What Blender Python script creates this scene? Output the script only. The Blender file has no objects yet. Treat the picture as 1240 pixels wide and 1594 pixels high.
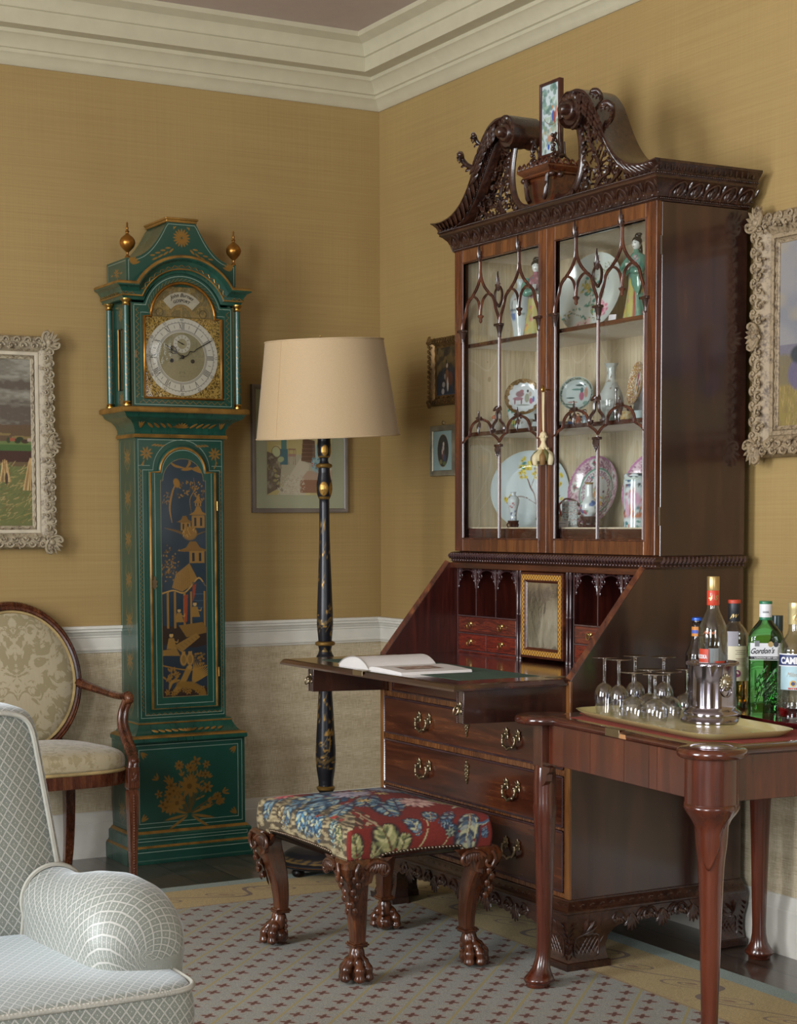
import bpy,bmesh,math,random
import numpy as np
from math import sin,cos,pi,radians,sqrt,atan2
from mathutils import Matrix,Vector,Euler

SC = bpy.context.scene
COL = SC.collection
RNG = random.Random(7)

# ------------------------------------------------------------------ camera, world, light, exposure
cam_data = bpy.data.cameras.new('camera')
cam = bpy.data.objects.new('camera',cam_data)
COL.objects.link(cam)
_yaw,_pitch,_roll = 0.5109,-0.0697,-0.0029
_fw = Vector((sin(_yaw)*cos(_pitch),cos(_yaw)*cos(_pitch),sin(_pitch)))
_rt = Vector((cos(_yaw),-sin(_yaw),0.0))
_up = _rt.cross(_fw)
_r2 = _rt*cos(_roll) + _up*sin(_roll)
_u2 = -_rt*sin(_roll) + _up*cos(_roll)
_m = Matrix((_r2,_u2,-_fw)).transposed().to_4x4()
_m.translation = Vector((-3.4351,-6.2584,1.2529))
cam.matrix_world = _m
cam_data.sensor_fit = 'HORIZONTAL'
cam_data.sensor_width = 36.0
cam_data.lens = 36.0*2730.22/1240.0
cam_data.shift_x = 2.54/1240.0
cam_data.shift_y = 206.94/1240.0
cam_data.clip_start = 0.05
SC.camera = cam

SC.view_settings.view_transform = 'Standard'
SC.view_settings.look = 'None'
SC.view_settings.gamma = 1.0
SC.view_settings.use_curve_mapping = False
SC.view_settings.exposure = 0.8

world = bpy.data.worlds.new('world')
SC.world = world
world.use_nodes = True
world.node_tree.nodes['Background'].inputs[0].default_value = (0.62,0.74,1.0,1)
world.node_tree.nodes['Background'].inputs[1].default_value = 1.0


def area(name,loc,rot,sx,sy,power,color):
 l = bpy.data.lights.new(name,'AREA')
 l.shape = 'RECTANGLE'
 l.size,l.size_y,l.energy,l.color = sx,sy,power,color
 o = bpy.data.objects.new(name,l)
 COL.objects.link(o)
 o.location,o.rotation_euler = loc,rot
 return o


WINS = [(-3.0,1.5),(-6.1,1.5)]                       # centre y and width of the two windows in the wall opposite the bureau
area('window_daylight',(-5.63,WINS[0][0],1.75),(0,radians(-90),0),2.2,1.35,145,(0.93,0.97,1.0))
area('window_daylight',(-5.63,WINS[1][0],1.75),(0,radians(-90),0),2.2,1.35,142,(0.93,0.97,1.0))
area('window_daylight',(-2.6,-8.93,1.75),(radians(90),0,0),1.4,2.2,46,(0.95,0.98,1.0))


# ------------------------------------------------------------------ helpers: materials
def lin(c):
 if isinstance(c,str):
  c = [int(c[i:i + 2],16)/255 for i in (0,2,4)]
 return tuple(x/12.92 if x <= 0.04045 else ((x + 0.055)/1.055)**2.4 for x in c[:3])


class NT:
 def __init__(s,name):
  s.m = bpy.data.materials.new(name)
  s.m.use_nodes = True
  s.t = s.m.node_tree
  s.b = s.t.nodes['Principled BSDF']

 def n(s,typ,**kw):
  nd = s.t.nodes.new(typ)
  for k,v in kw.items():
   if k.startswith('i_'):
    key = k[2:].replace('_',' ')
    nd.inputs[int(key) if key.isdigit() else key].default_value = v
   else:
    setattr(nd,k,v)
  return nd

 def l(s,a,b):
  s.t.links.new(a,b)

 def coords(s,scale=(1,1,1),rot=(0,0,0),src='Object'):
  tc = s.n('ShaderNodeTexCoord')
  mp = s.n('ShaderNodeMapping')
  mp.inputs['Scale'].default_value = scale
  mp.inputs['Rotation'].default_value = rot
  s.l(tc.outputs[src],mp.inputs['Vector'])
  return mp.outputs['Vector']

 def noise(s,vec,scale=5,detail=4,rough=0.5,dist=0):
  nd = s.n('ShaderNodeTexNoise')
  nd.inputs['Scale'].default_value = scale
  nd.inputs['Detail'].default_value = detail
  nd.inputs['Roughness'].default_value = rough
  nd.inputs['Distortion'].default_value = dist
  if vec:
   s.l(vec,nd.inputs['Vector'])
  return nd.outputs['Fac']

 def ramp(s,fac,stops):
  r = s.n('ShaderNodeValToRGB')
  e = r.color_ramp.elements
  while len(e) < len(stops):
   e.new(0.5)
  for el,(p,c) in zip(e,stops):
   el.position = p
   el.color = (*lin(c),1) if isinstance(c,str) else (*c[:3],1)
  s.l(fac,r.inputs['Fac'])
  return r.outputs['Color']

 def math(s,op,a,b=None,c=None):
  m = s.n('ShaderNodeMath',operation=op)
  for i,v in enumerate((a,b,c)):
   if v is None:
    continue
   if isinstance(v,(int,float)):
    m.inputs[i].default_value = v
   else:
    s.l(v,m.inputs[i])
  return m.outputs[0]

 def mix(s,fac,a,b,mode='MIX'):
  m = s.n('ShaderNodeMix',data_type='RGBA',blend_type=mode)
  for i,v in ((0,fac),(6,a),(7,b)):
   if isinstance(v,(int,float)):
    m.inputs[i].default_value = v
   elif isinstance(v,str):
    m.inputs[i].default_value = (*lin(v),1)
   elif isinstance(v,tuple):
    m.inputs[i].default_value = (*v[:3],1)
   else:
    s.l(v,m.inputs[i])
  return m.outputs[2]

 def bump(s,h,strength=0.2,dist=0.001):
  b = s.n('ShaderNodeBump')
  b.inputs['Strength'].default_value = strength
  b.inputs['Distance'].default_value = dist
  s.l(h,b.inputs['Height'])
  s.l(b.outputs['Normal'],s.b.inputs['Normal'])

 def set(s,**kw):
  for k,v in kw.items():
   k = k.replace('_',' ')
   if isinstance(v,(int,float)):
    s.b.inputs[k].default_value = v
   elif isinstance(v,(tuple,str)):
    s.b.inputs[k].default_value = (*(lin(v) if isinstance(v,str) else v),1)
   else:
    s.l(v,s.b.inputs[k])
  return s


def plain(name,color,rough=0.5,metal=0.0,bump=0.0,bscale=200,vary=0.12,**kw):
 t = NT(name)
 v = t.coords()
 f = t.noise(v,18,4)
 c = lin(color)
 t.set(Base_Color=t.ramp(f,[(0.3,tuple(x*(1 - vary) for x in c)),(0.7,tuple(min(1,x*(1 + vary)) for x in c))]),
   Roughness=rough,Metallic=metal,**kw)
 if bump:
  t.bump(t.noise(v,bscale,3),bump,0.001)
 return t.m


def wood(name,dark,mid,light,grain='x',rough=0.26,scale=1.0,coat=0.35,bump=0.06,streak=1.0):
 t = NT(name)
 s = {'x': (1.2,14,14),'y': (14,1.2,14),'z': (14,14,1.2)}[grain]
 v = t.coords(tuple(a*scale for a in s))
 big = t.noise(v,1.6,6,0.62,1.4*streak)
 fine = t.noise(v,9,5,0.7)
 blot = t.noise(t.coords((2.2,2.2,2.2)),1.5,3)
 f = t.math('ADD',t.math('MULTIPLY',big,0.62),t.math('ADD',t.math('MULTIPLY',fine,0.2),t.math('MULTIPLY',blot,0.2)))
 t.set(Base_Color=t.ramp(f,[(0.36,dark),(0.5,mid),(0.66,light)]),
   Roughness=t.math('ADD',rough - 0.06,t.math('MULTIPLY',fine,0.14)),Coat_Weight=coat,Coat_Roughness=0.14)
 t.bump(fine,bump,0.0008)
 return t.m


def painted(name,rough=0.5,coat=0.0,metal_from_alpha=True,bump=0.0,bscale=300,bdist=0.001,**kw):
 """colours come from the 'Col' attribute worked out stroke by stroke in python; its alpha is how metallic (gilt) the paint is"""
 t = NT(name)
 a = t.n('ShaderNodeAttribute',attribute_name='Col')
 t.set(Base_Color=a.outputs['Color'],Roughness=rough,Coat_Weight=coat,Coat_Roughness=0.12,**kw)
 if metal_from_alpha:
  t.l(a.outputs['Alpha'],t.b.inputs['Metallic'])
  t.set(Roughness=t.math('ADD',rough,t.math('MULTIPLY',a.outputs['Alpha'],max(0.0,0.36 - rough))))
 if bump:
  t.bump(t.noise(t.coords(),bscale,3),bump,bdist)
 return t.m


def glass(name,color=(1,1,1),rough=0.0,ior=1.45):
 t = NT(name)
 t.set(Base_Color=color,Roughness=rough,Transmission_Weight=1.0,IOR=ior)
 return t.m


# ------------------------------------------------------------------ helpers: meshes
def rot2(x,y,a):
 return x*cos(a) - y*sin(a),x*sin(a) + y*cos(a)


class B:
 def __init__(s):
  s.V,s.F,s.T,s.n = [],[],None,0

 def add(s,verts,faces):
  v = np.asarray(verts,dtype=float).reshape(-1,3)
  if s.T is not None:
   v = v @ s.T[:3,:3].T + s.T[:3,3]
  s.V.append(v)
  k = s.n
  s.F += [tuple(i + k for i in f) for f in faces]
  s.n += len(v)
  return s

 def at(s,loc=(0,0,0),rz=0.0,rx=0.0,ry=0.0,sc=1.0):
  m = Matrix.Translation(loc) @ Euler((rx,ry,rz)).to_matrix().to_4x4() @ Matrix.Scale(sc,4)
  s.T = np.array(m)
  return s

 def mirror_x(s):
  m = np.eye(4)
  m[0,0] = -1
  s.T = m if s.T is None else s.T @ m
  return s

 def home(s):
  s.T = None
  return s

 def box(s,x0,x1,y0,y1,z0,z1,c=0.0):
  if x0 > x1: x0,x1 = x1,x0
  if y0 > y1: y0,y1 = y1,y0
  if z0 > z1: z0,z1 = z1,z0
  c = min(c,(x1 - x0)*0.45,(y1 - y0)*0.45,(z1 - z0)*0.45)
  if c <= 0:
   v = [(x,y,z) for z in (z0,z1) for y in (y0,y1) for x in (x0,x1)]
   return s.add(v,[(0,2,3,1),(4,5,7,6),(0,1,5,4),(2,6,7,3),(0,4,6,2),(1,3,7,5)])
  v,idx = [],{}
  for ix,X in enumerate((x0,x1)):
   for iy,Y in enumerate((y0,y1)):
    for iz,Z in enumerate((z0,z1)):
     dx,dy,dz = (c if ix == 0 else -c),(c if iy == 0 else -c),(c if iz == 0 else -c)
     for k,p in enumerate(((X,Y + dy,Z + dz),(X + dx,Y,Z + dz),(X + dx,Y + dy,Z))):
      idx[ix,iy,iz,k] = len(v)
      v.append(p)
  f = []
  for a in (0,1):
   f.append([idx[a,0,0,0],idx[a,0,1,0],idx[a,1,1,0],idx[a,1,0,0]][::1 if a == 0 else -1])
   f.append([idx[0,a,0,1],idx[1,a,0,1],idx[1,a,1,1],idx[0,a,1,1]][::1 if a == 0 else -1])
   f.append([idx[0,0,a,2],idx[0,1,a,2],idx[1,1,a,2],idx[1,0,a,2]][::1 if a == 0 else -1])
   for b in (0,1):
    f.append([idx[a,b,0,0],idx[a,b,0,1],idx[a,b,1,1],idx[a,b,1,0]][::1 if a == b else -1])
    f.append([idx[a,0,b,0],idx[a,1,b,0],idx[a,1,b,2],idx[a,0,b,2]][::1 if a == b else -1])
    f.append([idx[0,a,b,1],idx[0,a,b,2],idx[1,a,b,2],idx[1,a,b,1]][::1 if a == b else -1])
    for e in (0,1):
     f.append([idx[a,b,e,k] for k in range(3)][::1 if (a + b + e) % 2 == 0 else -1])
  return s.add(v,f)

 def prism(s,poly,a0,a1,axis='y'):
  """poly: outline (p,q); axis 'y': p=x,q=z, from y=a0 to a1; 'x': p=y,q=z; 'z': p=x,q=y"""
  n = len(poly)
  mk = {'y': lambda p,q,a: (p,a,q),'x': lambda p,q,a: (a,p,q),'z': lambda p,q,a: (p,q,a)}[axis]
  v = [mk(p,q,a0) for p,q in poly] + [mk(p,q,a1) for p,q in poly]
  f = [tuple(range(n)),tuple(range(2*n - 1,n - 1,-1))]
  f += [(i,i + n,(i + 1) % n + n,(i + 1) % n) for i in range(n)]
  return s.add(v,f)

 def lathe(s,prof,n=32,c=(0,0,0),caps=True,axis='z',sx=1.0,sy=1.0):
  v,f = [],[]
  for r,z in prof:
   for i in range(n):
    a = 2*pi*i/n
    p = (r*cos(a)*sx,r*sin(a)*sy,z)
    if axis == 'x': p = (p[2],p[0],p[1])
    if axis == 'y': p = (p[0],p[2],p[1])
    v.append((p[0] + c[0],p[1] + c[1],p[2] + c[2]))
  for j in range(len(prof) - 1):
   for i in range(n):
    k = (i + 1) % n
    f.append((j*n + i,j*n + k,(j + 1)*n + k,(j + 1)*n + i))
  if caps:
   f.append(tuple(range(n))[::-1])
   f.append(tuple(range((len(prof) - 1)*n,len(prof)*n)))
  return s.add(v,f)

 def tube(s,path,r,n=6,closed=False,flat=1.0,upv=None):
  P = [Vector(p) for p in path]
  m = len(P)
  R = r if isinstance(r,(list,tuple)) else [r]*m
  v,f = [],[]
  nrm = None
  for i in range(m):
   a = P[(i - 1) % m] if (closed or i > 0) else P[0]
   b = P[(i + 1) % m] if (closed or i < m - 1) else P[-1]
   t = (b - a)
   t = t.normalized() if t.length > 1e-9 else Vector((0,0,1))
   if upv is not None:
    nrm = Vector(upv)
    nrm = (nrm - t*nrm.dot(t)).normalized()
   elif nrm is None:
    ref = Vector((0,0,1)) if abs(t.z) < 0.9 else Vector((1,0,0))
    nrm = (ref - t*ref.dot(t)).normalized()
   else:
    nrm = nrm - t*nrm.dot(t)
    nrm = nrm.normalized() if nrm.length > 1e-6 else Vector((1,0,0))
   bi = t.cross(nrm)
   for k in range(n):
    an = 2*pi*k/n
    v.append(P[i] + (nrm*cos(an)*flat + bi*sin(an))*R[i])
  for i in range(m if closed else m - 1):
   j = (i + 1) % m
   for k in range(n):
    q = (k + 1) % n
    f.append((i*n + k,i*n + q,j*n + q,j*n + k))
  if not closed:
   f.append(tuple(range(n))[::-1])
   f.append(tuple(range((m - 1)*n,m*n)))
  return s.add(v,f)

 def ball(s,c,r,n=10,m=6,tilt=0.0):
  rx,ry,rz = (r,r,r) if isinstance(r,(int,float)) else r
  v = [(0,0,-rz)]
  for j in range(1,m):
   t = -pi/2 + pi*j/m
   for i in range(n):
    a = 2*pi*i/n
    v.append((rx*cos(t)*cos(a),ry*cos(t)*sin(a),rz*sin(t)))
  v.append((0,0,rz))
  if tilt:
   v = [(x*cos(tilt) + z*sin(tilt),y,-x*sin(tilt) + z*cos(tilt)) for x,y,z in v]
  v = [(x + c[0],y + c[1],z + c[2]) for x,y,z in v]
  f = [(0,1 + (i + 1) % n,1 + i) for i in range(n)]
  for j in range(m - 2):
   for i in range(n):
    k = (i + 1) % n
    f.append((1 + j*n + i,1 + j*n + k,1 + (j + 1)*n + k,1 + (j + 1)*n + i))
  last = len(v) - 1
  f += [(last,1 + (m - 2)*n + i,1 + (m - 2)*n + (i + 1) % n) for i in range(n)]
  return s.add(v,f)

 def sweep(s,prof,corners_fn,closed_path=True,closed_prof=False):
  """corners_fn(a, b) -> list of path points for profile point (a, b)"""
  rings = [corners_fn(a,b) for a,b in prof]
  k = len(rings[0])
  v = [p for r in rings for p in r]
  f = []
  J = len(rings) if closed_prof else len(rings) - 1
  for j in range(J):
   j2 = (j + 1) % len(rings)
   for i in range(k if closed_path else k - 1):
    q = (i + 1) % k
    f.append((j*k + i,j2*k + i,j2*k + q,j*k + q))
  if not closed_path and closed_prof:
   f.append(tuple(j*k for j in range(len(rings))))
   f.append(tuple(j*k + k - 1 for j in range(len(rings)))[::-1])
  return s.add(v,f)

 def wrap(s,prof,x0,x1,yf,yb):
  """moulding round the left, front and right of a case; prof (projection, z), capped at the back"""
  s.sweep(prof,lambda p,z: [(x0 - p,yb,z),(x0 - p,yf - p,z),(x1 + p,yf - p,z),(x1 + p,yb,z)],closed_path=True)
  n = len(prof)
  k = s.n - 4*n
  s.F.append(tuple(k + j for j in range(4)))
  s.F.append(tuple(k + 4*(n - 1) + j for j in range(4))[::-1])
  return s

 def frame(s,prof,w,h):
  """picture frame in the x-z plane round an opening w x h; prof (outward from opening, y)"""
  return s.sweep(prof,lambda p,y: [(-w/2 - p,y,-h/2 - p),(w/2 + p,y,-h/2 - p),(w/2 + p,y,h/2 + p),(-w/2 - p,y,h/2 + p)],
      closed_prof=True)

 def grid(s,fn,nu,nv,wrap_u=False):
  v = [fn(i/nu,j/nv) for j in range(nv + 1) for i in range(nu + (0 if wrap_u else 1))]
  w = nu if wrap_u else nu + 1
  f = []
  for j in range(nv):
   for i in range(nu):
    k = (i + 1) % w if wrap_u else i + 1
    f.append((j*w + i,j*w + k,(j + 1)*w + k,(j + 1)*w + i))
  return s.add(v,f)

 def beads(s,path,r,gap=None,closed=False):
  gap = gap or r*2.1
  P = [Vector(p) for p in path]
  if closed: P.append(P[0])
  carry = 0.0
  for a,b in zip(P[:-1],P[1:]):
   L = (b - a).length
   t = carry
   while t <= L:
    s.ball(tuple(a.lerp(b,t/L if L else 0)),r,6,4)
    t += gap
   carry = t - L
  return s

 def leaf(s,p0,p1,width,bulge=(0,-1,0),lift=0.004,n=6,curl=0.0):
  """a small carved leaf: a pointed, domed blade from p0 to p1"""
  a,b,up = Vector(p0),Vector(p1),Vector(bulge)
  d = (b - a)
  side = d.cross(up).normalized()
  v,f = [],[]
  for i in range(n + 1):
   t = i/n
   w = width*(sin(pi*min(1,t*0.9 + 0.12))**0.7)*0.5
   c = a + d*t + side*(curl*sin(pi*t))
   h = lift*sin(pi*(0.1 + 0.8*t))
   v += [c - side*w,c - side*w*0.5 + up*h*0.8,c + up*h*0.55,c + side*w*0.5 + up*h*0.8,c + side*w,c - up*lift*0.3]
  for i in range(n):
   for k in range(6):
    q = (k + 1) % 6
    f.append((i*6 + k,i*6 + q,(i + 1)*6 + q,(i + 1)*6 + k))
  f.append(tuple(range(6))[::-1])
  f.append(tuple(range(n*6,n*6 + 6)))
  return s.add([tuple(x) for x in v],f)

 def build(s,name,mat,parent=None,smooth=35,bevel=0.0,sub=0,label=None,fixn=True):
  me = bpy.data.meshes.new(name)
  V = np.concatenate(s.V) if s.V else np.zeros((0,3))
  me.from_pydata(V.tolist(),[],s.F)
  me.update()
  if fixn:
   bm = bmesh.new()
   bm.from_mesh(me)
   bmesh.ops.recalc_face_normals(bm,faces=bm.faces)
   bm.to_mesh(me)
   bm.free()
  if smooth:
   me.polygons.foreach_set('use_smooth',[True]*len(me.polygons))
   if smooth < 180:
    me.set_sharp_from_angle(angle=radians(smooth))
  o = bpy.data.objects.new(name,me)
  COL.objects.link(o)
  me.materials.append(mat)
  if parent is not None: o.parent = parent
  if bevel:
   m = o.modifiers.new('bevel','BEVEL')
   m.width,m.segments,m.limit_method,m.angle_limit = bevel,2,'ANGLE',radians(40)
  if sub:
   m = o.modifiers.new('sub','SUBSURF')
   m.levels = m.render_levels = sub
  if label: o['label'] = label
  return o


def fix_normals(o):
 bm = bmesh.new()
 bm.from_mesh(o.data)
 bmesh.ops.recalc_face_normals(bm,faces=bm.faces)
 bm.to_mesh(o.data)
 bm.free()
 return o


def thing(name,label,cat,loc=(0,0,0),rz=0.0,group=None):
 o = bpy.data.objects.new(name,None)
 o.empty_display_size = 0.05
 COL.objects.link(o)
 o.location,o.rotation_euler = loc,(0,0,rz)
 o['label'],o['category'] = label,cat
 if group: o['group'] = group
 return o


def tag(o,label,cat,group=None,loc=None):
 o['label'],o['category'] = label,cat
 if group: o['group'] = group
 if loc is not None: o.location = loc
 return o


def structure(o):
 o['kind'] = 'structure'
 return o


def copy_tree(root,loc,rz,label,group=None):
 r = root.copy()
 COL.objects.link(r)
 r.location,r.rotation_euler = loc,(0,0,rz)
 r['label'] = label
 if group: r['group'] = group
 for ch in list(root.children):
  c = ch.copy()
  COL.objects.link(c)
  c.parent = r
  for g in list(ch.children):
   d = g.copy()
   COL.objects.link(d)
   d.parent = c
 return r


def spline(pts,n=8,closed=False):
 """Catmull-Rom through pts"""
 P = [np.array(p,float) for p in pts]
 m = len(P)
 out = []
 for i in range(m if closed else m - 1):
  p0 = P[(i - 1) % m] if closed or i > 0 else P[0]*2 - P[1]
  p1,p2 = P[i],P[(i + 1) % m]
  p3 = P[(i + 2) % m] if closed or i < m - 2 else P[-1]*2 - P[-2]
  for k in range(n):
   t = k/n
   out.append(tuple(0.5*(2*p1 + (p2 - p0)*t + (2*p0 - 5*p1 + 4*p2 - p3)*t*t + (3*p1 - p0 - 3*p2 + p3)*t**3)))
 if not closed: out.append(tuple(P[-1]))
 return out


# ------------------------------------------------------------------ helpers: painting a point cloud stroke by stroke
def vnoise(x,y,seed=0):
 """smooth value noise on arrays"""
 rs = np.random.RandomState(seed)
 tab = rs.rand(256,256)
 xi,yi = np.floor(x).astype(int),np.floor(y).astype(int)
 fx,fy = x - xi,y - yi
 fx,fy = fx*fx*(3 - 2*fx),fy*fy*(3 - 2*fy)
 a,b = tab[xi % 256,yi % 256],tab[(xi + 1) % 256,yi % 256]
 c,d = tab[xi % 256,(yi + 1) % 256],tab[(xi + 1) % 256,(yi + 1) % 256]
 return (a*(1 - fx) + b*fx)*(1 - fy) + (c*(1 - fx) + d*fx)*fy


class Paint:
 def __init__(s,x,y,base):
  s.x,s.y = np.asarray(x,float),np.asarray(y,float)
  s.c = np.zeros((len(s.x),4))
  s.c[:,:3] = lin(base)
  s.rs = random.Random(3)

 def put(s,mask,col,a=1.0,metal=0.0):
  m = np.clip(mask,0,1)*a
  i = m > 0.003
  k = m[i][:,None]
  tgt = np.array([*(lin(col) if isinstance(col,str) else col),metal])
  s.c[i] = s.c[i]*(1 - k) + tgt*k

 def near(s,x0,x1,y0,y1):
  return np.where((s.x >= x0) & (s.x <= x1) & (s.y >= y0) & (s.y <= y1))[0]

 def local(s,idx,mask,col,a,metal):
  k = (np.clip(mask,0,1)*a)[:,None]
  tgt = np.array([*(lin(col) if isinstance(col,str) else col),metal])
  s.c[idx] = s.c[idx]*(1 - k) + tgt*k

 def rect(s,x0,x1,y0,y1,col,a=1.0,metal=0.0):
  i = s.near(x0,x1,y0,y1)
  s.local(i,np.ones(len(i)),col,a,metal)

 def blob(s,cx,cy,rx,ry,col,ang=0.0,a=1.0,metal=0.0,soft=0.25):
  R = max(rx,ry)
  i = s.near(cx - R,cx + R,cy - R,cy + R)
  dx,dy = s.x[i] - cx,s.y[i] - cy
  u,v = dx*cos(ang) + dy*sin(ang),-dx*sin(ang) + dy*cos(ang)
  d = np.sqrt((u/rx)**2 + (v/ry)**2)
  s.local(i,(1 - d)/soft,col,a,metal)

 def ring(s,cx,cy,r,w,col,a=1.0,metal=0.0,sy=1.0):
  i = s.near(cx - r - w,cx + r + w,cy - (r + w)*sy,cy + (r + w)*sy)
  d = np.abs(np.hypot(s.x[i] - cx,(s.y[i] - cy)/sy) - r)
  s.local(i,(w/2 - d)/(w*0.25) ,col,a,metal)

 def line(s,pts,w,col,a=1.0,metal=0.0,taper=False,closed=False):
  P = list(pts) + ([pts[0]] if closed else [])
  n = len(P) - 1
  for k,((x0,y0),(x1,y1)) in enumerate(zip(P[:-1],P[1:])):
   ww = w
   if taper: ww = w*(0.25 + 0.75*sin(pi*(k + 0.5)/n))
   i = s.near(min(x0,x1) - ww,max(x0,x1) + ww,min(y0,y1) - ww,max(y0,y1) + ww)
   if len(i) == 0: continue
   dx,dy = x1 - x0,y1 - y0
   L = dx*dx + dy*dy + 1e-12
   t = np.clip(((s.x[i] - x0)*dx + (s.y[i] - y0)*dy)/L,0,1)
   d = np.hypot(s.x[i] - x0 - t*dx,s.y[i] - y0 - t*dy)
   s.local(i,(ww/2 - d)/(ww*0.3),col,a,metal)

 def curve(s,pts,w,col,a=1.0,metal=0.0,taper=True):
  s.line(spline(pts,5),w,col,a,metal,taper)

 def petal(s,x,y,L,w,ang,col,a=1.0,metal=0.0):
  s.blob(x + cos(ang)*L*0.55,y + sin(ang)*L*0.55,L*0.5,w*0.5,col,ang,a,metal,0.35)

 def flower(s,x,y,r,col,n=7,mid=None,a=1.0,metal=0.0,w=0.42,rot=0.0):
  for k in range(n):
   s.petal(x,y,r,r*w,rot + 2*pi*k/n,col,a,metal)
  if mid: s.blob(x,y,r*0.28,r*0.28,mid,0,a,metal)

 def poly(s,pts,col,a=1.0,metal=0.0):
  xs,ys = [p[0] for p in pts],[p[1] for p in pts]
  i = s.near(min(xs),max(xs),min(ys),max(ys))
  X,Y = s.x[i],s.y[i]
  ins = np.zeros(len(i),bool)
  n = len(pts)
  for k in range(n):
   (x0,y0),(x1,y1) = pts[k],pts[(k + 1) % n]
   if y0 == y1: continue
   ins ^= ((y0 > Y) != (y1 > Y)) & (X < (x1 - x0)*(Y - y0)/(y1 - y0) + x0)
  s.local(i,ins.astype(float),col,a,metal)

 def mottle(s,scale,amt,seed=1,sx=1.0,sy=1.0):
  n = vnoise(s.x*scale*sx + 50,s.y*scale*sy + 50,seed)*0.6 + vnoise(s.x*scale*2.3*sx + 90,s.y*scale*2.3*sy + 9,seed + 1)*0.4
  s.c[:,:3] *= (1 + (n - 0.5)[:,None]*2*amt)


def set_col(o,c):
 me = o.data
 at = me.color_attributes.new('Col','FLOAT_COLOR','POINT')
 at.data.foreach_set('color',np.clip(c,0,1).astype(np.float32).ravel())
 return o


def panel(name,x0,x1,z0,ztop,y,nx,nz,base,painter,mat,parent,thick=0.0015,axis='y'):
 """thin painted board facing -y; ztop is a number or a function of x; painter(Paint) works in x,z"""
 tf = ztop if callable(ztop) else (lambda x: ztop)
 xs = np.linspace(x0,x1,nx + 1)
 tops = np.array([tf(float(q)) for q in xs])
 t = np.linspace(0,1,nz + 1)
 X = np.tile(xs,nz + 1)
 Z = (z0 + (tops[None,:] - z0)*t[:,None]).ravel()
 N = len(X)
 P = Paint(X,Z,base)
 painter(P)
 if axis == 'y':
  V = np.column_stack([X,np.full(N,y),Z])
  VB = np.column_stack([X,np.full(N,y + thick),Z])
 else:                                   # a board facing -x: paint x runs along +y
  V = np.column_stack([np.full(N,y),X,Z])
  VB = np.column_stack([np.full(N,y + thick),X,Z])
 w = nx + 1
 i,j = np.meshgrid(np.arange(nx),np.arange(nz))
 a = (j*w + i).ravel()
 F = np.column_stack([a,a + 1,a + w + 1,a + w])
 if axis != 'y': F = F[:,::-1]
 # rim down to the wall side
 rim = [k for k in range(w)] + [k*w + w - 1 for k in range(1,nz + 1)] + [nz*w + k for k in range(nx - 1,-1,-1)] + [k*w for k in range(nz - 1,0,-1)]
 m = len(rim)
 allV = np.vstack([V,VB[rim]])
 faces = F.tolist() + [(rim[k],N + k,N + (k + 1) % m,rim[(k + 1) % m]) if axis == 'y' else (rim[k],rim[(k + 1) % m],N + (k + 1) % m,N + k) for k in range(m)]
 me = bpy.data.meshes.new(name)
 me.from_pydata(allV.tolist(),[],faces)
 me.update()
 o = bpy.data.objects.new(name,me)
 COL.objects.link(o)
 me.materials.append(mat)
 o.parent = parent
 set_col(o,np.vstack([P.c,P.c[rim]]))
 return o

# ------------------------------------------------------------------ materials
def wall_silk():
 t = NT('ochre_silk_wallcovering')
 v = t.coords()
 sl = t.noise(t.coords((1.2,1.2,160)),1.0,5,0.7)
 warp = t.noise(t.coords((420,420,2)),1.0,2)
 slub = t.noise(t.coords((2.5,2.5,60)),1.0,3,0.8)
 big = t.noise(v,1.1,3)
 f = t.math('ADD',t.math('MULTIPLY',sl,0.4),t.math('ADD',t.math('MULTIPLY',warp,0.2),t.math('MULTIPLY',big,0.4)))
 c = t.ramp(f,[(0.34,'8b7144'),(0.5,'977d4d'),(0.66,'a38a57')])
 c = t.mix(t.math('MULTIPLY',t.math('GREATER_THAN',slub,0.68),0.22),c,'7c6135')
 # seams between the widths of cloth
 w = t.n('ShaderNodeTexWave',wave_type='BANDS',bands_direction='X')
 t.set(Base_Color=c,Roughness=0.62,Sheen_Weight=0.25,Sheen_Roughness=0.4,Sheen_Tint='c9a96a')
 t.bump(t.math('ADD',sl,warp),0.22,0.0006)
 return t.m


def wall_grasscloth():
 t = NT('beige_grasscloth')
 v = t.coords()
 hx = t.noise(t.coords((22,22,420)),1.0,3,0.7)
 vx = t.noise(t.coords((460,460,24)),1.0,3,0.7)
 big = t.noise(t.coords((1.5,1.5,14)),1.6,3)
 f = t.math('ADD',t.math('MULTIPLY',hx,0.42),t.math('ADD',t.math('MULTIPLY',vx,0.38),t.math('MULTIPLY',big,0.2)))
 t.set(Base_Color=t.ramp(f,[(0.34,'857559'),(0.5,'b7a88b'),(0.64,'d6cbb3')]),Roughness=0.8)
 t.bump(f,0.6,0.0015)
 return t.m


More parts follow.
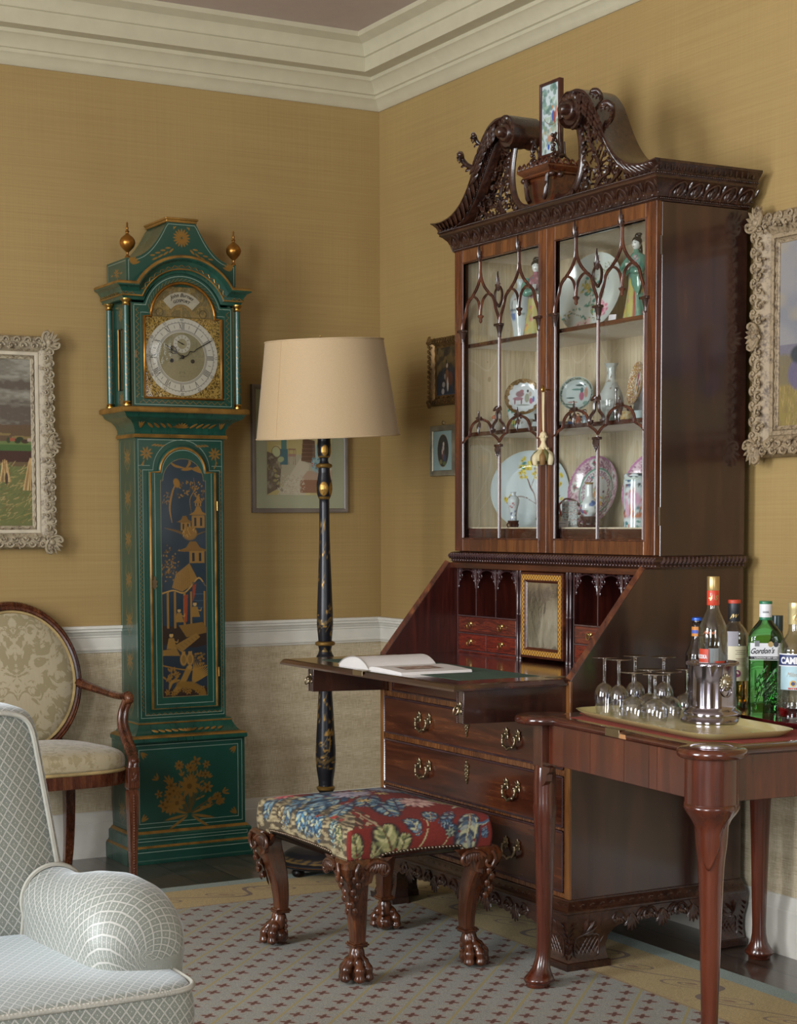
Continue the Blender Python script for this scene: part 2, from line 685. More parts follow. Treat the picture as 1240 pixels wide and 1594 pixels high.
def floor_boards():
 t = NT('dark_stained_floorboards')
 v = t.coords()
 br = t.n('ShaderNodeTexBrick',offset=0.37)
 br.inputs['Scale'].default_value = 1.0
 br.inputs['Mortar Size'].default_value = 0.0035
 br.inputs['Brick Width'].default_value = 1.9
 br.inputs['Row Height'].default_value = 0.155
 br.inputs['Color1'].default_value = (0.35,0.35,0.35,1)
 br.inputs['Color2'].default_value = (0.65,0.65,0.65,1)
 br.inputs['Mortar'].default_value = (0,0,0,1)
 mp = t.coords((1,1,1),(0,0,radians(90)))
 t.l(mp,br.inputs['Vector'])
 g = t.noise(t.coords((22,1.6,22)),2.2,6,0.65,0.6)
 f = t.math('ADD',t.math('MULTIPLY',g,0.7),t.math('MULTIPLY',br.outputs['Color'],0.3))
 c = t.ramp(f,[(0.3,'2c221c'),(0.52,'483a31'),(0.72,'625146')])
 c = t.mix(br.outputs['Fac'],c,'14100d')
 t.set(Base_Color=c,Roughness=t.math('ADD',0.2,t.math('MULTIPLY',g,0.25)),Coat_Weight=0.7,Coat_Roughness=0.12)
 t.bump(t.math('SUBTRACT',g,t.math('MULTIPLY',br.outputs['Fac'],1.5)),0.25,0.002)
 return t.m


M_SILK = wall_silk()
M_GRASS = wall_grasscloth()
M_FLOOR = floor_boards()
M_CREAM = plain('cream_painted_plaster','bab298',0.42,vary=0.04,bump=0.05,bscale=60)
M_DADO = plain('ivory_gloss_paint','cdc9be',0.3,vary=0.05,bump=0.08,bscale=30)
M_CEIL = plain('mauve_grey_ceiling_paint','b9a89e',0.75,vary=0.03)
M_WHITEW = plain('white_plaster','b9ae98',0.8,vary=0.03)
M_MAH = wood('mahogany_crossgrain','200e09','401c0f','68381d','x',0.24,1.0,0.3,0.06,0.35)
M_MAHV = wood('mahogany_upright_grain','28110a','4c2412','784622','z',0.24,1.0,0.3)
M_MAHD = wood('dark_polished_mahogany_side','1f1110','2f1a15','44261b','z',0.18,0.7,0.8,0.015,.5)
M_CARVE = wood('carved_dark_mahogany','180c09','2d160e','46291a','x',0.28,1.3,0.4,0.2)
M_BURR = wood('red_burr_mahogany','340e08','5c1d11','7c2d18','x',0.22,2.2,0.4,0.03,3.0)
M_INTER = wood('dark_red_interior_mahogany','1f0b09','37130e','4f2014','z',0.3,1.0,0.3)
M_TABLE = wood('red_brown_table_mahogany','2f130b','471d10','5e2a17','z',0.2,0.9,0.5,0.03,0.4)
M_TABLEX = wood('red_brown_table_mahogany_flat','28100a','431c10','5c2c19','x',0.16,0.9,0.6)
M_STOOL = wood('brown_carved_stool_wood','211009','42200f','63361c','z',0.24,1.2,0.4,0.15)
M_CHAIRW = wood('brown_chair_mahogany','26110b','4a2414','724428','z',0.26,1.3,0.4,0.1)
M_BRASS = plain('aged_brass','b08d4c',0.3,1.0,0.25,160)
M_BRASSD = plain('tarnished_brass_handle','9a8b70',0.34,1.0,0.3,220)
M_GILT = plain('rubbed_gilding','9a6f2e',0.36,0.85,0.35,130,vary=0.35)
M_SILVER = plain('old_silver_plate','98929a',0.12,1.0,0.05,30)
M_WIRE = plain('white_porcelain_plain','d6dcdc',0.12,Coat_Weight=0.6)
M_GLASS = glass('clear_glass',(1,1,1))
M_PANE = glass('thin_window_glass',(0.97,0.99,0.98))
M_BLACK = plain('black_iron','15110f',0.4,0.6)

# ------------------------------------------------------------------ the room
X0,Y0,ZC = -5.6,-8.9,3.13
b = B().box(X0 - .2,.2,Y0 - .2,.2,-.1,0)
structure(b.build('floor',M_FLOOR))
b = B().box(X0 - .2,.2,Y0 - .2,.2,ZC,ZC + .12)
structure(b.build('ceiling',M_CEIL))
RAIL0,RAIL1 = .77,.872


def wall_pair(tagname,lower,upper):
 structure(lower.build('wall_' + tagname + '_dado',M_GRASS))
 structure(upper.build('wall_' + tagname,M_SILK))


wall_pair('back',B().box(X0 - .2,.2,0,.2,0,.82),B().box(X0 - .2,.2,0,.2,.82,ZC))
wall_pair('right',B().box(0,.2,Y0,0,0,.82),B().box(0,.2,Y0,0,.82,ZC))
# wall with the windows, opposite the bureau
b = B()
edges = [Y0]
for cy,w in sorted(WINS):
 edges += [cy - w/2,cy + w/2]
edges.append(0)
for i in range(0,len(edges),2):
 b.box(X0 - .2,X0,edges[i],edges[i + 1],0,ZC)
for cy,w in WINS:
 b.box(X0 - .2,X0,cy - w/2,cy + w/2,0,.5)
 b.box(X0 - .2,X0,cy - w/2,cy + w/2,2.95,ZC)
structure(b.build('wall_left',M_SILK))
structure(B().box(X0 - .2,-3.4,Y0 - .2,Y0,0,ZC).box(-1.8,.2,Y0 - .2,Y0,0,ZC).box(-3.4,-1.8,Y0 - .2,Y0,0,.5).box(-3.4,-1.8,Y0 - .2,Y0,2.95,ZC)
   .build('wall_front',M_SILK))


def window(name,w,loc,rz):
 f = B()
 for a,c in ((-w/2,-w/2 + .06),(w/2 - .06,w/2)):
  f.box(a,c,-.05,.05,.5,2.95)
 for z in (.5,1.7,2.89):
  f.box(-w/2,w/2,-.05,.05,z,z + .06)
 for k in (1,2):
  f.box(-w/2 + w*k/3 - .012,-w/2 + w*k/3 + .012,-.02,.02,.5,2.95)
 for z in (1.12,2.3):
  f.box(-w/2,w/2,-.02,.02,z - .012,z + .012)
 o = structure(f.build(name,M_CREAM))
 o.location,o.rotation_euler = loc,(0,0,rz)


window('window_1',WINS[0][1],(X0 - .0,WINS[0][0],0),radians(90))
window('window_2',WINS[1][1],(X0 - .0,WINS[1][0],0),radians(90))
window('window_3',1.6,(-2.6,Y0,0),0)


def around_room(prof):
 b = B()
 return b.sweep(prof,lambda p,z: [(X0 + p,-p,z),(-p,-p,z),(-p,Y0 + p,z),(X0 + p,Y0 + p,z)],closed_path=True,closed_prof=True)


cor = [(0,2.888),(.006,2.888),(.012,2.893),(.018,2.905),(.034,2.922),(.04,2.926),(.04,2.938),(.048,2.941),(.054,2.955),(.075,2.978),(.085,2.983),
  (.085,2.997),(.139,2.999),(.139,3.052),(.147,3.055),(.147,3.063),(.152,3.078),(.166,3.096),(.188,3.106),(.202,3.112),(.202,ZC + .0),(0,ZC)]
o = structure(around_room(cor).build('trim_1_cornice',M_CREAM,smooth=25))
rail = [(0,.770),(.006,.770),(.008,.776),(.012,.780),(.012,.786),(.01,.79),(.01,.826),(.013,.829),(.013,.834),(.016,.837),(.02,.846),(.027,.85),(.027,.858),
  (.034,.861),(.034,.8715),(0,.872)]
structure(around_room(rail).build('trim_2_dado_rail',M_DADO,smooth=25))
base = [(0,0),(.02,0),(.02,.13),(.017,.135),(.017,.14),(.012,.152),(.009,.168),(.006,.172),(0,.172)]
structure(around_room(base).build('baseboard_all',M_DADO,smooth=25))


# ------------------------------------------------------------------ the carpet
def rug_mat():
 t = NT('woven_carpet')
 tc = t.n('ShaderNodeTexCoord')
 sep = t.n('ShaderNodeSeparateXYZ')
 t.l(tc.outputs['Object'],sep.inputs[0])
 x,y = sep.outputs[0],sep.outputs[1]
 # distance in from the edges of the carpet (its right edge x=-0.283, its back edge y=-0.69)
 dx,dy = t.math('SUBTRACT',-0.283,x),t.math('SUBTRACT',-0.69,y)
 e = t.math('MINIMUM',dx,dy)
 wob = t.math('MULTIPLY',t.math('SUBTRACT',t.noise(tc.outputs['Object'],260,2),0.5),0.008)
 e2 = t.math('ADD',e,wob)
 # field lattice
 u = t.math('ADD',t.math('MULTIPLY',t.math('SUBTRACT',x,y),10.0),-13.93 + 0.5)
 v = t.math('ADD',t.math('MULTIPLY',t.math('ADD',x,y),10.0),33.25 + 0.5)
 fu,fv = t.math('SUBTRACT',t.math('FRACT',u),0.5),t.math('SUBTRACT',t.math('FRACT',v),0.5)
 nz = t.noise(tc.outputs['Object'],420,3,0.7)
 jit = t.math('MULTIPLY',t.math('SUBTRACT',nz,0.5),0.07)
 # star with four lobes turned to the lattice diagonals
 a = t.math('ABSOLUTE',t.math('ADD',fu,fv))
 bb = t.math('ABSOLUTE',t.math('SUBTRACT',fu,fv))
 s = t.math('ADD',a,bb)
 r = t.math('SQRT',t.math('ADD',t.math('POWER',fu,2.0),t.math('POWER',fv,2.0)))
 ang = t.math('ARCTAN2',fv,fu)
 lob = t.math('ADD',0.19,t.math('MULTIPLY',t.math('COSINE',t.math('MULTIPLY',ang,4.0)),0.085))
 star = t.math('SUBTRACT',t.math('ADD',lob,jit),r)
 halo = t.math('GREATER_THAN',t.math('ADD',star,0.07),0.0)
 core = t.math('GREATER_THAN',star,0.0)
 # lines between every second file of stars
 hu = t.math('SUBTRACT',t.math('FRACT',t.math('MULTIPLY',u,0.5)),0.0)
 ln = t.math('LESS_THAN',t.math('ABSOLUTE',t.math('SUBTRACT',t.math('FRACT',t.math('ADD',t.math('MULTIPLY',u,0.5),0.5)),0.5)),t.math('ADD',0.025,t.math('MULTIPLY',jit,0.8)))
 lv = t.math('LESS_THAN',t.math('ABSOLUTE',t.math('SUBTRACT',t.math('FRACT',t.math('ADD',t.math('MULTIPLY',v,0.5),0.5)),0.5)),t.math('ADD',0.014,t.math('MULTIPLY',jit,0.8)))
 speck = t.noise(tc.outputs['Object'],300,3,0.8)
 blue = t.ramp(speck,[(0.35,'747774'),(0.5,'939590'),(0.62,'aeaa9e')])
 tan = t.ramp(speck,[(0.35,'8b7956'),(0.5,'ae9a6e'),(0.64,'c6b184')])
 teal = t.ramp(speck,[(0.35,'748079'),(0.6,'9aa8a0')])
 f = t.mix(t.math('MULTIPLY',lv,0.5),blue,'a3966c')
 f = t.mix(t.math('MULTIPLY',ln,0.95),f,'a19463')
 f = t.mix(t.math('MULTIPLY',halo,0.6),f,'9c7c70')
 f = t.mix(t.math('MULTIPLY',core,0.95),f,'5e3a30')
 # tan border with scrolling stems
 w = t.math('SUBTRACT',t.math('MAXIMUM',x,y),t.math('MINIMUM',x,y))
 along = t.math('ADD',x,y)
 mid = t.math('SUBTRACT',e,0.19)
 st = t.math('MULTIPLY',t.math('SINE',t.math('MULTIPLY',along,15.0)),0.062)
 dist = t.math('ABSOLUTE',t.math('SUBTRACT',mid,st))
 stem = t.math('LESS_THAN',dist,t.math('ADD',0.006,t.math('MULTIPLY',jit,0.05)))
 ph = t.math('SUBTRACT',t.math('FRACT',t.math('MULTIPLY',along,15.0/pi)),0.5)
 sgn = t.math('SIGN',t.math('SINE',t.math('MULTIPLY',along,15.0)))
 cx = t.math('MULTIPLY',ph,pi/15.0)
 cy = t.math('ADD',mid,t.math('MULTIPLY',sgn,-0.012))
 rr = t.math('SQRT',t.math('ADD',t.math('POWER',cx,2.0),t.math('POWER',cy,2.0)))
 ca = t.math('ARCTAN2',cy,cx)
 sp = t.math('FRACT',t.math('SUBTRACT',t.math('MULTIPLY',rr,32.0),t.math('DIVIDE',ca,2*pi)))
 spir = t.math('MULTIPLY',t.math('LESS_THAN',t.math('ABSOLUTE',t.math('SUBTRACT',sp,0.5)),0.1),t.math('LESS_THAN',rr,0.062))
 flw = t.math('LESS_THAN',rr,t.math('ADD',0.012,t.math('MULTIPLY',jit,0.15)))
 T = t.mix(t.math('MULTIPLY',stem,0.9),tan,'6f615b')
 T = t.mix(t.math('MULTIPLY',spir,0.8),T,'75675f')
 T = t.mix(t.math('MULTIPLY',flw,0.7),T,'8a6a5a')
 dots = t.math('GREATER_THAN',t.noise(tc.outputs['Object'],34,2),0.69)
 T = t.mix(t.math('MULTIPLY',dots,0.55),T,'9c7d6a')
 c = t.mix(t.math('GREATER_THAN',e2,0.33),T,f)
 c = t.mix(t.math('MULTIPLY',t.math('LESS_THAN',t.math('ABSOLUTE',t.math('SUBTRACT',e2,0.325)),0.004),0.5),c,'856a5f')
 c = t.mix(t.math('LESS_THAN',e2,0.068),c,teal)
 t.set(Base_Color=c,Roughness=0.95)
 t.bump(speck,0.5,0.003)
 return t.m


def rug():
 def fn(u,v):
  x,y = -0.283 - u*4.4,-0.69 - v*6.2
  return (x,y,.012)
 b = B()
 x0,x1,y0,y1,h = -4.6,-.283,-6.9,-.69,.006
 b.box(x0,x1,y0,y1,.0003,h,.002)
 o = b.build('carpet',rug_mat(),smooth=0)
 tag(o,'large grey blue carpet with rust stars and a tan scrolled border under the stool','carpet')
 return o


rug()
RUGZ = .006

def thin_glass(name,tint=(1,1,1),rough=0.0,boost=1.0):
 t = NT(name)
 t.t.nodes.remove(t.b)
 out = t.t.nodes['Material Output']
 tr = t.n('ShaderNodeBsdfTransparent')
 tr.inputs[0].default_value = (*tint,1)
 gl = t.n('ShaderNodeBsdfGlossy')
 gl.inputs['Roughness'].default_value = rough
 ge = t.n('ShaderNodeNewGeometry')
 dt = t.n('ShaderNodeVectorMath',operation='DOT_PRODUCT')
 t.l(ge.outputs['Normal'],dt.inputs[0])
 t.l(ge.outputs['Incoming'],dt.inputs[1])
 c1 = t.math('SUBTRACT',1.0,t.math('ABSOLUTE',dt.outputs['Value']))
 fr = t.math('ADD',0.04,t.math('MULTIPLY',t.math('POWER',c1,5.0),0.96))      # Schlick reflectance, the same from both sides
 mx = t.n('ShaderNodeMixShader')
 t.l(t.math('MULTIPLY',fr,boost),mx.inputs[0])
 t.l(tr.outputs[0],mx.inputs[1])
 t.l(gl.outputs[0],mx.inputs[2])
 t.l(mx.outputs[0],out.inputs['Surface'])
 return t.m


M_PANE = thin_glass('old_window_glass',(0.97,0.98,0.97))
P_LACQ = painted('painted_green_lacquer',0.3,0.35,bump=0.05,bscale=90)
P_MATT = painted('painted_matt',0.7,metal_from_alpha=False)
P_OIL = painted('oil_paint',0.42,0.15,metal_from_alpha=False,bump=0.5,bscale=160,bdist=0.0015)
P_CHINA = painted('painted_porcelain',0.14,0.5)
P_WOVEN = painted('painted_wool',0.95,metal_from_alpha=False,bump=0.6,bscale=520,bdist=0.0015)
M_GREEN = wood('green_japanned_lacquer','10302a','163f33','1e4c3e','z',0.28,0.5,0.4,0.05)
M_GOLDL = plain('gilt_lacquer_line','8c6830',0.42,0.55,0.3,120,vary=0.4)
GR,GO,GOD,LN = '163e32','8f6a30','684c22','93a191'


def _letters_raw(txt,size,shear=0.0,bold=0.0):
 cu = bpy.data.curves.new('glyphs','FONT')
 cu.body,cu.size,cu.shear,cu.offset = txt,size,shear,bold
 cu.resolution_u = 4
 o = bpy.data.objects.new('glyphs',cu)
 COL.objects.link(o)
 dg = bpy.context.evaluated_depsgraph_get()
 dg.update()
 me = o.evaluated_get(dg).to_mesh()
 v = [tuple(p.co) for p in me.vertices]
 f = [tuple(p.vertices) for p in me.polygons]
 o.evaluated_get(dg).to_mesh_clear()
 bpy.data.objects.remove(o)
 bpy.data.curves.remove(cu)
 return v,f


def letters(name,txt,size,mat,parent,fn,shear=0.0,bold=0.0,width=None):
 """flat lettering; fn(x, y) -> 3-D point, x centred on the text"""
 v,f = _letters_raw(txt,size,shear,bold)
 xs = [p[0] for p in v]
 c = (min(xs) + max(xs))/2
 k = 1.0 if width is None else width/(max(xs) - min(xs))
 b = B()
 b.add([fn((p[0] - c)*k,p[1]) for p in v],f)
 return b.build(name,mat,parent,smooth=0)


def lathe_paint(name,prof,n,base,painter,mat,parent,c=(0,0,0),sub=1,sx=1.0,sy=1.0,ang0=-pi/2):
 """turned body; painter works in x = angle*mean radius (0 faces -y), y = height"""
 P = []
 for (r0,z0),(r1,z1) in zip(prof[:-1],prof[1:]):
  m = max(1,int(sub))
  for k in range(m):
   t = k/m
   P.append((r0 + (r1 - r0)*t,z0 + (z1 - z0)*t))
 P.append(prof[-1])
 R = sum(p[0] for p in P)/len(P)
 b = B().lathe(P,n,c,sx=sx,sy=sy)
 o = b.build(name,mat,parent,smooth=60)
 A = np.tile(np.arange(n)*2*pi/n,len(P))
 A = (A - ang0 + pi) % (2*pi) - pi
 Z = np.repeat([p[1] for p in P],n)
 pa = Paint(A*R,Z,base)
 painter(pa)
 set_col(o,pa.c)
 return o


# ------------------------------------------------------------------ the longcase clock
def gold_spray(p,x,y,r,col=GO,n=9,ang=pi/2,spread=pi,w=0.2,metal=0.6):
 for k in range(n):
  a = ang - spread/2 + spread*k/max(1,n - 1)
  p.petal(x,y,r*(0.75 + 0.25*cos((k - n // 2)*1.3)),r*w,a,col,1,metal)


def gold_scroll(p,x,y,w,col=GO,m=0.6):
 """leafy spray running sideways both ways from a centre flower"""
 p.flower(x,y,w*0.16,col,9,None,1,m,0.35)
 for s in (-1,1):
  for k in range(5):
   a = 0.25 - k*0.12
   p.petal(x + s*w*(0.16 + 0.15*k),y - w*.02,w*0.15,w*0.035,a if s > 0 else pi - a,col,1,m)
   p.petal(x + s*w*(0.16 + 0.15*k),y,w*0.12,w*0.03,-a*1.6 if s > 0 else pi + a*1.6,col,1,m)


def diaper(p,pts,w,step=0.012,col=GOD):
 """little running zigzag ornament along a band"""
 for (x0,y0),(x1,y1) in zip(pts[:-1],pts[1:]):
  L = math.hypot(x1 - x0,y1 - y0)
  n = max(1,int(L/step))
  dx,dy = (x1 - x0)/L,(y1 - y0)/L
  for k in range(n):
   t0,t1 = k/n*L,(k + 1)/n*L
   s = 1 if k % 2 else -1
   a = (x0 + dx*t0 - dy*w*.5*s,y0 + dy*t0 + dx*w*.5*s)
   b_ = (x0 + dx*t1 + dy*w*.5*s,y0 + dy*t1 - dx*w*.5*s)
   p.line([a,b_],0.0022,col,0.9,0.5)


def make_clock():
 C = thing('longcase_clock','tall green lacquered longcase clock with gilt chinoiserie decoration, against the back wall','clock',(-0.95,0,0))
 yb = -.022
 ox = .010
 # plinth and base
 b = B()
 b.wrap([(-.02,0),(.012,0),(.014,.004),(.014,.056),(.011,.060),(.006,.066),(.002,.074),(.002,.104),(-.001,.108),(-.008,.112),(-.014,.120),(-.05,.120)],-.243 + ox,.243 + ox,-.236,yb)
 b.build('plinth',M_GREEN,C,30)
 for z0,z1,hw,yy in ((.006,.054,.255,-.2506),(.075,.103,.243,-.2386)):
  panel('plinth_panel',-hw + ox + .004,hw + ox - .004,z0,z1,yy,300,24,GR,
    lambda p,z0=z0,z1=z1,hw=hw: (p.mottle(8,.12),p.line([(-hw + ox + .016,z0 + .009),(hw + ox - .016,z0 + .009),(hw + ox - .016,z1 - .008),(-hw + ox + .016,z1 - .008)],.0022,LN,.9,0,False,True)),
    P_LACQ,C,.003)
 g = B()
 g.wrap([(.0065,.060),(.0118,.0595),(.0118,.0615),(.007,.0665),(.0045,.068)],-.243 + ox,.243 + ox,-.236,yb)
 g.wrap([(.0,.1075),(-.002,.107),(-.006,.1135),(-.012,.1195)],-.2425 + ox,.2425 + ox,-.2355,yb)
 g.build('plinth_gilt_moulding',M_GOLDL,C,30)
 B().box(-.226 + ox,.226 + ox,-.2222,yb,.118,.452).build('base',M_GREEN,C,30)

 def base_paint(p):
  p.mottle(6,.14)
  for d in (.012,.028):
   p.line([(-.226 + ox + d,.12 + d),(.226 + ox - d,.12 + d),(.226 + ox - d,.45 - d),(-.226 + ox + d,.45 - d)],.0022,LN,.9,0,False,True)
  rs = random.Random(11)
  cx,cy = ox,.155
  for k in range(34):
   a = radians(rs.uniform(8,172))
   L = rs.uniform(.07,.17)
   ex,ey = cx + cos(a)*L*1.05,cy + .03 + sin(a)*L*1.15
   p.curve([(cx,cy + .02),(cx + (ex - cx)*.4,cy + (ey - cy)*.6),(ex,ey)],.0028,GOD,1,.5)
   if rs.random() < .45:
    p.flower(ex,ey,rs.uniform(.016,.026),GO,rs.choice((5,6,8)),GOD,.95,.6,.5,rs.random())
   else:
    for q in range(3):
     p.petal(ex,ey,rs.uniform(.02,.034),.008,a + (q - 1)*.55,GO,.95,.6)
   p.petal(cx + (ex - cx)*.55,cy + (ey - cy)*.65,.024,.008,a + rs.uniform(-1,1),GO,.9,.5)
  for q in (-.6,-.2,.3,2.85,3.3,3.7):
   p.petal(cx,cy + .015,.1,.012,q,GO,.9,.5)
  p.flower(cx,.275,.042,GO,9,GOD,.9,.5,.5)
  p.flower(cx - .05,.215,.034,GO,8,GOD,.9,.5,.5)
  for sx in (-1,1):
   for sz in (-1,1):
    X,Z = ox + sx*.192,.285 + sz*.13
    for q in (-.35,0,.35):
     p.petal(X,Z,.032,.008,atan2(-sz,-sx) + q,GO,.95,.6)
 panel('base_panel',-.226 + ox,.226 + ox,.121,.451,-.2236,300,210,GR,base_paint,P_LACQ,C)

 def side_paint(x0,x1,z0,z1,n):
  def f(p):
   p.mottle(6,.14)
   p.line([(x0 + .012,z0 + .014),(x1 - .012,z0 + .014),(x1 - .012,z1 - .014),(x0 + .012,z1 - .014)],.0022,LN,.8,0,False,True)
   cx = (x0 + x1)/2
   for k in range(n):
    z = z0 + .07 + (z1 - z0 - .14)*k/max(1,n - 1)
    p.flower(cx,z,.032,GO,9,None,.75,.4,.3)
    for s in (-1,1):
     p.curve([(cx,z),(cx + s*.03,z + .02),(cx + s*.02,z + .06)],.005,GO,.75,.4)
     p.curve([(cx,z),(cx - s*.028,z - .02),(cx + s*.01,z - .06)],.005,GO,.75,.4)
  return f
 panel('base_side_panel',-.2222,yb,.121,.451,-.2276 + ox,70,110,GR,side_paint(-.2222,yb,.121,.451,2),P_LACQ,C,.0014,'x')
 # cove between base and trunk
 b = B()
 b.wrap([(-.02,.448),(.05,.448),(.054,.452),(.054,.462),(.05,.468),(.042,.472),(.03,.478),(.02,.490),(.012,.506),(.010,.512),(.010,.518),(.006,.523),(-.02,.524)],-.176 + ox*.6,.176 + ox*.6,-.196,yb)
 b.build('lower_cove_moulding',M_GREEN,C,30)
 g = B()
 g.wrap([(.0535,.4655),(.0508,.4690),(.043,.4730),(.036,.4755),(.034,.4750)],-.176 + ox*.6,.176 + ox*.6,-.196,yb)
 g.wrap([(.0105,.5125),(.0125,.5155),(.0105,.5185)],-.176 + ox*.6,.176 + ox*.6,-.196,yb)
 g.build('lower_cove_gilding',M_GOLDL,C,30)
 sc = B()
 for k in range(-5,6):
  if k: sc.leaf((k*.026 - .012*(1 if k > 0 else -1) + .006,-.2285,.486),(k*.026 + .012*(1 if k > 0 else -1) + .006,-.2205,.493),.009,(0,-1,.6),.001)
 for k in range(5):
  a = radians(30 + 30*k)
  sc.leaf((.006,-.228,.484),(.006 + cos(a)*.03,-.221,.484 + sin(a)*.012),.008,(0,-1,.6),.001)
 sc.build('lower_cove_gilt_leaves',M_GOLDL,C,60)
 # trunk
 B().box(-.172,.172,-.1945,yb,.52,1.57).build('trunk',M_GREEN,C,30)
 dcx,dhw,dz0,dsh,dr = .004,.134,.563,1.445,.094

 def arch_outline(cx,hw,z0,sh,r,n=22,inset=0.0):
  hw,z0,r = hw - inset,z0 + inset,r - inset*.8
  shz = sh - inset
  rr = min(r,hw - .004)
  zc = shz
  pts = [(cx - hw,z0),(cx - hw,shz),(cx - rr,shz)]
  pts += [(cx - rr*cos(pi*k/n),zc + rr*sin(pi*k/n)*1.0) for k in range(1,n)]
  pts += [(cx + rr,shz),(cx + hw,shz),(cx + hw,z0)]
  return pts

 def trunk_paint(p):
  p.mottle(6,.14)
  p.line(arch_outline(dcx,.152,.545,1.447,.112),.0022,LN,.85,0,False,True)
  p.line([(-.165,.535),(.165,.535),(.165,1.558),(-.165,1.558)],.0022,LN,.85,0,False,True)
  p.line([(-.165,1.463),(-.12,1.463)],.002,LN,.8)
  p.line([(.165,1.463),(.125,1.463)],.002,LN,.8)
  for s in (-1,1):
   diaper(p,[(s*.1575 + .002*0,.56),(s*.1575,1.45)],.007,.008,GO)
   p.flower(s*.135 + .002,1.508,.026,GO,9,None,.95,.6,.32)
   for q in range(4):
    p.petal(s*.135 - s*(.02 + .012*q),1.535 - .001*q,.022,.006,(pi if s > 0 else 0) - s*.35,GO,.9,.6)
    p.petal(s*.14,1.485 - q*.006,.016,.005,-pi/2 + s*.5 - q*.3,GO,.9,.6)
  diaper(p,[(-.15,.5475),(.15,.5475)],.008,.011,GO)
 panel('trunk_front_panel',-.172,.172,.524,1.566,-.196,220,640,GR,trunk_paint,P_LACQ,C)
 panel('trunk_side_panel',-.1945,yb,.524,1.566,-.1736,70,330,GR,side_paint(-.1945,yb,.524,1.566,7),P_LACQ,C,.0014,'x')
 # trunk door: arched slab with a gilt edge and the painted scene
 D = B()
 out = arch_outline(dcx,dhw,dz0,dsh,dr)
 D.prism(out,-.2105,-.197,'y')
 D = D.build('trunk_door',M_GREEN,C,30,.003)
 P3 = [(x,-.2085,z) for x,z in arch_outline(dcx,dhw,dz0,dsh,dr,inset=.006)]
 B().tube(P3,.0055,8,closed=True,upv=(0,-1,0)).build('door_gilt_edge',M_GOLDL,D,60)

 def top_fn(cx,hw,sh,r):
  return lambda x: sh + (sqrt(max(0,r*r - (x - cx)**2)) if abs(x - cx) < r else 0)

 def scene_paint(p):
  D0,BL,BR = '121a20','1a2730','2a1c12'
  p.c[:,:3] = np.array(lin('1b2a33'))
  p.mottle(12,.25)
  p.line(arch_outline(dcx,.112,.585,1.438,.083),.0022,LN,.9,0,False,True)
  i = np.abs(p.x - dcx) > .0865
  edge = (np.abs(p.x - dcx) > .088) | (p.z_above if hasattr(p,'z_above') else False)
  # green border outside the black ground
  tf = top_fn(dcx,.088,1.408,.080)
  tops = np.array([tf(v) if abs(v - dcx) < .0885 else -1 for v in p.x])
  outm = (p.y > tops) | (p.y < .612)
  p.put(outm.astype(float),GR)
  p.line(arch_outline(dcx,.112,.585,1.438,.083),.0022,LN,.9,0,False,True)
  p.line(arch_outline(dcx,.089,.611,1.409,.080),.002,'9a7f50',.9,.4,False,True)
  ins = ~outm
  keep = p.c.copy()
  m = .55
  # lower ground
  p.poly([(-.083,.835),(.092,.80),(.092,.62),(-.083,.62)],'20242a',.5)
  p.poly([(-.082,.875),(.09,.86),(.09,.80),(.04,.79),(-.08,.805)],BR,.9)
  p.rect(-.085,.095,.612,.64,BR,.9)
  # flying bird, crested bird
  for k in range(6):
   p.petal(.035,1.452,.05,.007,.28 - k*.12,GO,1,m)
  p.petal(-.01,1.448,.055,.014,.12,GO,1,m)
  p.curve([(-.045,1.475),(-.025,1.462),(.012,1.455)],.011,GO,1,m)
  p.curve([(.012,1.45),(.03,1.472),(.028,1.482)],.012,GO,1,m)
  p.curve([(-.02,1.405),(-.038,1.37),(-.05,1.31),(-.042,1.255)],.010,GO,1,m)
  p.blob(-.022,1.40,.014,.02,GO,.4,1,m)
  # tree
  p.curve([(.035,1.29),(.03,1.34),(.05,1.38),(.045,1.42)],.004,GO,1,m)
  rs = random.Random(5)
  for k in range(70):
   a,r = rs.uniform(-.5,pi + .3),rs.uniform(.012,.055)
   p.blob(.035 + cos(a)*r,1.36 + sin(a)*r*.95,.0042,.003,GO if k % 3 else GOD,a,.9,m)
  for k in range(14):
   p.petal(-.07 + rs.uniform(-.01,.02),1.345 + rs.uniform(-.02,.02),.012,.003,rs.uniform(0,6),GO,.8,m)
  # pagodas and pavilions
  def roof(cx,z,w,h,c=GO):
   p.poly([(cx - w,z - h*.15),(cx - w*.45,z + h*.25),(cx - w*.2,z + h),(cx + w*.2,z + h),(cx + w*.45,z + h*.25),(cx + w,z - h*.15),(cx + w*.6,z - h*.25),(cx - w*.6,z - h*.25)],c,1,m)
   p.line([(cx - w,z - h*.12),(cx + w,z - h*.12)],.002,GOD,1,.4)
  def hut(cx,z,w,h,c='8d6a34'):
   p.rect(cx - w,cx + w,z,z + h,c,1,.45)
   for q in (-.45,.45):
    p.rect(cx + q*w - w*.16,cx + q*w + w*.16,z + h*.15,z + h*.85,D0)
  hut(.062,1.235,.026,.045); roof(.062,1.288,.036,.026); hut(.062,1.315,.012,.014); roof(.062,1.333,.018,.022)
  hut(.012,1.225,.02,.03); roof(.008,1.26,.032,.02,'7d5c2c')
  p.curve([(-.07,1.235),(-.02,1.222),(.03,1.205),(.09,1.222)],.012,GOD,.9,.4)
  p.blob(.028,1.215,.032,.028,'86642f',0,1,m)
  for k in range(18):
   p.petal(.028 + rs.uniform(-.03,.03),1.215 + rs.uniform(-.02,.02),.014,.003,pi/2 + rs.uniform(-.8,.8),'b08a48',.8,m)
  roof(.04,1.155,.062,.03,'7d5c2c'); hut(.055,1.105,.03,.045)
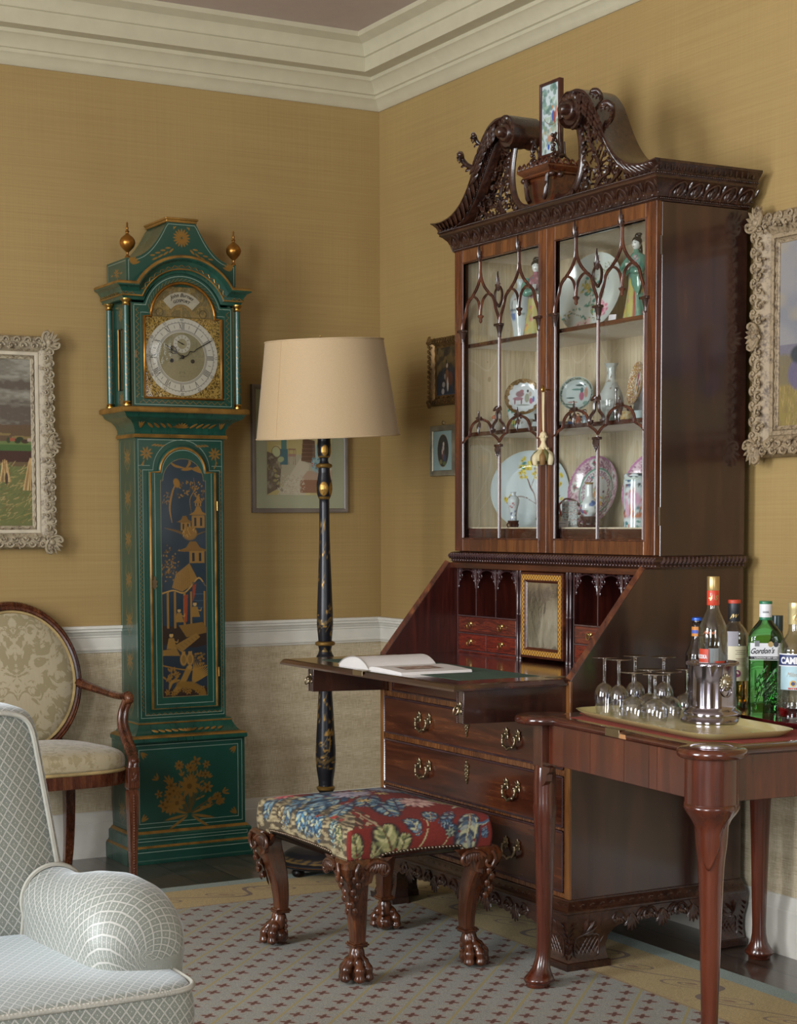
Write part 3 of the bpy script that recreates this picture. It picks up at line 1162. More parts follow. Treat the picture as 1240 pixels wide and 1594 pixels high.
  for k in range(90):
   p.blob(-.055 + rs.gauss(0,.02),1.09 + rs.gauss(0,.035),.004,.003,GO if k % 2 else GOD,rs.random()*3,.9,m)
  # large tiled roof
  p.poly([(-.03,1.065),(.025,1.105),(.055,1.05),(.03,1.02),(-.005,1.0),(-.045,1.015)],'8f6c36',1,m)
  for k in range(9):
   p.line([(-.03 + k*.006,1.065 + k*.0045),(-.04 + k*.0085,1.015 - k*.001)],.0014,GOD,1,.3)
  p.curve([(-.082,.995),(-.04,1.005),(.0,.995),(.03,1.018),(.062,1.05),(.088,1.02)],.007,'a98547',1,m,False)
  p.rect(.036,.09,.89,1.035,'22303a',.8)
  for X in (-.062,-.034,.004,.03,.084):
   p.rect(X - .004,X + .004,.865,1.0,'94713a',1,m)
  p.poly([(.0,.985),(.018,.99),(.014,.89),(.003,.88)],'7a3218',.95)
  p.poly([(.036,1.02),(.052,1.03),(.046,.985),(.036,.96)],'7a3218',.9)
  for Z in (.94,.965,.99):
   p.line([(.04,Z),(.082,Z)],.0014,'5d6f78',.8)
  # figures, terrace, jars
  for X,Z,s in ((.045,.925,1),(-.018,.905,.9),(-.05,.81,1.05)):
   p.blob(X,Z + .028*s,.0085*s,.009*s,'a98a58',0,1,.3)
   p.poly([(X - .018*s,Z - .02*s),(X - .01*s,Z + .018*s),(X + .01*s,Z + .018*s),(X + .02*s,Z - .02*s)],'96743c',1,m)
   p.curve([(X + .006,Z + .01),(X + .022*s,Z + .003),(X + .026*s,Z + .014)],.005,'a5824a',1,m)
   p.blob(X,Z + .036*s,.009*s,.004*s,D0)
  p.poly([(-.02,.875),(.075,.885),(.09,.865),(.09,.845),(.01,.83)],'7f6030',1,.45)
  p.poly([(-.04,.80),(.05,.845),(.065,.83),(-.01,.775)],'8b6a36',1,.45)
  for k in range(6):
   p.line([(-.03 + k*.015,.797 + k*.007),(-.012 + k*.013,.785 + k*.008)],.0015,D0,.9)
  p.poly([(-.083,.785),(-.03,.79),(-.015,.762),(-.083,.765)],'8b6a36',1,.45)
  for X in (-.002,.024):
   p.blob(X,.748,.016,.026,'a07c42',0,1,m); p.blob(X,.748,.009,.018,'4b3718',0,.6)
   p.rect(X - .007,X + .007,.768,.778,'a07c42',1,m)
  for k in range(26):
   p.blob(.06 + rs.gauss(0,.014),.745 + rs.gauss(0,.022),.0055,.0045,GO if k % 2 else '6c5a3a',0,.9,m)
  p.curve([(-.083,.728),(-.03,.715),(.03,.708),(.09,.722)],.006,GO,1,m,False)
  # pheasants among flowers
  for k in range(12):
   a = radians(28 + k*5)
   p.petal(.03,.655,.09,.006,a,'a07a3a',.95,m)
  p.curve([(-.035,.63),(-.005,.668),(.012,.70),(.02,.715)],.026,'9a763a',1,m,False)
  p.curve([(-.02,.655),(.03,.65),(.065,.63),(.075,.616)],.03,'8a6830',1,m,False)
  p.curve([(-.06,.64),(-.05,.665),(-.02,.672)],.016,'9a763a',1,m)
  p.blob(.022,.718,.011,.009,'a98547',0,1,m)
  for k in range(26):
   p.petal(rs.uniform(-.075,-.03),rs.uniform(.66,.705),.02,.008,rs.uniform(.3,2.6),GO,.85,m)
  for k in range(14):
   p.flower(rs.uniform(-.07,.075),rs.uniform(.618,.642),.011,GO,5,GOD,.9,m,.5,rs.random())
  p.c[outm] = keep[outm]
 panel('lacquer_scene',dcx - .116,dcx + .116,.578,top_fn(dcx,.116,1.436,.087),-.2112,190,720,'1b2a33',scene_paint,P_LACQ,D,.0008)
 for z in (1.316,.697):
  B().box(.137,.1415,-.2145,-.205,z - .018,z + .018,.001).build('hinge',M_BRASS,D,30)
 k = B()
 k.prism([(-.113,1.06),(-.107,1.052),(-.110,1.046),(-.102,1.04),(-.106,1.03),(-.102,1.022),(-.108,1.016),(-.113,1.008),(-.117,1.016),(-.123,1.022),(-.119,1.03),(-.123,1.04),(-.116,1.046),(-.118,1.052)],-.2135,-.2105,'y')
 k.build('keyhole_escutcheon',M_BRASSD,D,0)
 # cove up to the hood, hood base moulding
 b = B()
 b.wrap([(-.02,1.560),(.004,1.562),(.009,1.566),(.010,1.574),(.007,1.580),(.004,1.584),(.006,1.596),(.014,1.612),(.028,1.625),(.047,1.633),(.052,1.636),(.056,1.640),(.060,1.648),(.068,1.654),(.073,1.657),(.073,1.668),(.066,1.674),(.0,1.674)],-.174,.174,-.196,yb)
 b.build('hood_moulding',M_GREEN,C,30)
 g = B()
 g.wrap([(.0725,1.6535),(.0742,1.657),(.0742,1.667),(.0725,1.6705),(.068,1.6735)],-.174,.174,-.196,yb)
 g.wrap([(.0095,1.565),(.0115,1.571),(.0085,1.578)],-.174,.174,-.196,yb)
 g.build('hood_moulding_gilding',M_GOLDL,C,30)
 sc = B()
 for s in (-1,1):
  for k in range(1,5):
   sc.leaf((s*(.03 + .025*k - .02),-.2055,1.602),(s*(.03 + .025*k + .006),-.219,1.618),.010,(0,-1,-.6),.001)
  for q in (-.5,0,.5):
   sc.leaf((s*.158,-.2045,1.600),(s*(.158 + .022*sin(q)),-.222,1.60 + .023),.008,(0,-1,-.6),.001)
 for k in range(7):
  a = radians(10 + 160/6*k)
  sc.leaf((0,-.2055,1.603),(cos(a)*.032,-.2055 - .014*sin(a),1.603 + .018*sin(a)),.008,(0,-1,-.6),.001)
 sc.build('hood_cove_gilt_leaves',M_GOLDL,C,60)
 # hood case
 h = B()
 h.box(-.200,.200,-.060,yb,1.672,2.10)
 h.box(-.200,.200,-.212,-.06,1.672,1.70)
 h.box(-.200,-.188,-.212,-.06,1.70,1.735).box(-.200,-.188,-.212,-.06,1.96,2.10)
 h.box(-.200,-.188,-.212,-.165,1.735,1.96).box(-.200,-.188,-.105,-.06,1.735,1.96)
 h.box(.188,.200,-.212,-.06,1.70,2.10)
 h.box(-.2,.2,-.212,-.06,2.06,2.10)
 hood = h.build('hood',M_GREEN,C,30)
 B().box(-.1965,-.195,-.166,-.104,1.734,1.961).build('side_window_glass',M_PANE,hood,0)
 B().add([(-.2005,a,c) for a,c in ((-.167,1.733),(-.103,1.733),(-.103,1.962),(-.167,1.962))],[]).tube([(-.201,-.163,1.737),(-.201,-.107,1.737),(-.201,-.107,1.958),(-.201,-.163,1.958)],.003,6,closed=True).build('side_window_bead',M_GOLDL,hood,60)

 def hood_side(p):
  p.mottle(6,.14)
  for z in (1.705,2.01):
   p.flower(-.135,z,.026,GO,8,None,.8,.5,.35)
 # (the side window lies between two painted fields)
 for z0,z1 in ((1.676,1.732),(1.964,2.052)):
  panel('hood_side_panel',-.205,-.065,z0,z1,-.2016,50,30,GR,hood_side,P_LACQ,hood,.0014,'x')
 # dial
 zc,R = 2.004,.124
 hw = .149

 def dial_paint(p):
  p.c[:,3] = 0.9
  p.mottle(40,.25)
  i = p.y > 2.002
  n = vnoise(p.x*320,p.y*320,4)
  m = ((p.y < 2.0) & (np.hypot(p.x,p.y - 1.859) > .142))
  p.put(m*(n > .5)*.8,'d9b667',1,.9)
  p.put(m*(n < .38)*.8,'54431c',1,.7)
  p.put(i*1.0,'8a7a55',1,.75)
  n2 = vnoise(p.x*120,p.y*90,8)
  p.put(i*(n2 > .62)*.6,'b89a5e',1,.8)
  for s in (-1,1):
   p.ring(s*.085,2.018,.028,.006,'a98f56',.8,.8); p.ring(s*.085,2.018,.014,.005,'5d4d2a',.8,.6)
  p.ring(0,1.998,.048,.012,'a6895a',.9,.8)
  p.line([(-.14,2.003),(.14,2.003)],.003,'6a582f',1,.7)
 dial = panel('dial',-hw,hw,1.706,lambda x: max(2.012 if abs(x) > R - .002 else 0,zc + sqrt(max(0,R*R - x*x))),-.222,200,280,'a18446',dial_paint,painted('engraved_brass',.34,0,bump=.9,bscale=260,bdist=.002),C)
 dcz = 1.859

 def ring_part(name,cx,cz,r0,r1,y,painter,base,n=480,m=26,parent=dial):
  rr = np.linspace(r0,r1,m)
  A = np.linspace(0,2*pi,n,endpoint=False)
  X = (rr[:,None]*np.sin(A)[None]).ravel()
  Z = (rr[:,None]*np.cos(A)[None]).ravel()
  p = Paint(X,Z,base)
  p.c[:,3] = .35
  p.polar = (np.repeat(rr,n),np.tile(A,m))
  painter(p)
  V = np.column_stack([X + cx,np.full(len(X),y),Z + cz])
  F = [(j*n + i,j*n + (i + 1) % n,(j + 1)*n + (i + 1) % n,(j + 1)*n + i) for j in range(m - 1) for i in range(n)]
  F = [f[::-1] for f in F]
  b = B().add(V,F)
  # outer edge back to the dial plate
  e = [((m - 1)*n + i) for i in range(n)]
  base_n = b.n
  b.add([(X[k] + cx,y + .002,Z[k] + cz) for k in e],[])
  b.F += [(e[i],base_n + i,base_n + (i + 1) % n,e[(i + 1) % n]) for i in range(n)]
  o = b.build(name,P_DIAL,parent,40)
  set_col(o,np.vstack([p.c,p.c[e]]))
  return o
 P_DIAL = painted('silvered_dial',.42,0)
 ink = '241f1c'

 def ring_paint(p):
  rad,ang = p.polar
  for r in (.0935,.098,.136 - .0105):
   p.put((np.abs(rad - r) < .0011)*1.0,ink,.8)
  for k in range(60):
   a = 2*pi*k/60
   p.line([(sin(a)*.1255,cos(a)*.1255),(sin(a)*.130,cos(a)*.130)],.0012,ink,.8)
  num = ['XII','I','II','III','IIII','V','VI','VII','VIII','IX','X','XI']
  for k,s in enumerate(num):
   a = 2*pi*k/12
   W = {'I': .0055,'V': .011,'X': .011}
   tot = sum(W[ch] for ch in s)
   t = -tot/2

   def pt(u,r):           # u across, r radial
    return (sin(a)*r + cos(a)*u,cos(a)*r - sin(a)*u)
   for ch in s:
    w = W[ch]
    c = t + w/2
    if ch == 'I': p.line([pt(c,.101),pt(c,.122)],.0040,ink)
    if ch == 'V': p.line([pt(c - .004,.121),pt(c,.102),pt(c + .004,.121)],.0030,ink)
    if ch == 'X':
     p.line([pt(c - .0042,.121),pt(c + .0042,.102)],.0040,ink)
     p.line([pt(c + .0042,.121),pt(c - .0042,.102)],.0016,ink)
    t += w
   a2 = a + pi/12
   p.line([(sin(a2)*.107,cos(a2)*.107),(sin(a2)*.116,cos(a2)*.116)],.003,ink)
 chap = ring_part('chapter_ring',0,dcz,.090,.141,-.2245,ring_paint,'c6bfb2')
 for k in range(12):
  a = 2*pi*k/12
  s = str(k*5 or 60)
  letters('minute_numeral',s,.0135,M_INK,chap,lambda x,y,a=a: (sin(a)*(.1308 + y) + cos(a)*x,-.2252,dcz + cos(a)*(.1308 + y) - sin(a)*x))
 ring_part('dial_centre',0,dcz,.002,.090,-.2240,lambda p: (p.mottle(300,.12),p.line([(-.02,-.058),(.02,-.058)],.001,'6a6048'),p.line([(-.009,-.054),(.009,-.054),(.009,-.070),(-.009,-.070)],.002,'6a6048',1,.5,False,True)),'8c8264',160,60)

 def sec_paint(p):
  rad,ang = p.polar
  for k in range(12):
   a = 2*pi*k/12
   p.line([(sin(a)*.022,cos(a)*.022),(sin(a)*.030,cos(a)*.030)],.0022,ink)
  p.put((rad < .0195)*1.0,'8c8264')
 sec = ring_part('seconds_dial',0,dcz + .048,.001,.033,-.2255,sec_paint,'b9b2a4',160,20)
 for x in (-.041,.041):
  B().lathe([(.0075,-.0262),(.0075,-.0232),(.004,-.0232)],16,(x,-.2,dcz - .014),axis='y').build('winding_hole',M_INK,dial,40)
 # hands
 hh = B()
 a = radians(-57)
 d = (sin(a),cos(a))

 def hp(r,u): return (d[0]*r + d[1]*u,-.2285,dcz + d[1]*r - d[0]*u)
 hh.tube([hp(0,0),hp(.03,0)],.0022,6,flat=.5)
 for s in (-1,1):
  hh.tube([hp(.026,0),hp(.036,s*.010),hp(.05,s*.013),hp(.058,s*.006),hp(.050,s*.001)],.0022,6,flat=.5)
  hh.tube([hp(.040,0),hp(.048,s*.006),hp(.056,s*.012)],.0016,6,flat=.5)
 hh.tube([hp(.03,0),hp(.082,0)],[.0024,.0008],6)
 hh.build('hour_hand',M_INK,dial,60)
 hh = B()
 a = radians(61)
 d = (sin(a),cos(a))
 pts = [hp(-.012,0),hp(.02,.003),hp(.035,-.004),hp(.05,.004),hp(.065,0),hp(.128,0)]
 hh.tube([(x,-.2305,z) for x,y,z in spline(pts,4)],.0017,6)
 hh.ball((0,-.230,dcz),(.007,.003,.007),14,6)
 hh.build('minute_hand',M_INK,dial,60)
 a = radians(-65)
 B().tube([(sin(a)*-.008,-.2272,dcz + .048 + cos(a)*-.008),(sin(a)*.02,-.2272,dcz + .048 + cos(a)*.02)],.0014,6).ball((0,-.2272,dcz + .048),.003,8,5).build('seconds_hand',M_INK,dial,60)
 # name plate in the arch
 np_ = B()
 r0,r1,c0 = .054,.094,2.0
 a0,a1 = radians(-50),radians(50)
 n = 20
 out = [(sin(a0 + (a1 - a0)*k/n)*r1,c0 + cos(a0 + (a1 - a0)*k/n)*r1) for k in range(n + 1)] + [(sin(a1 - (a1 - a0)*k/n)*r0,c0 - .004 + cos(a1 - (a1 - a0)*k/n)*r0) for k in range(n + 1)]
 np_.prism(out,-.2245,-.2215,'y')
 plate = np_.build('name_plate',plain('silvered_plate','b3a996',.4,.35),dial,30)
 for txt,rr,sz,sh,wd in (('John Burnes',.077,.019,.35,.092),('GOSPORT',.0585,.0145,0,.062)):
  letters('engraved_name',txt,sz,M_INK,plate,lambda x,y,rr=rr: (sin(x/rr)*(rr + y),-.2252,c0 + cos(x/rr)*(rr + y)),sh,.0003,wd)
 # hood door
 def door_out(ins):
  hw_,r = .197 - ins,.156 - ins
  zt = 2.046 - ins
  a = math.acos(min(1,max(-1,(zt - 2.0)/r)))
  pts = [(-hw_,1.676 + ins),(-hw_,zt)]
  n = 24
  pts += [(-sin(a - 2*a*k/n)*r,2.0 + cos(a - 2*a*k/n)*r) for k in range(n + 1)]
  pts += [(hw_,zt),(hw_,1.676 + ins)]
  return pts

 def open_out(ins):
  r = .123 - ins
  pts = [(-.149 + ins,1.709 + ins),(-.149 + ins,2.0),(-r,2.0)] + [(-r*cos(pi*k/24),2.0 + r*sin(pi*k/24)) for k in range(1,24)] + [(r,2.0),(.149 - ins,2.0),(.149 - ins,1.709 + ins)]
  return pts
 o_,i_ = door_out(0),open_out(0)
 # resample both outlines by angle so that they can be bridged
 def resample(pts,n=144):
  cx,cz = 0,1.88
  res = []
  P = pts + [pts[0]]
  for k in range(n):
   a = 2*pi*k/n + .0001
   dx,dz = sin(a),cos(a)
   best = None
   for (x0,z0),(x1,z1) in zip(P[:-1],P[1:]):
    ex,ez = x1 - x0,z1 - z0
    den = dx*ez - dz*ex
    if abs(den) < 1e-12: continue
    t = ((x0 - cx)*ez - (z0 - cz)*ex)/den
    u = ((x0 - cx)*dz - (z0 - cz)*dx)/den
    if t > 0 and -1e-6 <= u <= 1 + 1e-6 and (best is None or t > best): best = t
   res.append((cx + dx*best,cz + dz*best))
  return res
 n = 720
 A_,I_ = resample(o_,n),resample(i_,n)
 m = 26
 V = []
 for j in range(m + 1):
  t = j/m
  V += [(A_[k][0]*(1 - t) + I_[k][0]*t,-.2362,A_[k][1]*(1 - t) + I_[k][1]*t) for k in range(n)]
 F = [(j*n + i,j*n + (i + 1) % n,(j + 1)*n + (i + 1) % n,(j + 1)*n + i) for j in range(m) for i in range(n)]
 k0 = len(V)
 V += [(x,-.2225,z) for x,z in A_] + [(x,-.2225,z) for x,z in I_]
 F += [(i,k0 + i,k0 + (i + 1) % n,(i + 1) % n) for i in range(n)]
 F += [(m*n + i,m*n + (i + 1) % n,k0 + n + (i + 1) % n,k0 + n + i) for i in range(n)]
 p = Paint([v[0] for v in V],[v[2] for v in V],GR)
 p.mottle(6,.12)
 p.line(door_out(.007),.0022,LN,.9,0,False,True)
 p.line([(x*1.0,z) for x,z in door_out(.034)],.002,LN,.7,0,False,True)
 dm = door_out(.0195)
 diaper(p,spline(dm[2:-2],1),.011,.010,GO)
 diaper(p,[(-.1765,1.70),(-.1765,2.03)],.012,.010,GO)
 diaper(p,[(.1765,1.70),(.1765,2.03)],.012,.010,GO)
 diaper(p,[(-.17,1.6935),(.17,1.6935)],.011,.012,GO)
 door = B().add(V,F).build('hood_door',P_LACQ,C,30)
 fix_normals(door)
 set_col(door,p.c)
 P3 = [(x,-.2375,z) for x,z in open_out(-.002)]
 B().tube(P3,.0058,8,closed=True,upv=(0,-1,0)).build('door_gilt_bead',M_GOLDB,door,60)
 B().prism(open_out(-.001),-.2335,-.2325,'y').build('dial_glass',M_PANE,door,0)
 B().prism([(-.184 + x,1.862 + z) for x,z in ((0,.016),(.005,.008),(.003,0),(.006,-.008),(0,-.016),(-.006,-.008),(-.003,0),(-.005,.008))],-.2385,-.236,'y').build('keyhole_escutcheon',M_BRASSD,door,0)
 # columns
 for x,y in ((-.218,-.232),(.218,-.232),(-.214,-.048),(.214,-.048)):
  def colp(p):
   p.mottle(20,.1)
   for k in range(13):
    z = 1.725 + k*.019
    s = 1 if k % 2 else -1
    p.petal(-.001*s,z,.013,.0045,pi/2 + s*.75,GO,.95,.45)
    p.petal(.001*s,z + .006,.010,.0035,pi/2 - s*.6,GO,.9,.45)
  col = lathe_paint('hood_column',[(.0115,1.69),(.0122,1.80),(.0115,1.93),(.0105,2.035)],40,'1d4a3f',colp,P_LACQ,C,(x,y,0),45)
  B().lathe([(.012,1.674),(.0165,1.676),(.0165,1.681),(.012,1.684),(.0145,1.688),(.0125,1.693)],20,(x,y,0)).build('column_base',M_BRASS,col,50)
  B().lathe([(.0112,2.033),(.0135,2.036),(.0115,2.041),(.0125,2.046),(.0185,2.052),(.0185,2.058)],20,(x,y,0)).build('column_capital',M_BRASS,col,50)
 # cornice, arching over the dial
 prof = [(-.01,2.054),(.002,2.056),(.004,2.064),(.010,2.070),(.011,2.084),(.014,2.088),(.019,2.096),(.030,2.102),(.033,2.104),(.033,2.114),(.026,2.118),(-.01,2.118)]

 def cornice(prof,name,mat):
  hw2,yf = .228,-.236
  rings = []
  n = 28
  for pr,z in prof:
   dz = z - 2.054
   rad = .158 + dz                       # the moulding turns up over the arch
   ringp = [(-hw2 - pr,yb,z),(-hw2 - pr,yf - pr,z)]
   zc_ = 2.0
   a = math.acos(min(.999,(z - zc_)/rad))
   for k in range(n + 1):
    t = a - 2*a*k/n
    ringp.append((-sin(t)*rad,yf - pr,zc_ + cos(t)*rad))
   ringp += [(hw2 + pr,yf - pr,z),(hw2 + pr,yb,z)]
   rings.append(ringp)
  k = len(rings[0])
  V = [q for r in rings for q in r]
  J = len(rings)
  F = [(j*k + i,j*k + i + 1,((j + 1) % J)*k + i + 1,((j + 1) % J)*k + i) for j in range(J) for i in range(k - 1)]
  F += [tuple(j*k for j in range(J)),tuple(j*k + k - 1 for j in range(J))[::-1]]
  return fix_normals(B().add(V,F).build(name,mat,C,28))
 cornice(prof,'hood_cornice',M_GREEN)
 cornice([(.032,2.1075),(.0345,2.108),(.0345,2.1145),(.029,2.1185),(.026,2.1178)],'cornice_gilding',M_GOLDL)
 cornice([(.0095,2.0675),(.0115,2.0695),(.0115,2.0725),(.0095,2.0735)],'cornice_gilt_fillet',M_GOLDL)
 sc = B()
 n = 30
 for k in range(n):
  a = radians(-60 + 120*k/(n - 1))
  a2 = a + radians(3.5)
  r1_,r2_ = (.1795,.188) if k % 2 else (.188,.1795)
  sc.tube([(sin(a)*r1_,-.2482,2.0 + cos(a)*r1_),(sin(a2)*r2_,-.2486,2.0 + cos(a2)*r2_)],.0014,4)
 for s in (-1,1):
  for k in range(5):
   sc.tube([(s*(.19 + .01*k),-.2482,2.073 + .008*(k % 2)),(s*(.20 + .01*k),-.2484,2.081 - .008*(k % 2))],.0013,4)
 for k in range(16):
  sc.tube([(-.2404,-.22 + .012*k,2.073 + .008*(k % 2)),(-.2404,-.208 + .012*k,2.081 - .008*(k % 2))],.0013,4)
 sc.build('cornice_gilt_pattern',M_GOLDL,C,60)
 # pagoda top
 def topf(x):
  x = abs(x)
  if x < .056: return 2.343
  t = (x - .056)/(.212 - .056)
  return 2.343 - (2.343 - 2.204)*(1 - (1 - t)**2.3) if t < 1 else 2.204
 xs = [-.212 + .424*k/48 for k in range(49)]
 B().prism([(-.212,2.112)] + [(x,topf(x)) for x in xs] + [(.212,2.112)],-.2305,-.028,'y').build('pagoda_top',M_GREEN,C,30)
 B().box(-.060,.060,-.236,-.024,2.342,2.352,.002).box(-.064,.064,-.240,-.020,2.351,2.359,.002).build('top_cap',M_GOLDL,C,30)

 def tymp(p):
  p.mottle(6,.14)
  p.line([(-.205,2.11)] + [(x*.97,topf(x) - .008) for x in xs] + [(.205,2.11)],.0022,LN,.9)
  for k in range(16):
   a = 2*pi*k/16
   p.petal(0,2.288,.034,.009,a,GO,1,.6)
  for s in (-1,1):
   p.petal(s*.02,2.33,.014,.005,pi + .8 if s < 0 else -.8,GO,1,.5)
   p.petal(s*.03,2.33,.014,.005,-pi/2,GO,1,.5)
   for k in range(4):
    p.petal(s*(.03 + .02*k),2.25 - .012*k,.028,.008,(0 if s > 0 else pi) - s*(.75 - .1*k),GO,1,.6)
    p.petal(s*(.04 + .02*k),2.25 - .010*k,.024,.007,(0 if s > 0 else pi) - s*.1,GO,1,.6)
   for q in range(5):
    p.petal(s*.195,2.18,.036,.010,pi/2 + s*(-.2 + .35*q),GO,1,.6)
 panel('tympanum_panel',-.212,.212,2.113,topf,-.2322,260,150,GR,tymp,P_LACQ,C,.0016)

 def blk(p):
  p.mottle(6,.14)
  p.line([(-.222,2.126),(-.04,2.126),(-.04,2.194),(-.222,2.194)],.0022,LN,.8,0,False,True)
  gold_spray(p,-.13,2.158,.03,GO,12,0,2*pi)
  for s in (-1,1):
   p.petal(-.13 + s*.03,2.155,.03,.008,0 if s > 0 else pi,GO,.9,.5)
 panel('top_side_panel',-.2305,-.03,2.119,2.203,-.2134,80,40,GR,blk,P_LACQ,C,.0014,'x')
 for x in (-.205,.210):
  B().lathe([(.009,2.204),(.009,2.208),(.005,2.212),(.0045,2.222),(.007,2.226),(.014,2.232),(.024,2.243),(.0285,2.255),(.0275,2.265),(.021,2.276),(.011,2.284),
     (.0055,2.289),(.005,2.294),(.008,2.297),(.005,2.301),(.0035,2.306),(.0055,2.310),(.003,2.314),(.0033,2.326),(.001,2.331)],28,(x,-.222,0)).build('finial',M_GOLDB,C,60)
 return C


M_INK = plain('black_ink','201a18',.5)
M_GOLDB = plain('burnished_gilding','94652a',.3,.85,.25,70,vary=.35)
make_clock()


# ------------------------------------------------------------------ the standard lamp
def make_lamp():
 L = thing('floor_lamp','black lacquered standard lamp with gilt decoration and a pale fabric shade, in the corner','lamp',(-.612,-.700,0))
 P_BLK = painted('black_gold_lacquer',.3,0,Specular_IOR_Level=.35)
 bk = '17171c'

 def base_p(p):
  p.mottle(30,.2)
  for k in range(26):
   a = -pi + 2*pi*k/26
   r = random.Random(k)
   x = a*Rb[0]
   p.curve([(x,.062 + .0),(x + .02,.058),(x + .05,.052 + .01*r.random())],.004,'7a6236',.8,.5)
   p.blob(x + .03,.066,.012,.0035,'6b5730',.3,.8,.5)
 prof = [(.168,.034),(.174,.038),(.176,.044),(.172,.050),(.165,.054),(.154,.070),(.134,.084),(.104,.095),(.074,.101),(.056,.104),(.050,.108),(.053,.114),(.048,.120),(.036,.126),(.033,.138),(.036,.15)]
 Rb = [sum(p[0] for p in prof)/len(prof)]
 base = lathe_paint('lamp_base',prof,90,bk,base_p,P_BLK,L,sub=4)
 B().lathe([(.1752,.0425),(.1772,.044),(.1752,.0455)],60,caps=False).lathe([(.0495,.099),(.0515,.1005),(.0495,.102)],40,caps=False).build('gilt_line',M_GOLDB,base,60)
 for k in range(4):
  a = radians(-70 + 90*k)
  B().lathe([(.012,.0062),(.02,.012),(.023,.02),(.02,.03),(.012,.036)],16,(cos(a)*.145,sin(a)*.145,0)).build('bun_foot',M_BLACK,base,60)
 z = [(.036,.15),(.030,.20),(.026,.25),(.024,.29),(.033,.303),(.034,.309),(.026,.315),(.027,.335),(.033,.37),(.036,.41),(.036,.45),(.033,.50),(.029,.57),(.025,.64),(.023,.70),(.0235,.73),
   (.030,.765),(.032,.777),(.026,.787),(.022,.800),(.0245,.815),(.035,.819),(.036,.824),(.034,.829),(.024,.834),(.0255,.85),(.029,.89),(.0285,.93),(.0265,.98),(.0235,1.06),(.0205,1.14),(.0185,1.22),(.0178,1.335),
   (.021,1.340),(.025,1.352),(.029,1.37),(.0285,1.385),(.024,1.405),(.020,1.43),(.020,1.445),(.027,1.448),(.029,1.453),(.027,1.459),(.0165,1.463),(.0145,1.472),(.0155,1.48),(.021,1.485),(.0245,1.50),(.0245,1.52),(.0225,1.54),(.023,1.548),(.027,1.551),(.027,1.556),(.012,1.56),(.01,1.60)]

 def pole_p(p):
  g,gd = 'a07a3c','6f5a34'
  R = .026
  for z0,z1 in ((.300,.313),(.816,.832),(1.336,1.345),(1.446,1.461),(1.549,1.56),(1.482,1.487)):
   p.rect(-1,1,z0,z1,'8a6a34',.9,.7)
  for a in (-2.2,-.55,.75,2.3):
   x = a*R
   p.blob(x,1.372,.016,.026,g,0,1,.7,.15)
   for q in (-.3,0,.3): p.line([(x,1.35),(x + q*.03,1.395)],.0014,'5a431c',.8,.3)
   p.blob(x + .005,1.507,.014,.02,g,0,1,.7,.15)
   p.poly([(x - .014,.795),(x,.812),(x + .014,.795)],gd,.9,.5)
  rs = random.Random(2)
  for zc_ in (1.24,1.16,1.05,.93,.88,.62,.56,.47,.43,.39):
   for a in (-1.6,-.2,1.2,2.6):
    x = a*R + rs.uniform(-.01,.01)
    p.curve([(x - .014,zc_ - .012),(x,zc_ + .012),(x + .006,zc_ + .03)],.003,gd,.9,.5)
    for q in range(6): p.petal(x + rs.uniform(-.012,.012),zc_ + rs.uniform(-.022,.022),.016,.005,rs.uniform(0,6.28),g if q % 2 else gd,.85,.6)
  for zc_ in (.905,.41):
   i = (np.abs(p.y - zc_ - .008*np.sin(p.x*90)) < .006)
   p.put(i*.6,gd,1,.5)
  # palm tree
  x0 = -.1*R
  p.line([(x0,.44),(x0 + .004,.50)],.003,g,1,.6)
  for a in (.2,.7,1.3,1.9,2.5,3.0): p.petal(x0 + .004,.50,.024,.006,a,g,1,.6)
 n = 64
 pole = lathe_paint('lamp_pole',z,n,bk,pole_p,P_BLK,L,sub=9)
 # shade
 sh = B()
 zb,zt,rb,rt = 1.555,1.890,.2530,.208
 sh.lathe([(rb,zb),(rt,zt),(rt - .002,zt),(rb - .002,zb)],72,caps=False)
 sh.F += [(i,(i + 1) % 72,3*72 + (i + 1) % 72,3*72 + i)[::-1] for i in range(72)]
 t = NT('pale_silk_shade')
 w = t.noise(t.coords((500,500,500)),1,2)
 t.set(Base_Color=t.ramp(w,[(.3,'ad9470'),(.7,'b89f7a')]),Roughness=.7,Sheen_Weight=.2)
 t.bump(w,.15,.0005)
 shade = sh.build('lamp_shade',t.m,L,60)
 M_BIND = plain('cream_binding','b89f7c',.7)
 for r,zz in ((rb + .0005,zb),(rt + .0005,zt)):
  B().tube([(r*cos(2*pi*k/72),r*sin(2*pi*k/72),zz) for k in range(72)],.0026,6,closed=True).build('shade_binding',M_BIND,shade,60)
 a = radians(-162)
 B().tube([(rb*cos(a)*1.002,rb*sin(a)*1.002,zb),(rt*cos(a)*1.002,rt*sin(a)*1.002,zt)],.0009,5).build('shade_seam',M_SHSEAM,shade,60)
 # the shade sits a little crooked on its carrier
 from mathutils import Quaternion
 q = Quaternion(Vector((.892,-.453,0)),radians(3.4)) @ Quaternion(Vector((.453,.892,0)),radians(-2.0))
 pv = Vector((0,0,1.72))
 shade.matrix_local = Matrix.Translation(pv + Vector((.008,-.004,0))) @ q.to_matrix().to_4x4() @ Matrix.Translation(-pv)
 c = B().lathe([(.014,1.60),(.02,1.61),(.02,1.66),(.012,1.665)],16)
 for k in range(3):
  a = 2*pi*k/3
  c.tube([(0,0,1.876),(rt*cos(a),rt*sin(a),zt - .004)],.002,5)
 c.tube([(0,0,1.66),(0,0,1.876)],.003,6)
 c.build('shade_carrier',M_BRASS,L,50)
 return L


M_SHSEAM = plain('shade_seam_thread','b79c78',.8)
make_lamp()

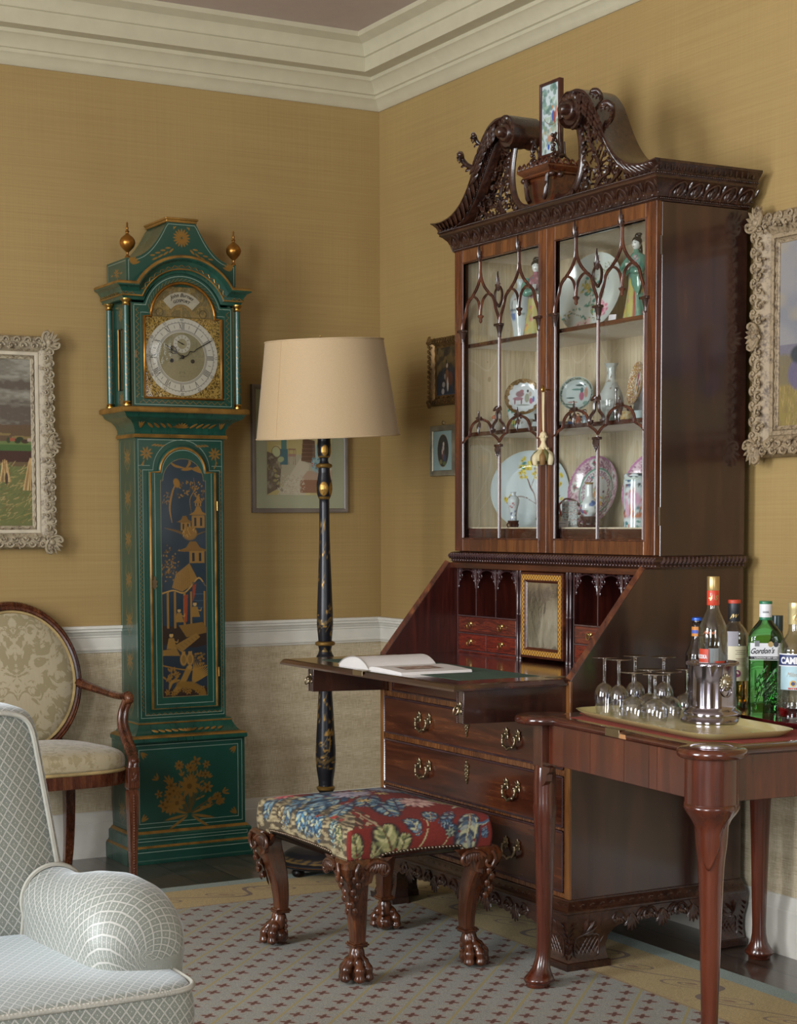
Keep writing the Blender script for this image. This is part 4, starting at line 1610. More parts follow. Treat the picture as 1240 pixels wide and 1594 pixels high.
# ------------------------------------------------------------------ the bureau bookcase
# local frame: x to the viewer's right along the front, y into the wall, z up
def silk_lining():
 t = NT('cream_watered_silk')
 v = t.coords((1,1,.45))
 n = t.noise(v,5,2,0.5,0.6)
 w = t.math('FRACT',t.math('MULTIPLY',n,9.0))
 line_ = t.math('LESS_THAN',t.math('ABSOLUTE',t.math('SUBTRACT',w,0.5)),0.05)
 thr = t.noise(t.coords((90,90,3)),2,2)
 c = t.ramp(thr,[(.3,'b7a688'),(.7,'cfc0a4')])
 c = t.mix(t.math('MULTIPLY',line_,.28),c,'e2d8c3')
 spot = t.math('GREATER_THAN',t.noise(t.coords(),28,1),.755)
 c = t.mix(t.math('MULTIPLY',spot,.5),c,'8d7248')
 t.set(Base_Color=c,Roughness=.6,Sheen_Weight=.3)
 return t.m


def carve_bump(name,scale=60,strength=.8):
 t = NT(name)
 v = t.coords((1,1,1))
 n = t.noise(v,scale,2,.5,1.5)
 t.set(Base_Color=t.ramp(n,[(.35,'1c0e0a'),(.5,'34190f'),(.65,'4c2a18')]),Roughness=.3,Coat_Weight=.4,Coat_Roughness=.15)
 t.bump(n,strength,.004)
 return t.m


def s_scroll(b,x,y,z,w,h,r,dy=0.0,flip=1):
 """an S shaped relief scroll on a face looking towards -y; dy tilts the foot forward/back"""
 pts = []
 for k in range(15):
  t = k/14
  a = (t - .5)*2
  px = flip*(sin(a*2.6)*.5)*w
  pz = a*.5*h
  pts.append((x + px,y + dy*t,z + pz))
 b.tube(pts,[r*(.55 + .45*sin(pi*k/14)) for k in range(15)],5)


def make_bureau():
 C = thing('bureau_bookcase','tall carved mahogany bureau bookcase with open writing fall and glazed gothic doors','bookcase',(-.655,-1.735,.0062),radians(-90))
 W,Dp = .545,.612
 M_LIN = silk_lining()
 M_CB = carve_bump('deeply_carved_mahogany')
 # ---- bracket feet
 lv = [(.0,.026,.150),(.020,.028,.150),(.0205,.018,.138),(.04,.012,.128),(.06,.009,.126),(.085,.012,.136),(.105,.020,.158),(.118,.024,.19),(.130,.0255,.215),(.158,.0255,.235)]
 for sx in (-1,1):
  for front in (1,0):
   b = B()
   rings = []
   for z,o,L in lv:
    t = .034
    yo,ys = (0,1) if front else (Dp,-1)
    oo = o if front else .004
    ring = [(sx*(W + o),yo - ys*oo),(sx*(W + o - L),yo - ys*oo),(sx*(W + o - L),yo + ys*t),(sx*(W - t),yo + ys*t),(sx*(W - t),yo + ys*(L - o)),(sx*(W + o),yo + ys*(L - o))]
    rings.append([(x,y,z) for x,y in ring])
   n = 6
   V = [q for r in rings for q in r]
   F = [(j*n + i,j*n + (i + 1) % n,(j + 1)*n + (i + 1) % n,(j + 1)*n + i) for j in range(len(rings) - 1) for i in range(n)]
   F += [tuple(range(n))[::-1],tuple(range((len(rings) - 1)*n,len(rings)*n))]
   b.add(V,F)
   foot = fix_normals(b.build('bracket_foot',M_CARVE,C,25))
   r = B()
   # carved lattice cartouche and leaves on the two shown faces of the foot
   faces = []
   if front: faces.append(lambda u,h,d=.0: (sx*(W + .018 - u),-(.0105 + .35*max(0,h - .085) + d),h))
   faces.append(lambda u,h,d=.0: (sx*(W + .0105 + .35*max(0,h - .085) + d),(-.018 + u if front else Dp + .004 - u),h))
   for fn in faces:
    for k in range(5):
     r.tube([fn(.035 + .014*k,.035),fn(.035 + .014*k + .035,.085)],.0022,4)
     r.tube([fn(.098 - .014*k,.035),fn(.098 - .014*k - .035,.085)],.0022,4)
    r.tube([fn(u,h,.002) for u,h in spline([(.03,.03),(.026,.06),(.034,.09),(.07,.094),(.105,.09),(.108,.06),(.103,.032),(.07,.028)],3,True)],.003,5,closed=True)
    for k in range(7):
     r.leaf(fn(.008,.026 + .016*k,.0),fn(.018,.040 + .016*k,.004),.014,(0,0,1),.003)
    for k in range(5):
     a = radians(-70 + 38*k)
     r.leaf(fn(.05,.10,.002),fn(.05 + .045*cos(a),.115 + .03*sin(a),.004),.018,(sx*.5,-.8,.2),.005)
   r.build('foot_carving',M_CARVE,foot,60)
 # ---- carved apron hanging between the feet, front and side
 def apron(L0,L1,fn,name):
  b = B()
  n = 84
  def edge(t):
   s_ = abs(sin(t*pi*3.0))
   d = .020 + .022*s_ + .006*abs(sin(t*pi*21))
   e = min(t,1 - t)
   if e < .09: d += (.09 - e)*.25
   return .158 - d
  V = []
  for k in range(n + 1):
   t = k/n
   u = L0 + (L1 - L0)*t
   for (d,z) in ((.0225,.158),(.0225,edge(t)),(-.002,edge(t)),(-.002,.158)):
    V.append(fn(u,z,d))
  F = [(k*4 + q,k*4 + (q + 1) % 4,(k + 1)*4 + (q + 1) % 4,(k + 1)*4 + q) for k in range(n) for q in range(4)]
  F += [(0,3,2,1),tuple(n*4 + q for q in range(4))]
  b.add(V,F)
  o = fix_normals(b.build(name,M_CARVE,C,30))
  r = B()
  m = max(3,round((L1 - L0)/.155))
  for k in range(m):
   c = L0 + (L1 - L0)*(k + .5)/m
   # shell pendant with leafy flanks
   for q in range(5):
    a = radians(-90 + (q - 2)*24)
    r.leaf(fn(c,.142,.024),fn(c + .034*cos(a),.142 + .052*sin(a),.026),.015,tuple(np.array(fn(0,0,1)) - np.array(fn(0,0,0))),.007)
   for s in (-1,1):
    for q in range(4):
     r.leaf(fn(c + s*(.030 + .010*q),.136 - .004*(q % 2),.024),fn(c + s*(.018 + .012*q),.116 + .003*q,.027),.012,tuple(np.array(fn(0,0,1)) - np.array(fn(0,0,0))),.005)
    pts = [fn(c + s*u,z,.0245) for u,z in ((.02,.132),(.035,.150),(.055,.148),(.066,.132),(.058,.122),(.050,.130))]
    r.tube(spline(pts,3),.0042,5)
  r.build('apron_carving',M_CARVE,o,60)
 apron(-W + .16,W - .16,lambda u,z,d: (u,-d,z),'front_apron')
 apron(.14,Dp - .14,lambda u,z,d: (W + d,u,z),'side_apron')
 # ---- base moulding with a carved band
 b = B().wrap([(-.05,.157),(.0255,.157),(.027,.160),(.027,.164),(.022,.168),(.020,.172),(.016,.178),(.010,.186),(.006,.190),(.006,.194),(-.05,.194)],-W,W,0,Dp)
 bm_ = b.build('base_moulding',M_CARVE,C,25)
 r = B()
 for path in ([(-W - .014,-.014,.1785),(W + .014,-.014,.1785)],[(W + .014,0,.1785),(W + .014,Dp,.1785)]):
  L = math.dist(path[0],path[1])
  n = int(L/.017)
  d = [(path[1][i] - path[0][i])/n for i in range(3)]
  for k in range(n):
   p0 = [path[0][i] + d[i]*k for i in range(3)]
   p1 = [path[0][i] + d[i]*(k + 1) for i in range(3)]
   s = 1 if k % 2 else -1
   r.leaf((p0[0],p0[1],p0[2] - s*.004),(p1[0],p1[1],p1[2] + s*.004),.008,(.5,-.7,.5),.003)
 r.build('base_moulding_carving',M_CARVE,bm_,60)
 # ---- lower case
 body = B()
 body.box(-W + .02,W - .02,.012,Dp - .01,.19,.70)
 body.box(-W + .02,W - .02,.012,Dp - .01,.70,.797)
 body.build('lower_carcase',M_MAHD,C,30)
 side = [(0,.192),(0,.808),(.252,1.113),(Dp,1.113),(Dp,.192)]
 for s in (-1,1):
  x0,x1 = (W - .02,W) if s > 0 else (-W,-W + .02)
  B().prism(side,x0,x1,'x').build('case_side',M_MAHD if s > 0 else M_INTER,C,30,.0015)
  # paler facing strip up the front edge and along the slope
  e = B().box(s*(W - .022),s*(W + .0005),-.002,.006,.194,.806,.001)
  e.build('edge_banding',M_EDGE,C,30)
  e = B().tube([(s*(W - .01),.0,.81),(s*(W - .01),.2515,1.1145)],.0112,4,upv=(1,0,0))
  e.build('slope_edge',M_MAHV,C,20)
 rails = B()
 for z0,z1 in ((.1945,.2085),(.3845,.3925),(.5385,.5555),(.6785,.6965)):
  rails.box(-W + .02,W - .02,-.001,.02,z0,z1,.001)
 for s in (-1,1):
  rails.box(s*(W - .02),s*(W - .0285),-.001,.02,.2085,.6785,.001)
  rails.box(s*.470,s*.4905,-.001,.02,.6965,.7965,.001)
 rails.build('drawer_dividers',M_RAIL,C,30)

 def handle(parent,u,z,yf):
  b = B()
  for s in (-1,1):
   for k in range(8):
    a = 2*pi*k/8
    b.leaf((u + s*.031,yf - .003,z + .012),(u + s*.031 + cos(a)*.0155,yf - .0035,z + .012 + sin(a)*.0195),.011,(0,-1,0),.003,4)
   b.ball((u + s*.031,yf - .006,z + .012),(.006,.005,.006),8,6)
   b.ball((u + s*.031,yf - .012,z + .008),(.0042,.008,.0042),8,6)
  pts = spline([(u - .031,yf - .014,z + .008),(u - .0335,yf - .015,z - .006),(u - .026,yf - .017,z - .020),(u - .012,yf - .018,z - .024),(u,yf - .019,z - .030),(u + .012,yf - .018,z - .024),(u + .026,yf - .017,z - .020),(u + .0335,yf - .015,z - .006),(u + .031,yf - .014,z + .008)],4)
  b.tube(pts,[.0032 + .0013*abs(sin(k*.9)) for k in range(len(pts))],7)
  for x in (-.024,0,.024): b.ball((u + x,yf - .018,z - .022 - (.008 if x == 0 else 0)),.0052,8,6)
  return b.build('drawer_handle',M_BRASSD,parent,60)

 def escutcheon(parent,u,z,yf,s=1.0):
  b = B()
  b.prism([(u + x*s,z + q*s) for x,q in ((0,.034),(.006,.026),(.004,.020),(.013,.016),(.009,.006),(.013,-.004),(.006,-.014),(.010,-.022),(.003,-.028),(.004,-.036),(0,-.042),
             (-.004,-.036),(-.003,-.028),(-.010,-.022),(-.006,-.014),(-.013,-.004),(-.009,.006),(-.013,.016),(-.004,.020),(-.006,.026))],yf - .003,yf,'y')
  for k in range(6): b.ball((u,yf - .004,z + (.026 - .011*k)*s),(.0045*s,.003,.004*s),8,5)
  for q in (-1,1):
   for k in range(3): b.ball((u + q*.007*s,yf - .003,z + (.012 - .012*k)*s),(.0035*s,.0025,.004*s),8,5)
  return b.build('escutcheon',M_BRASSD,parent,60)

 def cockbead(parent,x0,x1,z0,z1,yf):
  b = B()
  P = [(x0,yf,z0),(x1,yf,z0),(x1,yf,z1),(x0,yf,z1)]
  for i in range(4):
   a,c = Vector(P[i]),Vector(P[(i + 1) % 4])
   L = (c - a).length
   n = int(L/.0075)
   d = (c - a).normalized()
   off = Vector((0,0,1)) if abs(d.x) > .5 else Vector((1,0,0))
   for k in range(n):
    m_ = a + d*(L*(k + .5)/n)
    b.tube([m_ - d*.0042 - off*.0018,m_ + d*.0042 + off*.0018],.0026,4)
   b.tube([a,c],.0019,4)
  return b.build('rope_beading',M_BEAD,parent,60)
 DR = [(.2115,.3815,3),(.3955,.5355,2),(.5585,.6755,1)]
 for z0,z1,k in DR:
  d = B().box(-W + .0305,W - .0305,-.003,.015,z0 + .001,z1 - .001,.001).build('drawer',M_MAH,C,30)
  cockbead(d,-W + .031,W - .031,z0 + .001,z1 - .001,-.004)
  zc = (z0 + z1)/2
  hz = {1: .617,2: .468,3: .296}[k]
  for u in (-.253,.257): handle(d,u,hz,-.003)
  escutcheon(d,.004,hz + (.025 if k != 1 else .02),-.003)
 d = B().box(-.468,.468,-.001,.015,.6985,.7955,.001).build('shallow_drawer',M_MAH,C,30)
 cockbead(d,-.467,.467,.6995,.795,-.003)
 # lopers that carry the fall
 for x0,x1,ye in ((-.5265,-.4935,-.275),(.4935,.5265,-.335)):
  lo = B().prism([(ye,.706),(.02,.6985),(.02,.794),(ye,.794)],x0,x1,'x').build('loper',M_MAHD,C,30,.0015)
  r = B()
  for q in (x0 + .002,x1 - .002):
   r.beads([(q,ye - .001,.708),(q,ye - .001,.792)],.0026)
  r.build('loper_beading',M_BEAD,lo,60)
  r = B()
  xm = (x0 + x1)/2
  for k in range(8):
   a = 2*pi*k/8
   r.leaf((xm,ye - .001,.748),(xm + cos(a)*.013,ye - .003,.748 + sin(a)*.018),.010,(0,-1,0),.003,4)
  r.ball((xm,ye - .007,.748),(.005,.007,.005),10,6)
  r.tube([(xm + sin(t)*.012,ye - .014 - .004*cos(t),.742 - cos(t)*.012) for t in [k*2*pi/16 for k in range(16)]],.0024,6,closed=True)
  r.build('loper_knob',M_BRASSD,lo,60)
 # ---- the open fall
 f = B()
 x,y0,y1,z0,z1,bv = .538,-.372,.004,.7955,.8135,.014
 f.sweep([(0,z0),(0,z0 + .006),(-bv*.5,z1 - .003),(-bv,z1),(-bv - .001,z1)],lambda p,z: [(-x - p,y1,z),(-x - p,y0 - p,z),(x + p,y0 - p,z),(x + p,y1,z)],closed_path=True)
 k = f.n - 20
 f.F += [(k,k + 1,k + 2,k + 3),(k + 16,k + 19,k + 18,k + 17)]
 fall = fix_normals(f.build('writing_fall',M_FALL,C,20))
 B().box(-.425,.425,-.285,-.022,.8135,.8142).build('green_baize',M_BAIZE,fall,0)
 B().box(-.038,.022,-.3725,-.345,.8115,.8145,.0006).box(-.038,.022,-.3735,-.371,.799,.8140,.0006).build('brass_lock',M_BRASSD,fall,0)
 for s in (-1,1):
  B().box(s*.46,s*.50,-.03,.03,.8132,.8146,.0005).build('brass_hinge',M_BRASSD,fall,0)
 # ---- the writing interior
 B().box(-W + .02,W - .02,.004,.60,.797,.812).build('desk_floor',M_FALL,C,0)
 yI = .282
 B().box(-W + .02,W - .02,.575,.60,.812,1.113).build('interior_back',M_INTER,C,0)
 B().box(-W + .02,W - .02,.255,.60,1.094,1.113,.002).build('interior_top',M_MAH,C,0)
 for s in (-1,1):
  dv = B()
  ed = B()
  for x in (.158,.281,.401,.519):
   wide = x in (.158,.519)
   dv.box(s*x - .003,s*x + .003,yI,.575,.936 if not wide else .812,1.094)
   ed.box(s*x - .0022,s*x + .0022,yI - .0015,yI + .001,.936 if not wide else .812,1.094)
  for z in (.936,.878,.820):
   dv.box(s*.158,s*.519,yI,.575,z - .003,z + .002)
   ed.box(s*.158,s*.519,yI - .0015,yI + .001,z - .0016,z + .0016)
  dv.build('pigeonholes',M_INTER,C,0)
  ed.build('edge_stringing',M_BEAD,C,0)
 for s in (-1,1):
  for k in range(3):
   xc = s*(.2195 + .1215*k)
   w = .056
   fr = B()
   # openwork gothic arch heads
   arch_ = [(xc - w*cos(t)*.93,1.050 + .040*sin(t)**.8 if 0 < t < pi else 1.050) for t in [pi*q/14 for q in range(15)]]
   ys = yI + .002
   pts = [(x,ys,z - .0) for x,z in arch_]
   fr.tube([(xc - w,ys,1.035)] + pts + [(xc + w,ys,1.035)],.0026,4)
   for q in range(14):
    x,z = arch_[q]
    if 1.09 - z > .004:
     fr.tube([(x,ys,z),(x + .004,ys,1.093)],.002,4)
     fr.tube([(x - .004,ys,(z + 1.093)/2),(x + .006,ys,(z + 1.093)/2 + .004)],.0022,4)
   for sg in (-1,1):
    for q in range(4):
     r_ = .0085 - .0012*q
     cx_,cz_ = xc + sg*(w - .007 - .012*(q % 2)),1.084 - .0145*q
     if q < 3: fr.tube([(cx_ + r_*cos(t),ys,cz_ + r_*sin(t)) for t in [k_*2*pi/8 for k_ in range(8)]],.002,4,closed=True)
    fr.ball((xc + sg*(w - .002),ys,1.033),(.005,.003,.007),6,5)
   fr.build('fretted_arch',M_FRETP,C,60)

 def knob(parent,u,z,y):
  b = B().lathe([(.0075,y),(.006,y - .003),(.003,y - .005),(.0045,y - .009),(.002,y - .011)],14,(u,0,z),axis='y')
  b.V[-1][:,[0,1,2]] = b.V[-1][:,[0,1,2]]
  b.tube([(u + .009*sin(t),y - .010,z - .008 - .010*cos(t) + .002) for t in [k*2*pi/16 for k in range(16)]],.0017,6,closed=True)
  return b.build('ring_handle',M_BRASSL,parent,60)
 for s in (-1,1):
  d = B().box(s*.163,s*.514,yI - .001,yI + .02,.8805,.9325,.0012).build('small_drawer',M_BURRD,C,30)
  for u in (.245,.435): knob(d,s*u,.911,yI - .001)
  for a,c in ((.163,.337),(.341,.514)):
   d = B().box(s*a,s*c,yI - .001,yI + .02,.8225,.8755,.0012).build('small_drawer',M_BURR,C,30)
   knob(d,s*(.245 if a < .2 else .435),.853,yI - .001)
  B().box(s*.16,s*.517,yI - .001,yI + .02,.8125,.8185).build('drawer_plinth',M_BURR,C,0)
  for q in (.1285,.146):
   B().lathe([(.0065,.813),(.0065,.822),(.0045,.825),(.0045,.95),(.006,.953),(.006,.958),(.0045,.961),(.0045,1.07),(.0065,1.075),(.0065,1.094)],14,(s*q,yI - .004,0)).build('colonnette',M_FRETP,C,50)
 # centre door with the old mirror
 dz0,dz1,dw = .822,1.091,.118
 cd = B().frame([(0,yI - .008),(.0,yI + .004),(.035,yI + .004),(.035,yI - .012),(.030,yI - .014),(.008,yI - .014),(.004,yI - .010)],2*(dw - .035),dz1 - dz0 - .07)
 cd.V[-1][:,2] += (dz0 + dz1)/2
 door = fix_normals(cd.build('mirror_door',M_MAH,C,25))
 inl = B()
 inl.frame([(.011,yI - .0148),(.027,yI - .0148),(.027,yI - .0135),(.011,yI - .0135)],2*(dw - .035),dz1 - dz0 - .07)
 inl.V[-1][:,2] += (dz0 + dz1)/2
 t = NT('chequer_inlay_band')
 ck = t.n('ShaderNodeTexChecker')
 ck.inputs['Scale'].default_value = 1
 t.l(t.coords((140,1,140)),ck.inputs['Vector'])
 t.set(Base_Color=t.mix(ck.outputs['Fac'],'6e4a1c','b98a3e'),Roughness=.35)
 fix_normals(inl.build('inlay_band',t.m,door,0))
 mir = B().box(-dw + .033,dw - .033,yI - .009,yI - .006,dz0 + .033,dz1 - .033)
 t = NT('old_foxed_mirror')
 n1 = t.noise(t.coords((16,1,9)),1.0,4,.5,.3)
 n2 = t.noise(t.coords((1,1,1)),24,4)
 t.set(Base_Color=t.ramp(n1,[(.38,'a8a598'),(.52,'cfccc2')]),Metallic=.92,Roughness=t.math('ADD',.04,t.math('MULTIPLY',n2,.1)))
 t.bump(n1,.12,.01)
 mir.build('mirror',t.m,door,0)
 # ---- upper case
 yF = .292
 b = B().wrap([(-.08,1.110),(.004,1.112),(.007,1.116),(.0075,1.122),(.010,1.126),(.016,1.134),(.016,1.140),(.010,1.146),(.002,1.149),(-.08,1.149)],-.549,.549,yF - .004,Dp)
 rm = b.build('waist_moulding',M_CARVE,C,30)
 r = B()
 n = 74
 for k in range(n):
  u = -.565 + 1.13*(k + .5)/n
  r.tube([(u - .006,yF - .014,1.1265),(u + .001,yF - .022,1.134),(u + .007,yF - .017,1.145)],[.0022,.0048,.002],5)
  r.ball((u,yF - .013,1.1205),(.004,.003,.0034),6,4)
 for k in range(21):
  y = yF + .01 + .31*k/21
  r.tube([(.563,y - .006,1.1265),(.567,y,1.134),(.562,y + .006,1.145)],[.0022,.0048,.002],5)
  r.ball((.559,y,1.1205),(.003,.004,.0034),6,4)
 r.build('rope_carving',M_BEAD,rm,60)
 U = .546
 for s in (-1,1):
  x0,x1 = (s*U,s*(U - .018))
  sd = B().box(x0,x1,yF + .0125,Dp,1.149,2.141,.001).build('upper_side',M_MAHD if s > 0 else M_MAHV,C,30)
  B().box(s*(U - .018),s*(U - .020),yF + .03,Dp - .012,1.21,2.14).build('side_lining',M_LIN,sd,0)
 bk = B().box(-U + .018,U - .018,Dp - .012,Dp,1.149,2.20).build('upper_back',M_INTER,C,0)
 B().box(-U + .02,U - .02,Dp - .016,Dp - .012,1.21,2.14).build('back_lining',M_LIN,bk,0)
 B().box(-U + .018,U - .018,yF + .02,Dp - .012,2.12,2.16).build('upper_top',M_MAH,C,0)
 bt = B().box(-U + .018,U - .018,yF + .02,Dp - .012,1.149,1.226).build('upper_floor',M_MAH,C,0)
 B().box(-U + .02,U - .02,yF + .034,Dp - .016,1.226,1.230).build('floor_lining',M_LIN,bt,0)
 for z in (1.533,1.827):
  sh = B().box(-U + .02,U - .02,yF + .034,yF + .046,z,z + .013,.001).build('shelf',M_MAH,C,30)
  B().box(-U + .02,U - .02,yF + .0462,Dp - .016,z + .001,z + .0125).build('shelf_lining',M_LIN,sh,0)
 B().box(-U + .02,U - .02,yF + .03,Dp - .016,2.117,2.119).build('ceiling_lining',M_LIN,C,0)
 B().box(-U + .0182,U - .0182,yF + .0125,yF + .03,2.10,2.141).box(-U + .0182,-U + .03,yF + .012,yF + .03,1.149,2.16).box(U - .03,U - .0182,yF + .012,yF + .03,1.149,2.16).build('upper_face_frame',M_MAHV,C,0)
 # ---- glazed doors
 zb,zt = 1.196,2.098

 def glazed_door(s):
  x0,x1 = (-.5445,-.001) if s < 0 else (.001,.5445)
  g0,g1 = (-.494,-.044) if s < 0 else (.044,.494)
  yd = yF - .006
  b = B()
  b.box(x0,g0,yd,yd + .018,1.151,2.143,.001).box(g1,x1,yd,yd + .018,1.151,2.143,.001)
  d = b.build('glazed_door',M_MAHV,C,30)
  for za,zz in ((1.151,zb),(zt,2.143)): B().box(g0,g1,yd + .0002,yd + .018,za,zz,.001).build('door_rail',M_RAILU,d,30)
  fr = B().frame([(0,yd + .004),(0,yd + .018),(.006,yd + .018),(.006,yd - .0005),(.0045,yd - .0035),(.002,yd - .0035),(.0008,yd + .0005)],g1 - g0,zt - zb)
  fr.V[-1][:,0] += (g0 + g1)/2
  fr.V[-1][:,2] += (zt + zb)/2
  fix_normals(fr.build('glazing_frame',M_BARS,d,30))
  B().box(g0,g1,yd + .011,yd + .0135,zb,zt).build('door_glass',M_PANE,d,0)
  # gothic tracery, laid out from measurements on one door
  ox_ = g0 - .044
  y = yd + .001
  tr = B()

  def bar(pts,r=.0052,n=5):
   P = spline([(ox_ + u,y,z) for u,z in pts],n)
   tr.tube(P,r,6,flat=.9,upv=(0,-1,0))
   tr.tube([(a,y - .0048,c) for a,_,c in P],r*.36,5,upv=(0,-1,0))
  mid = .269
  L_,R_ = .044,.494
  for a,c,m in ((L_,mid,.155),(mid,R_,.384)):
   h = (c - a)/2
   bar([(m,2.099),(m,2.075),(m,2.05)])
   for q in (-1,1):
    e = m + q*h
    bar([(m,2.06),(m + q*.006,2.035),(m + q*.024,2.008),(m + q*.052,1.985),(m + q*.078,1.966),(m + q*(h - .022),1.935),(m + q*(h - .006),1.905),(e - q*.001,1.882)])
    bar([(m + q*.078,1.966),(m + q*.060,1.982),(m + q*.036,1.982),(m + q*.014,1.966),(m + q*.004,1.942),(m,1.918)],.0042)
   tr.lathe([(.002,1.894),(.006,1.900),(.005,1.908),(.010,1.914),(.011,1.918),(.004,1.922)],10,(ox_ + m,y,0))
   # lower trefoil arch
   bar([(a,1.506),(a + .018,1.522),(a + .044,1.532)],.0048)
   bar([(a + .044,1.532),(a + .052,1.556),(a + .072,1.573),(m,1.582),(c - .072,1.573),(c - .052,1.556),(c - .044,1.532)],.0048)
   bar([(c - .044,1.532),(c - .018,1.520),(c,1.506)],.0048)
  # columns
  for u in (mid,):
   tr.tube([(ox_ + u,y,1.842),(ox_ + u,y,1.615)],.0058,6,upv=(0,-1,0))
   tr.tube([(ox_ + u,y,1.50),(ox_ + u,y,zb)],.0058,6,upv=(0,-1,0))
  for u in (L_ + .003,R_ - .003):
   tr.tube([(ox_ + u,y,1.842),(ox_ + u,y,zb)],.0045,6,upv=(0,-1,0))
  tr.build('tracery',M_BARS,d,60)
  for u in (L_ - .002,mid,R_ + .002):
   cv = B()
   cv.box(ox_ + u - .018,ox_ + u + .018,y - .012,y + .006,1.874,1.882,.001)
   cv.lathe([(.004,1.836),(.0065,1.840),(.0055,1.846),(.008,1.856),(.011,1.868),(.013,1.874)],10,(ox_ + u,y,0))
   cv.build('capital',M_CARVE,d,60)
  cv = B()
  cv.box(ox_ + mid - .018,ox_ + mid + .016,y - .010,y + .004,1.489,1.497,.001)
  for k in range(5):
   cv.leaf((ox_ + mid - .014 + .007*k,y - .006,1.490),(ox_ + mid - .010 + .005*k,y - .008,1.452 + .008*abs(k - 2)),.008,(0,-1,0),.004)
  cv.build('capital',M_CARVE,d,60)

  def finial(u,z,h,w):
   cv = B()
   for q in (-1,1):
    cv.leaf((ox_ + u,y - .004,z),(ox_ + u + q*w,y - .007,z + h*.38),w*.9,(0,-1,0),.005)
    cv.leaf((ox_ + u,y - .004,z + h*.3),(ox_ + u + q*w*.7,y - .007,z + h*.66),w*.7,(0,-1,0),.004)
   cv.leaf((ox_ + u,y - .005,z),(ox_ + u,y - .007,z + h),w*.8,(0,-1,0),.007)
   cv.build('tracery_finial',M_CARVE,d,60)
  for m in (.155,.384): finial(m,2.092,.052,.012)
  finial(mid,1.985,.062,.014)
  cv = B()
  for q in (-1,1):
   cv.tube(spline([(ox_ + mid,y - .002,1.935),(ox_ + mid + q*.018,y - .004,1.955),(ox_ + mid + q*.020,y - .004,1.98),(ox_ + mid + q*.008,y - .004,1.998)],4),.0045,5)
   # scrolled bracket where the column meets the lower arches
   cv.tube(spline([(ox_ + mid,y - .003,1.612),(ox_ + mid + q*.010,y - .005,1.595),(ox_ + mid + q*.012,y - .005,1.575),(ox_ + mid + q*.030,y - .005,1.560),(ox_ + mid + q*.036,y - .005,1.545),(ox_ + mid + q*.027,y - .005,1.538),(ox_ + mid + q*.023,y - .005,1.548)],4),.0052,5)
   cv.leaf((ox_ + mid + q*.006,y - .004,1.618),(ox_ + mid + q*.026,y - .008,1.604),.014,(0,-1,0),.005)
  cv.build('scroll_ornament',M_CARVE,d,60)
  for m in (.155,.384):
   cv = B()
   for q in (-1,1):
    cv.leaf((ox_ + m,y - .004,1.582),(ox_ + m + q*.020,y - .007,1.588),.013,(0,-1,0),.004)
    cv.leaf((ox_ + m,y - .004,1.572),(ox_ + m + q*.012,y - .007,1.553),.012,(0,-1,0),.004)
   cv.leaf((ox_ + m,y - .004,1.578),(ox_ + m,y - .007,1.610),.010,(0,-1,0),.005)
   cv.leaf((ox_ + m,y - .004,1.580),(ox_ + m,y - .007,1.534),.010,(0,-1,0),.006)
   cv.build('arch_leaf_ornament',M_CARVE,d,60)
  h = B()
  for z in (1.262,2.02):
   h.box(s*.5455,s*.548,yd + .012,yd + .017,z - .026,z + .026)
   h.build('door_hinge',M_STEEL,d,0)
   h = B()
  if s < 0:
   k = B().prism([(-.022 + .007*cos(t),1.658 + .012*sin(t)) for t in [i*2*pi/12 for i in range(12)]],yd - .002,yd,'y')
   k.build('keyhole_plate',M_BRASS,d,0)
  return d
 glazed_door(-1)
 glazed_door(1)
 # ---- cornice
 prof = [(-.04,2.142),(.003,2.142),(.006,2.146),(.006,2.150),(.010,2.153),(.013,2.165),(.020,2.180),(.032,2.193),(.040,2.198),(.040,2.204),(.043,2.2075),(.043,2.212),(-.04,2.212)]
 def cove(r,x,y,z):
  # a scroll edged lobe with a husk, laid on the hollow of the cornice
  def Q(u,h): return (x + u + h*.35,y - .010 - .030*(h/.05)**1.6,z + h)
  r.tube(spline([Q(-.024,.002),Q(-.027,.018),Q(-.020,.034),Q(-.004,.043),Q(.012,.036),Q(.019,.022),Q(.014,.008),Q(.004,.005),Q(.001,.014),Q(.006,.020)],3),.0036,5)
  for q in (-1,0,1):
   r.leaf(Q(-.006 + q*.003,.006),Q(-.006 + q*.009,.034 - 3*q*q*.002),.010,(0,-.8,-.5),.005,5)
  r.leaf(Q(.026,.044),Q(.030,.020),.010,(0,-.8,-.5),.005,5)
  r.ball(Q(.029,.012),.0035,6,4)
 cn = B().wrap(prof,-U,U,yF - .002,Dp).build('cornice',M_CARVE,C,30)
 r = B()
 n = 17
 for k in range(n):
  u = -.56 + 1.12*(k + .5)/n
  cove(r,u,yF,2.150)
 r.beads([(-.552,yF - .009,2.1485),(.552,yF - .009,2.1485)],.0031)
 r.beads([(-.588,yF - .0455,2.2098),(.588,yF - .0455,2.2098)],.0031)
 n = 5
 for k in range(n):
  y = yF + .02 + .30*(k + .5)/n
  T0 = np.array(Matrix.Translation((U + .012,y,2.1735)) @ Matrix.Rotation(radians(90),4,'Z'))
  r.T = T0
  cove(r,0,.012,-.0235)
  r.T = None
 r.beads([(U + .009,yF,2.1485),(U + .009,Dp,2.1485)],.0031)
 r.beads([(U + .0455,yF - .04,2.2098),(U + .0455,Dp,2.2098)],.0031)
 r.build('cornice_carving',M_CARVE,cn,60)
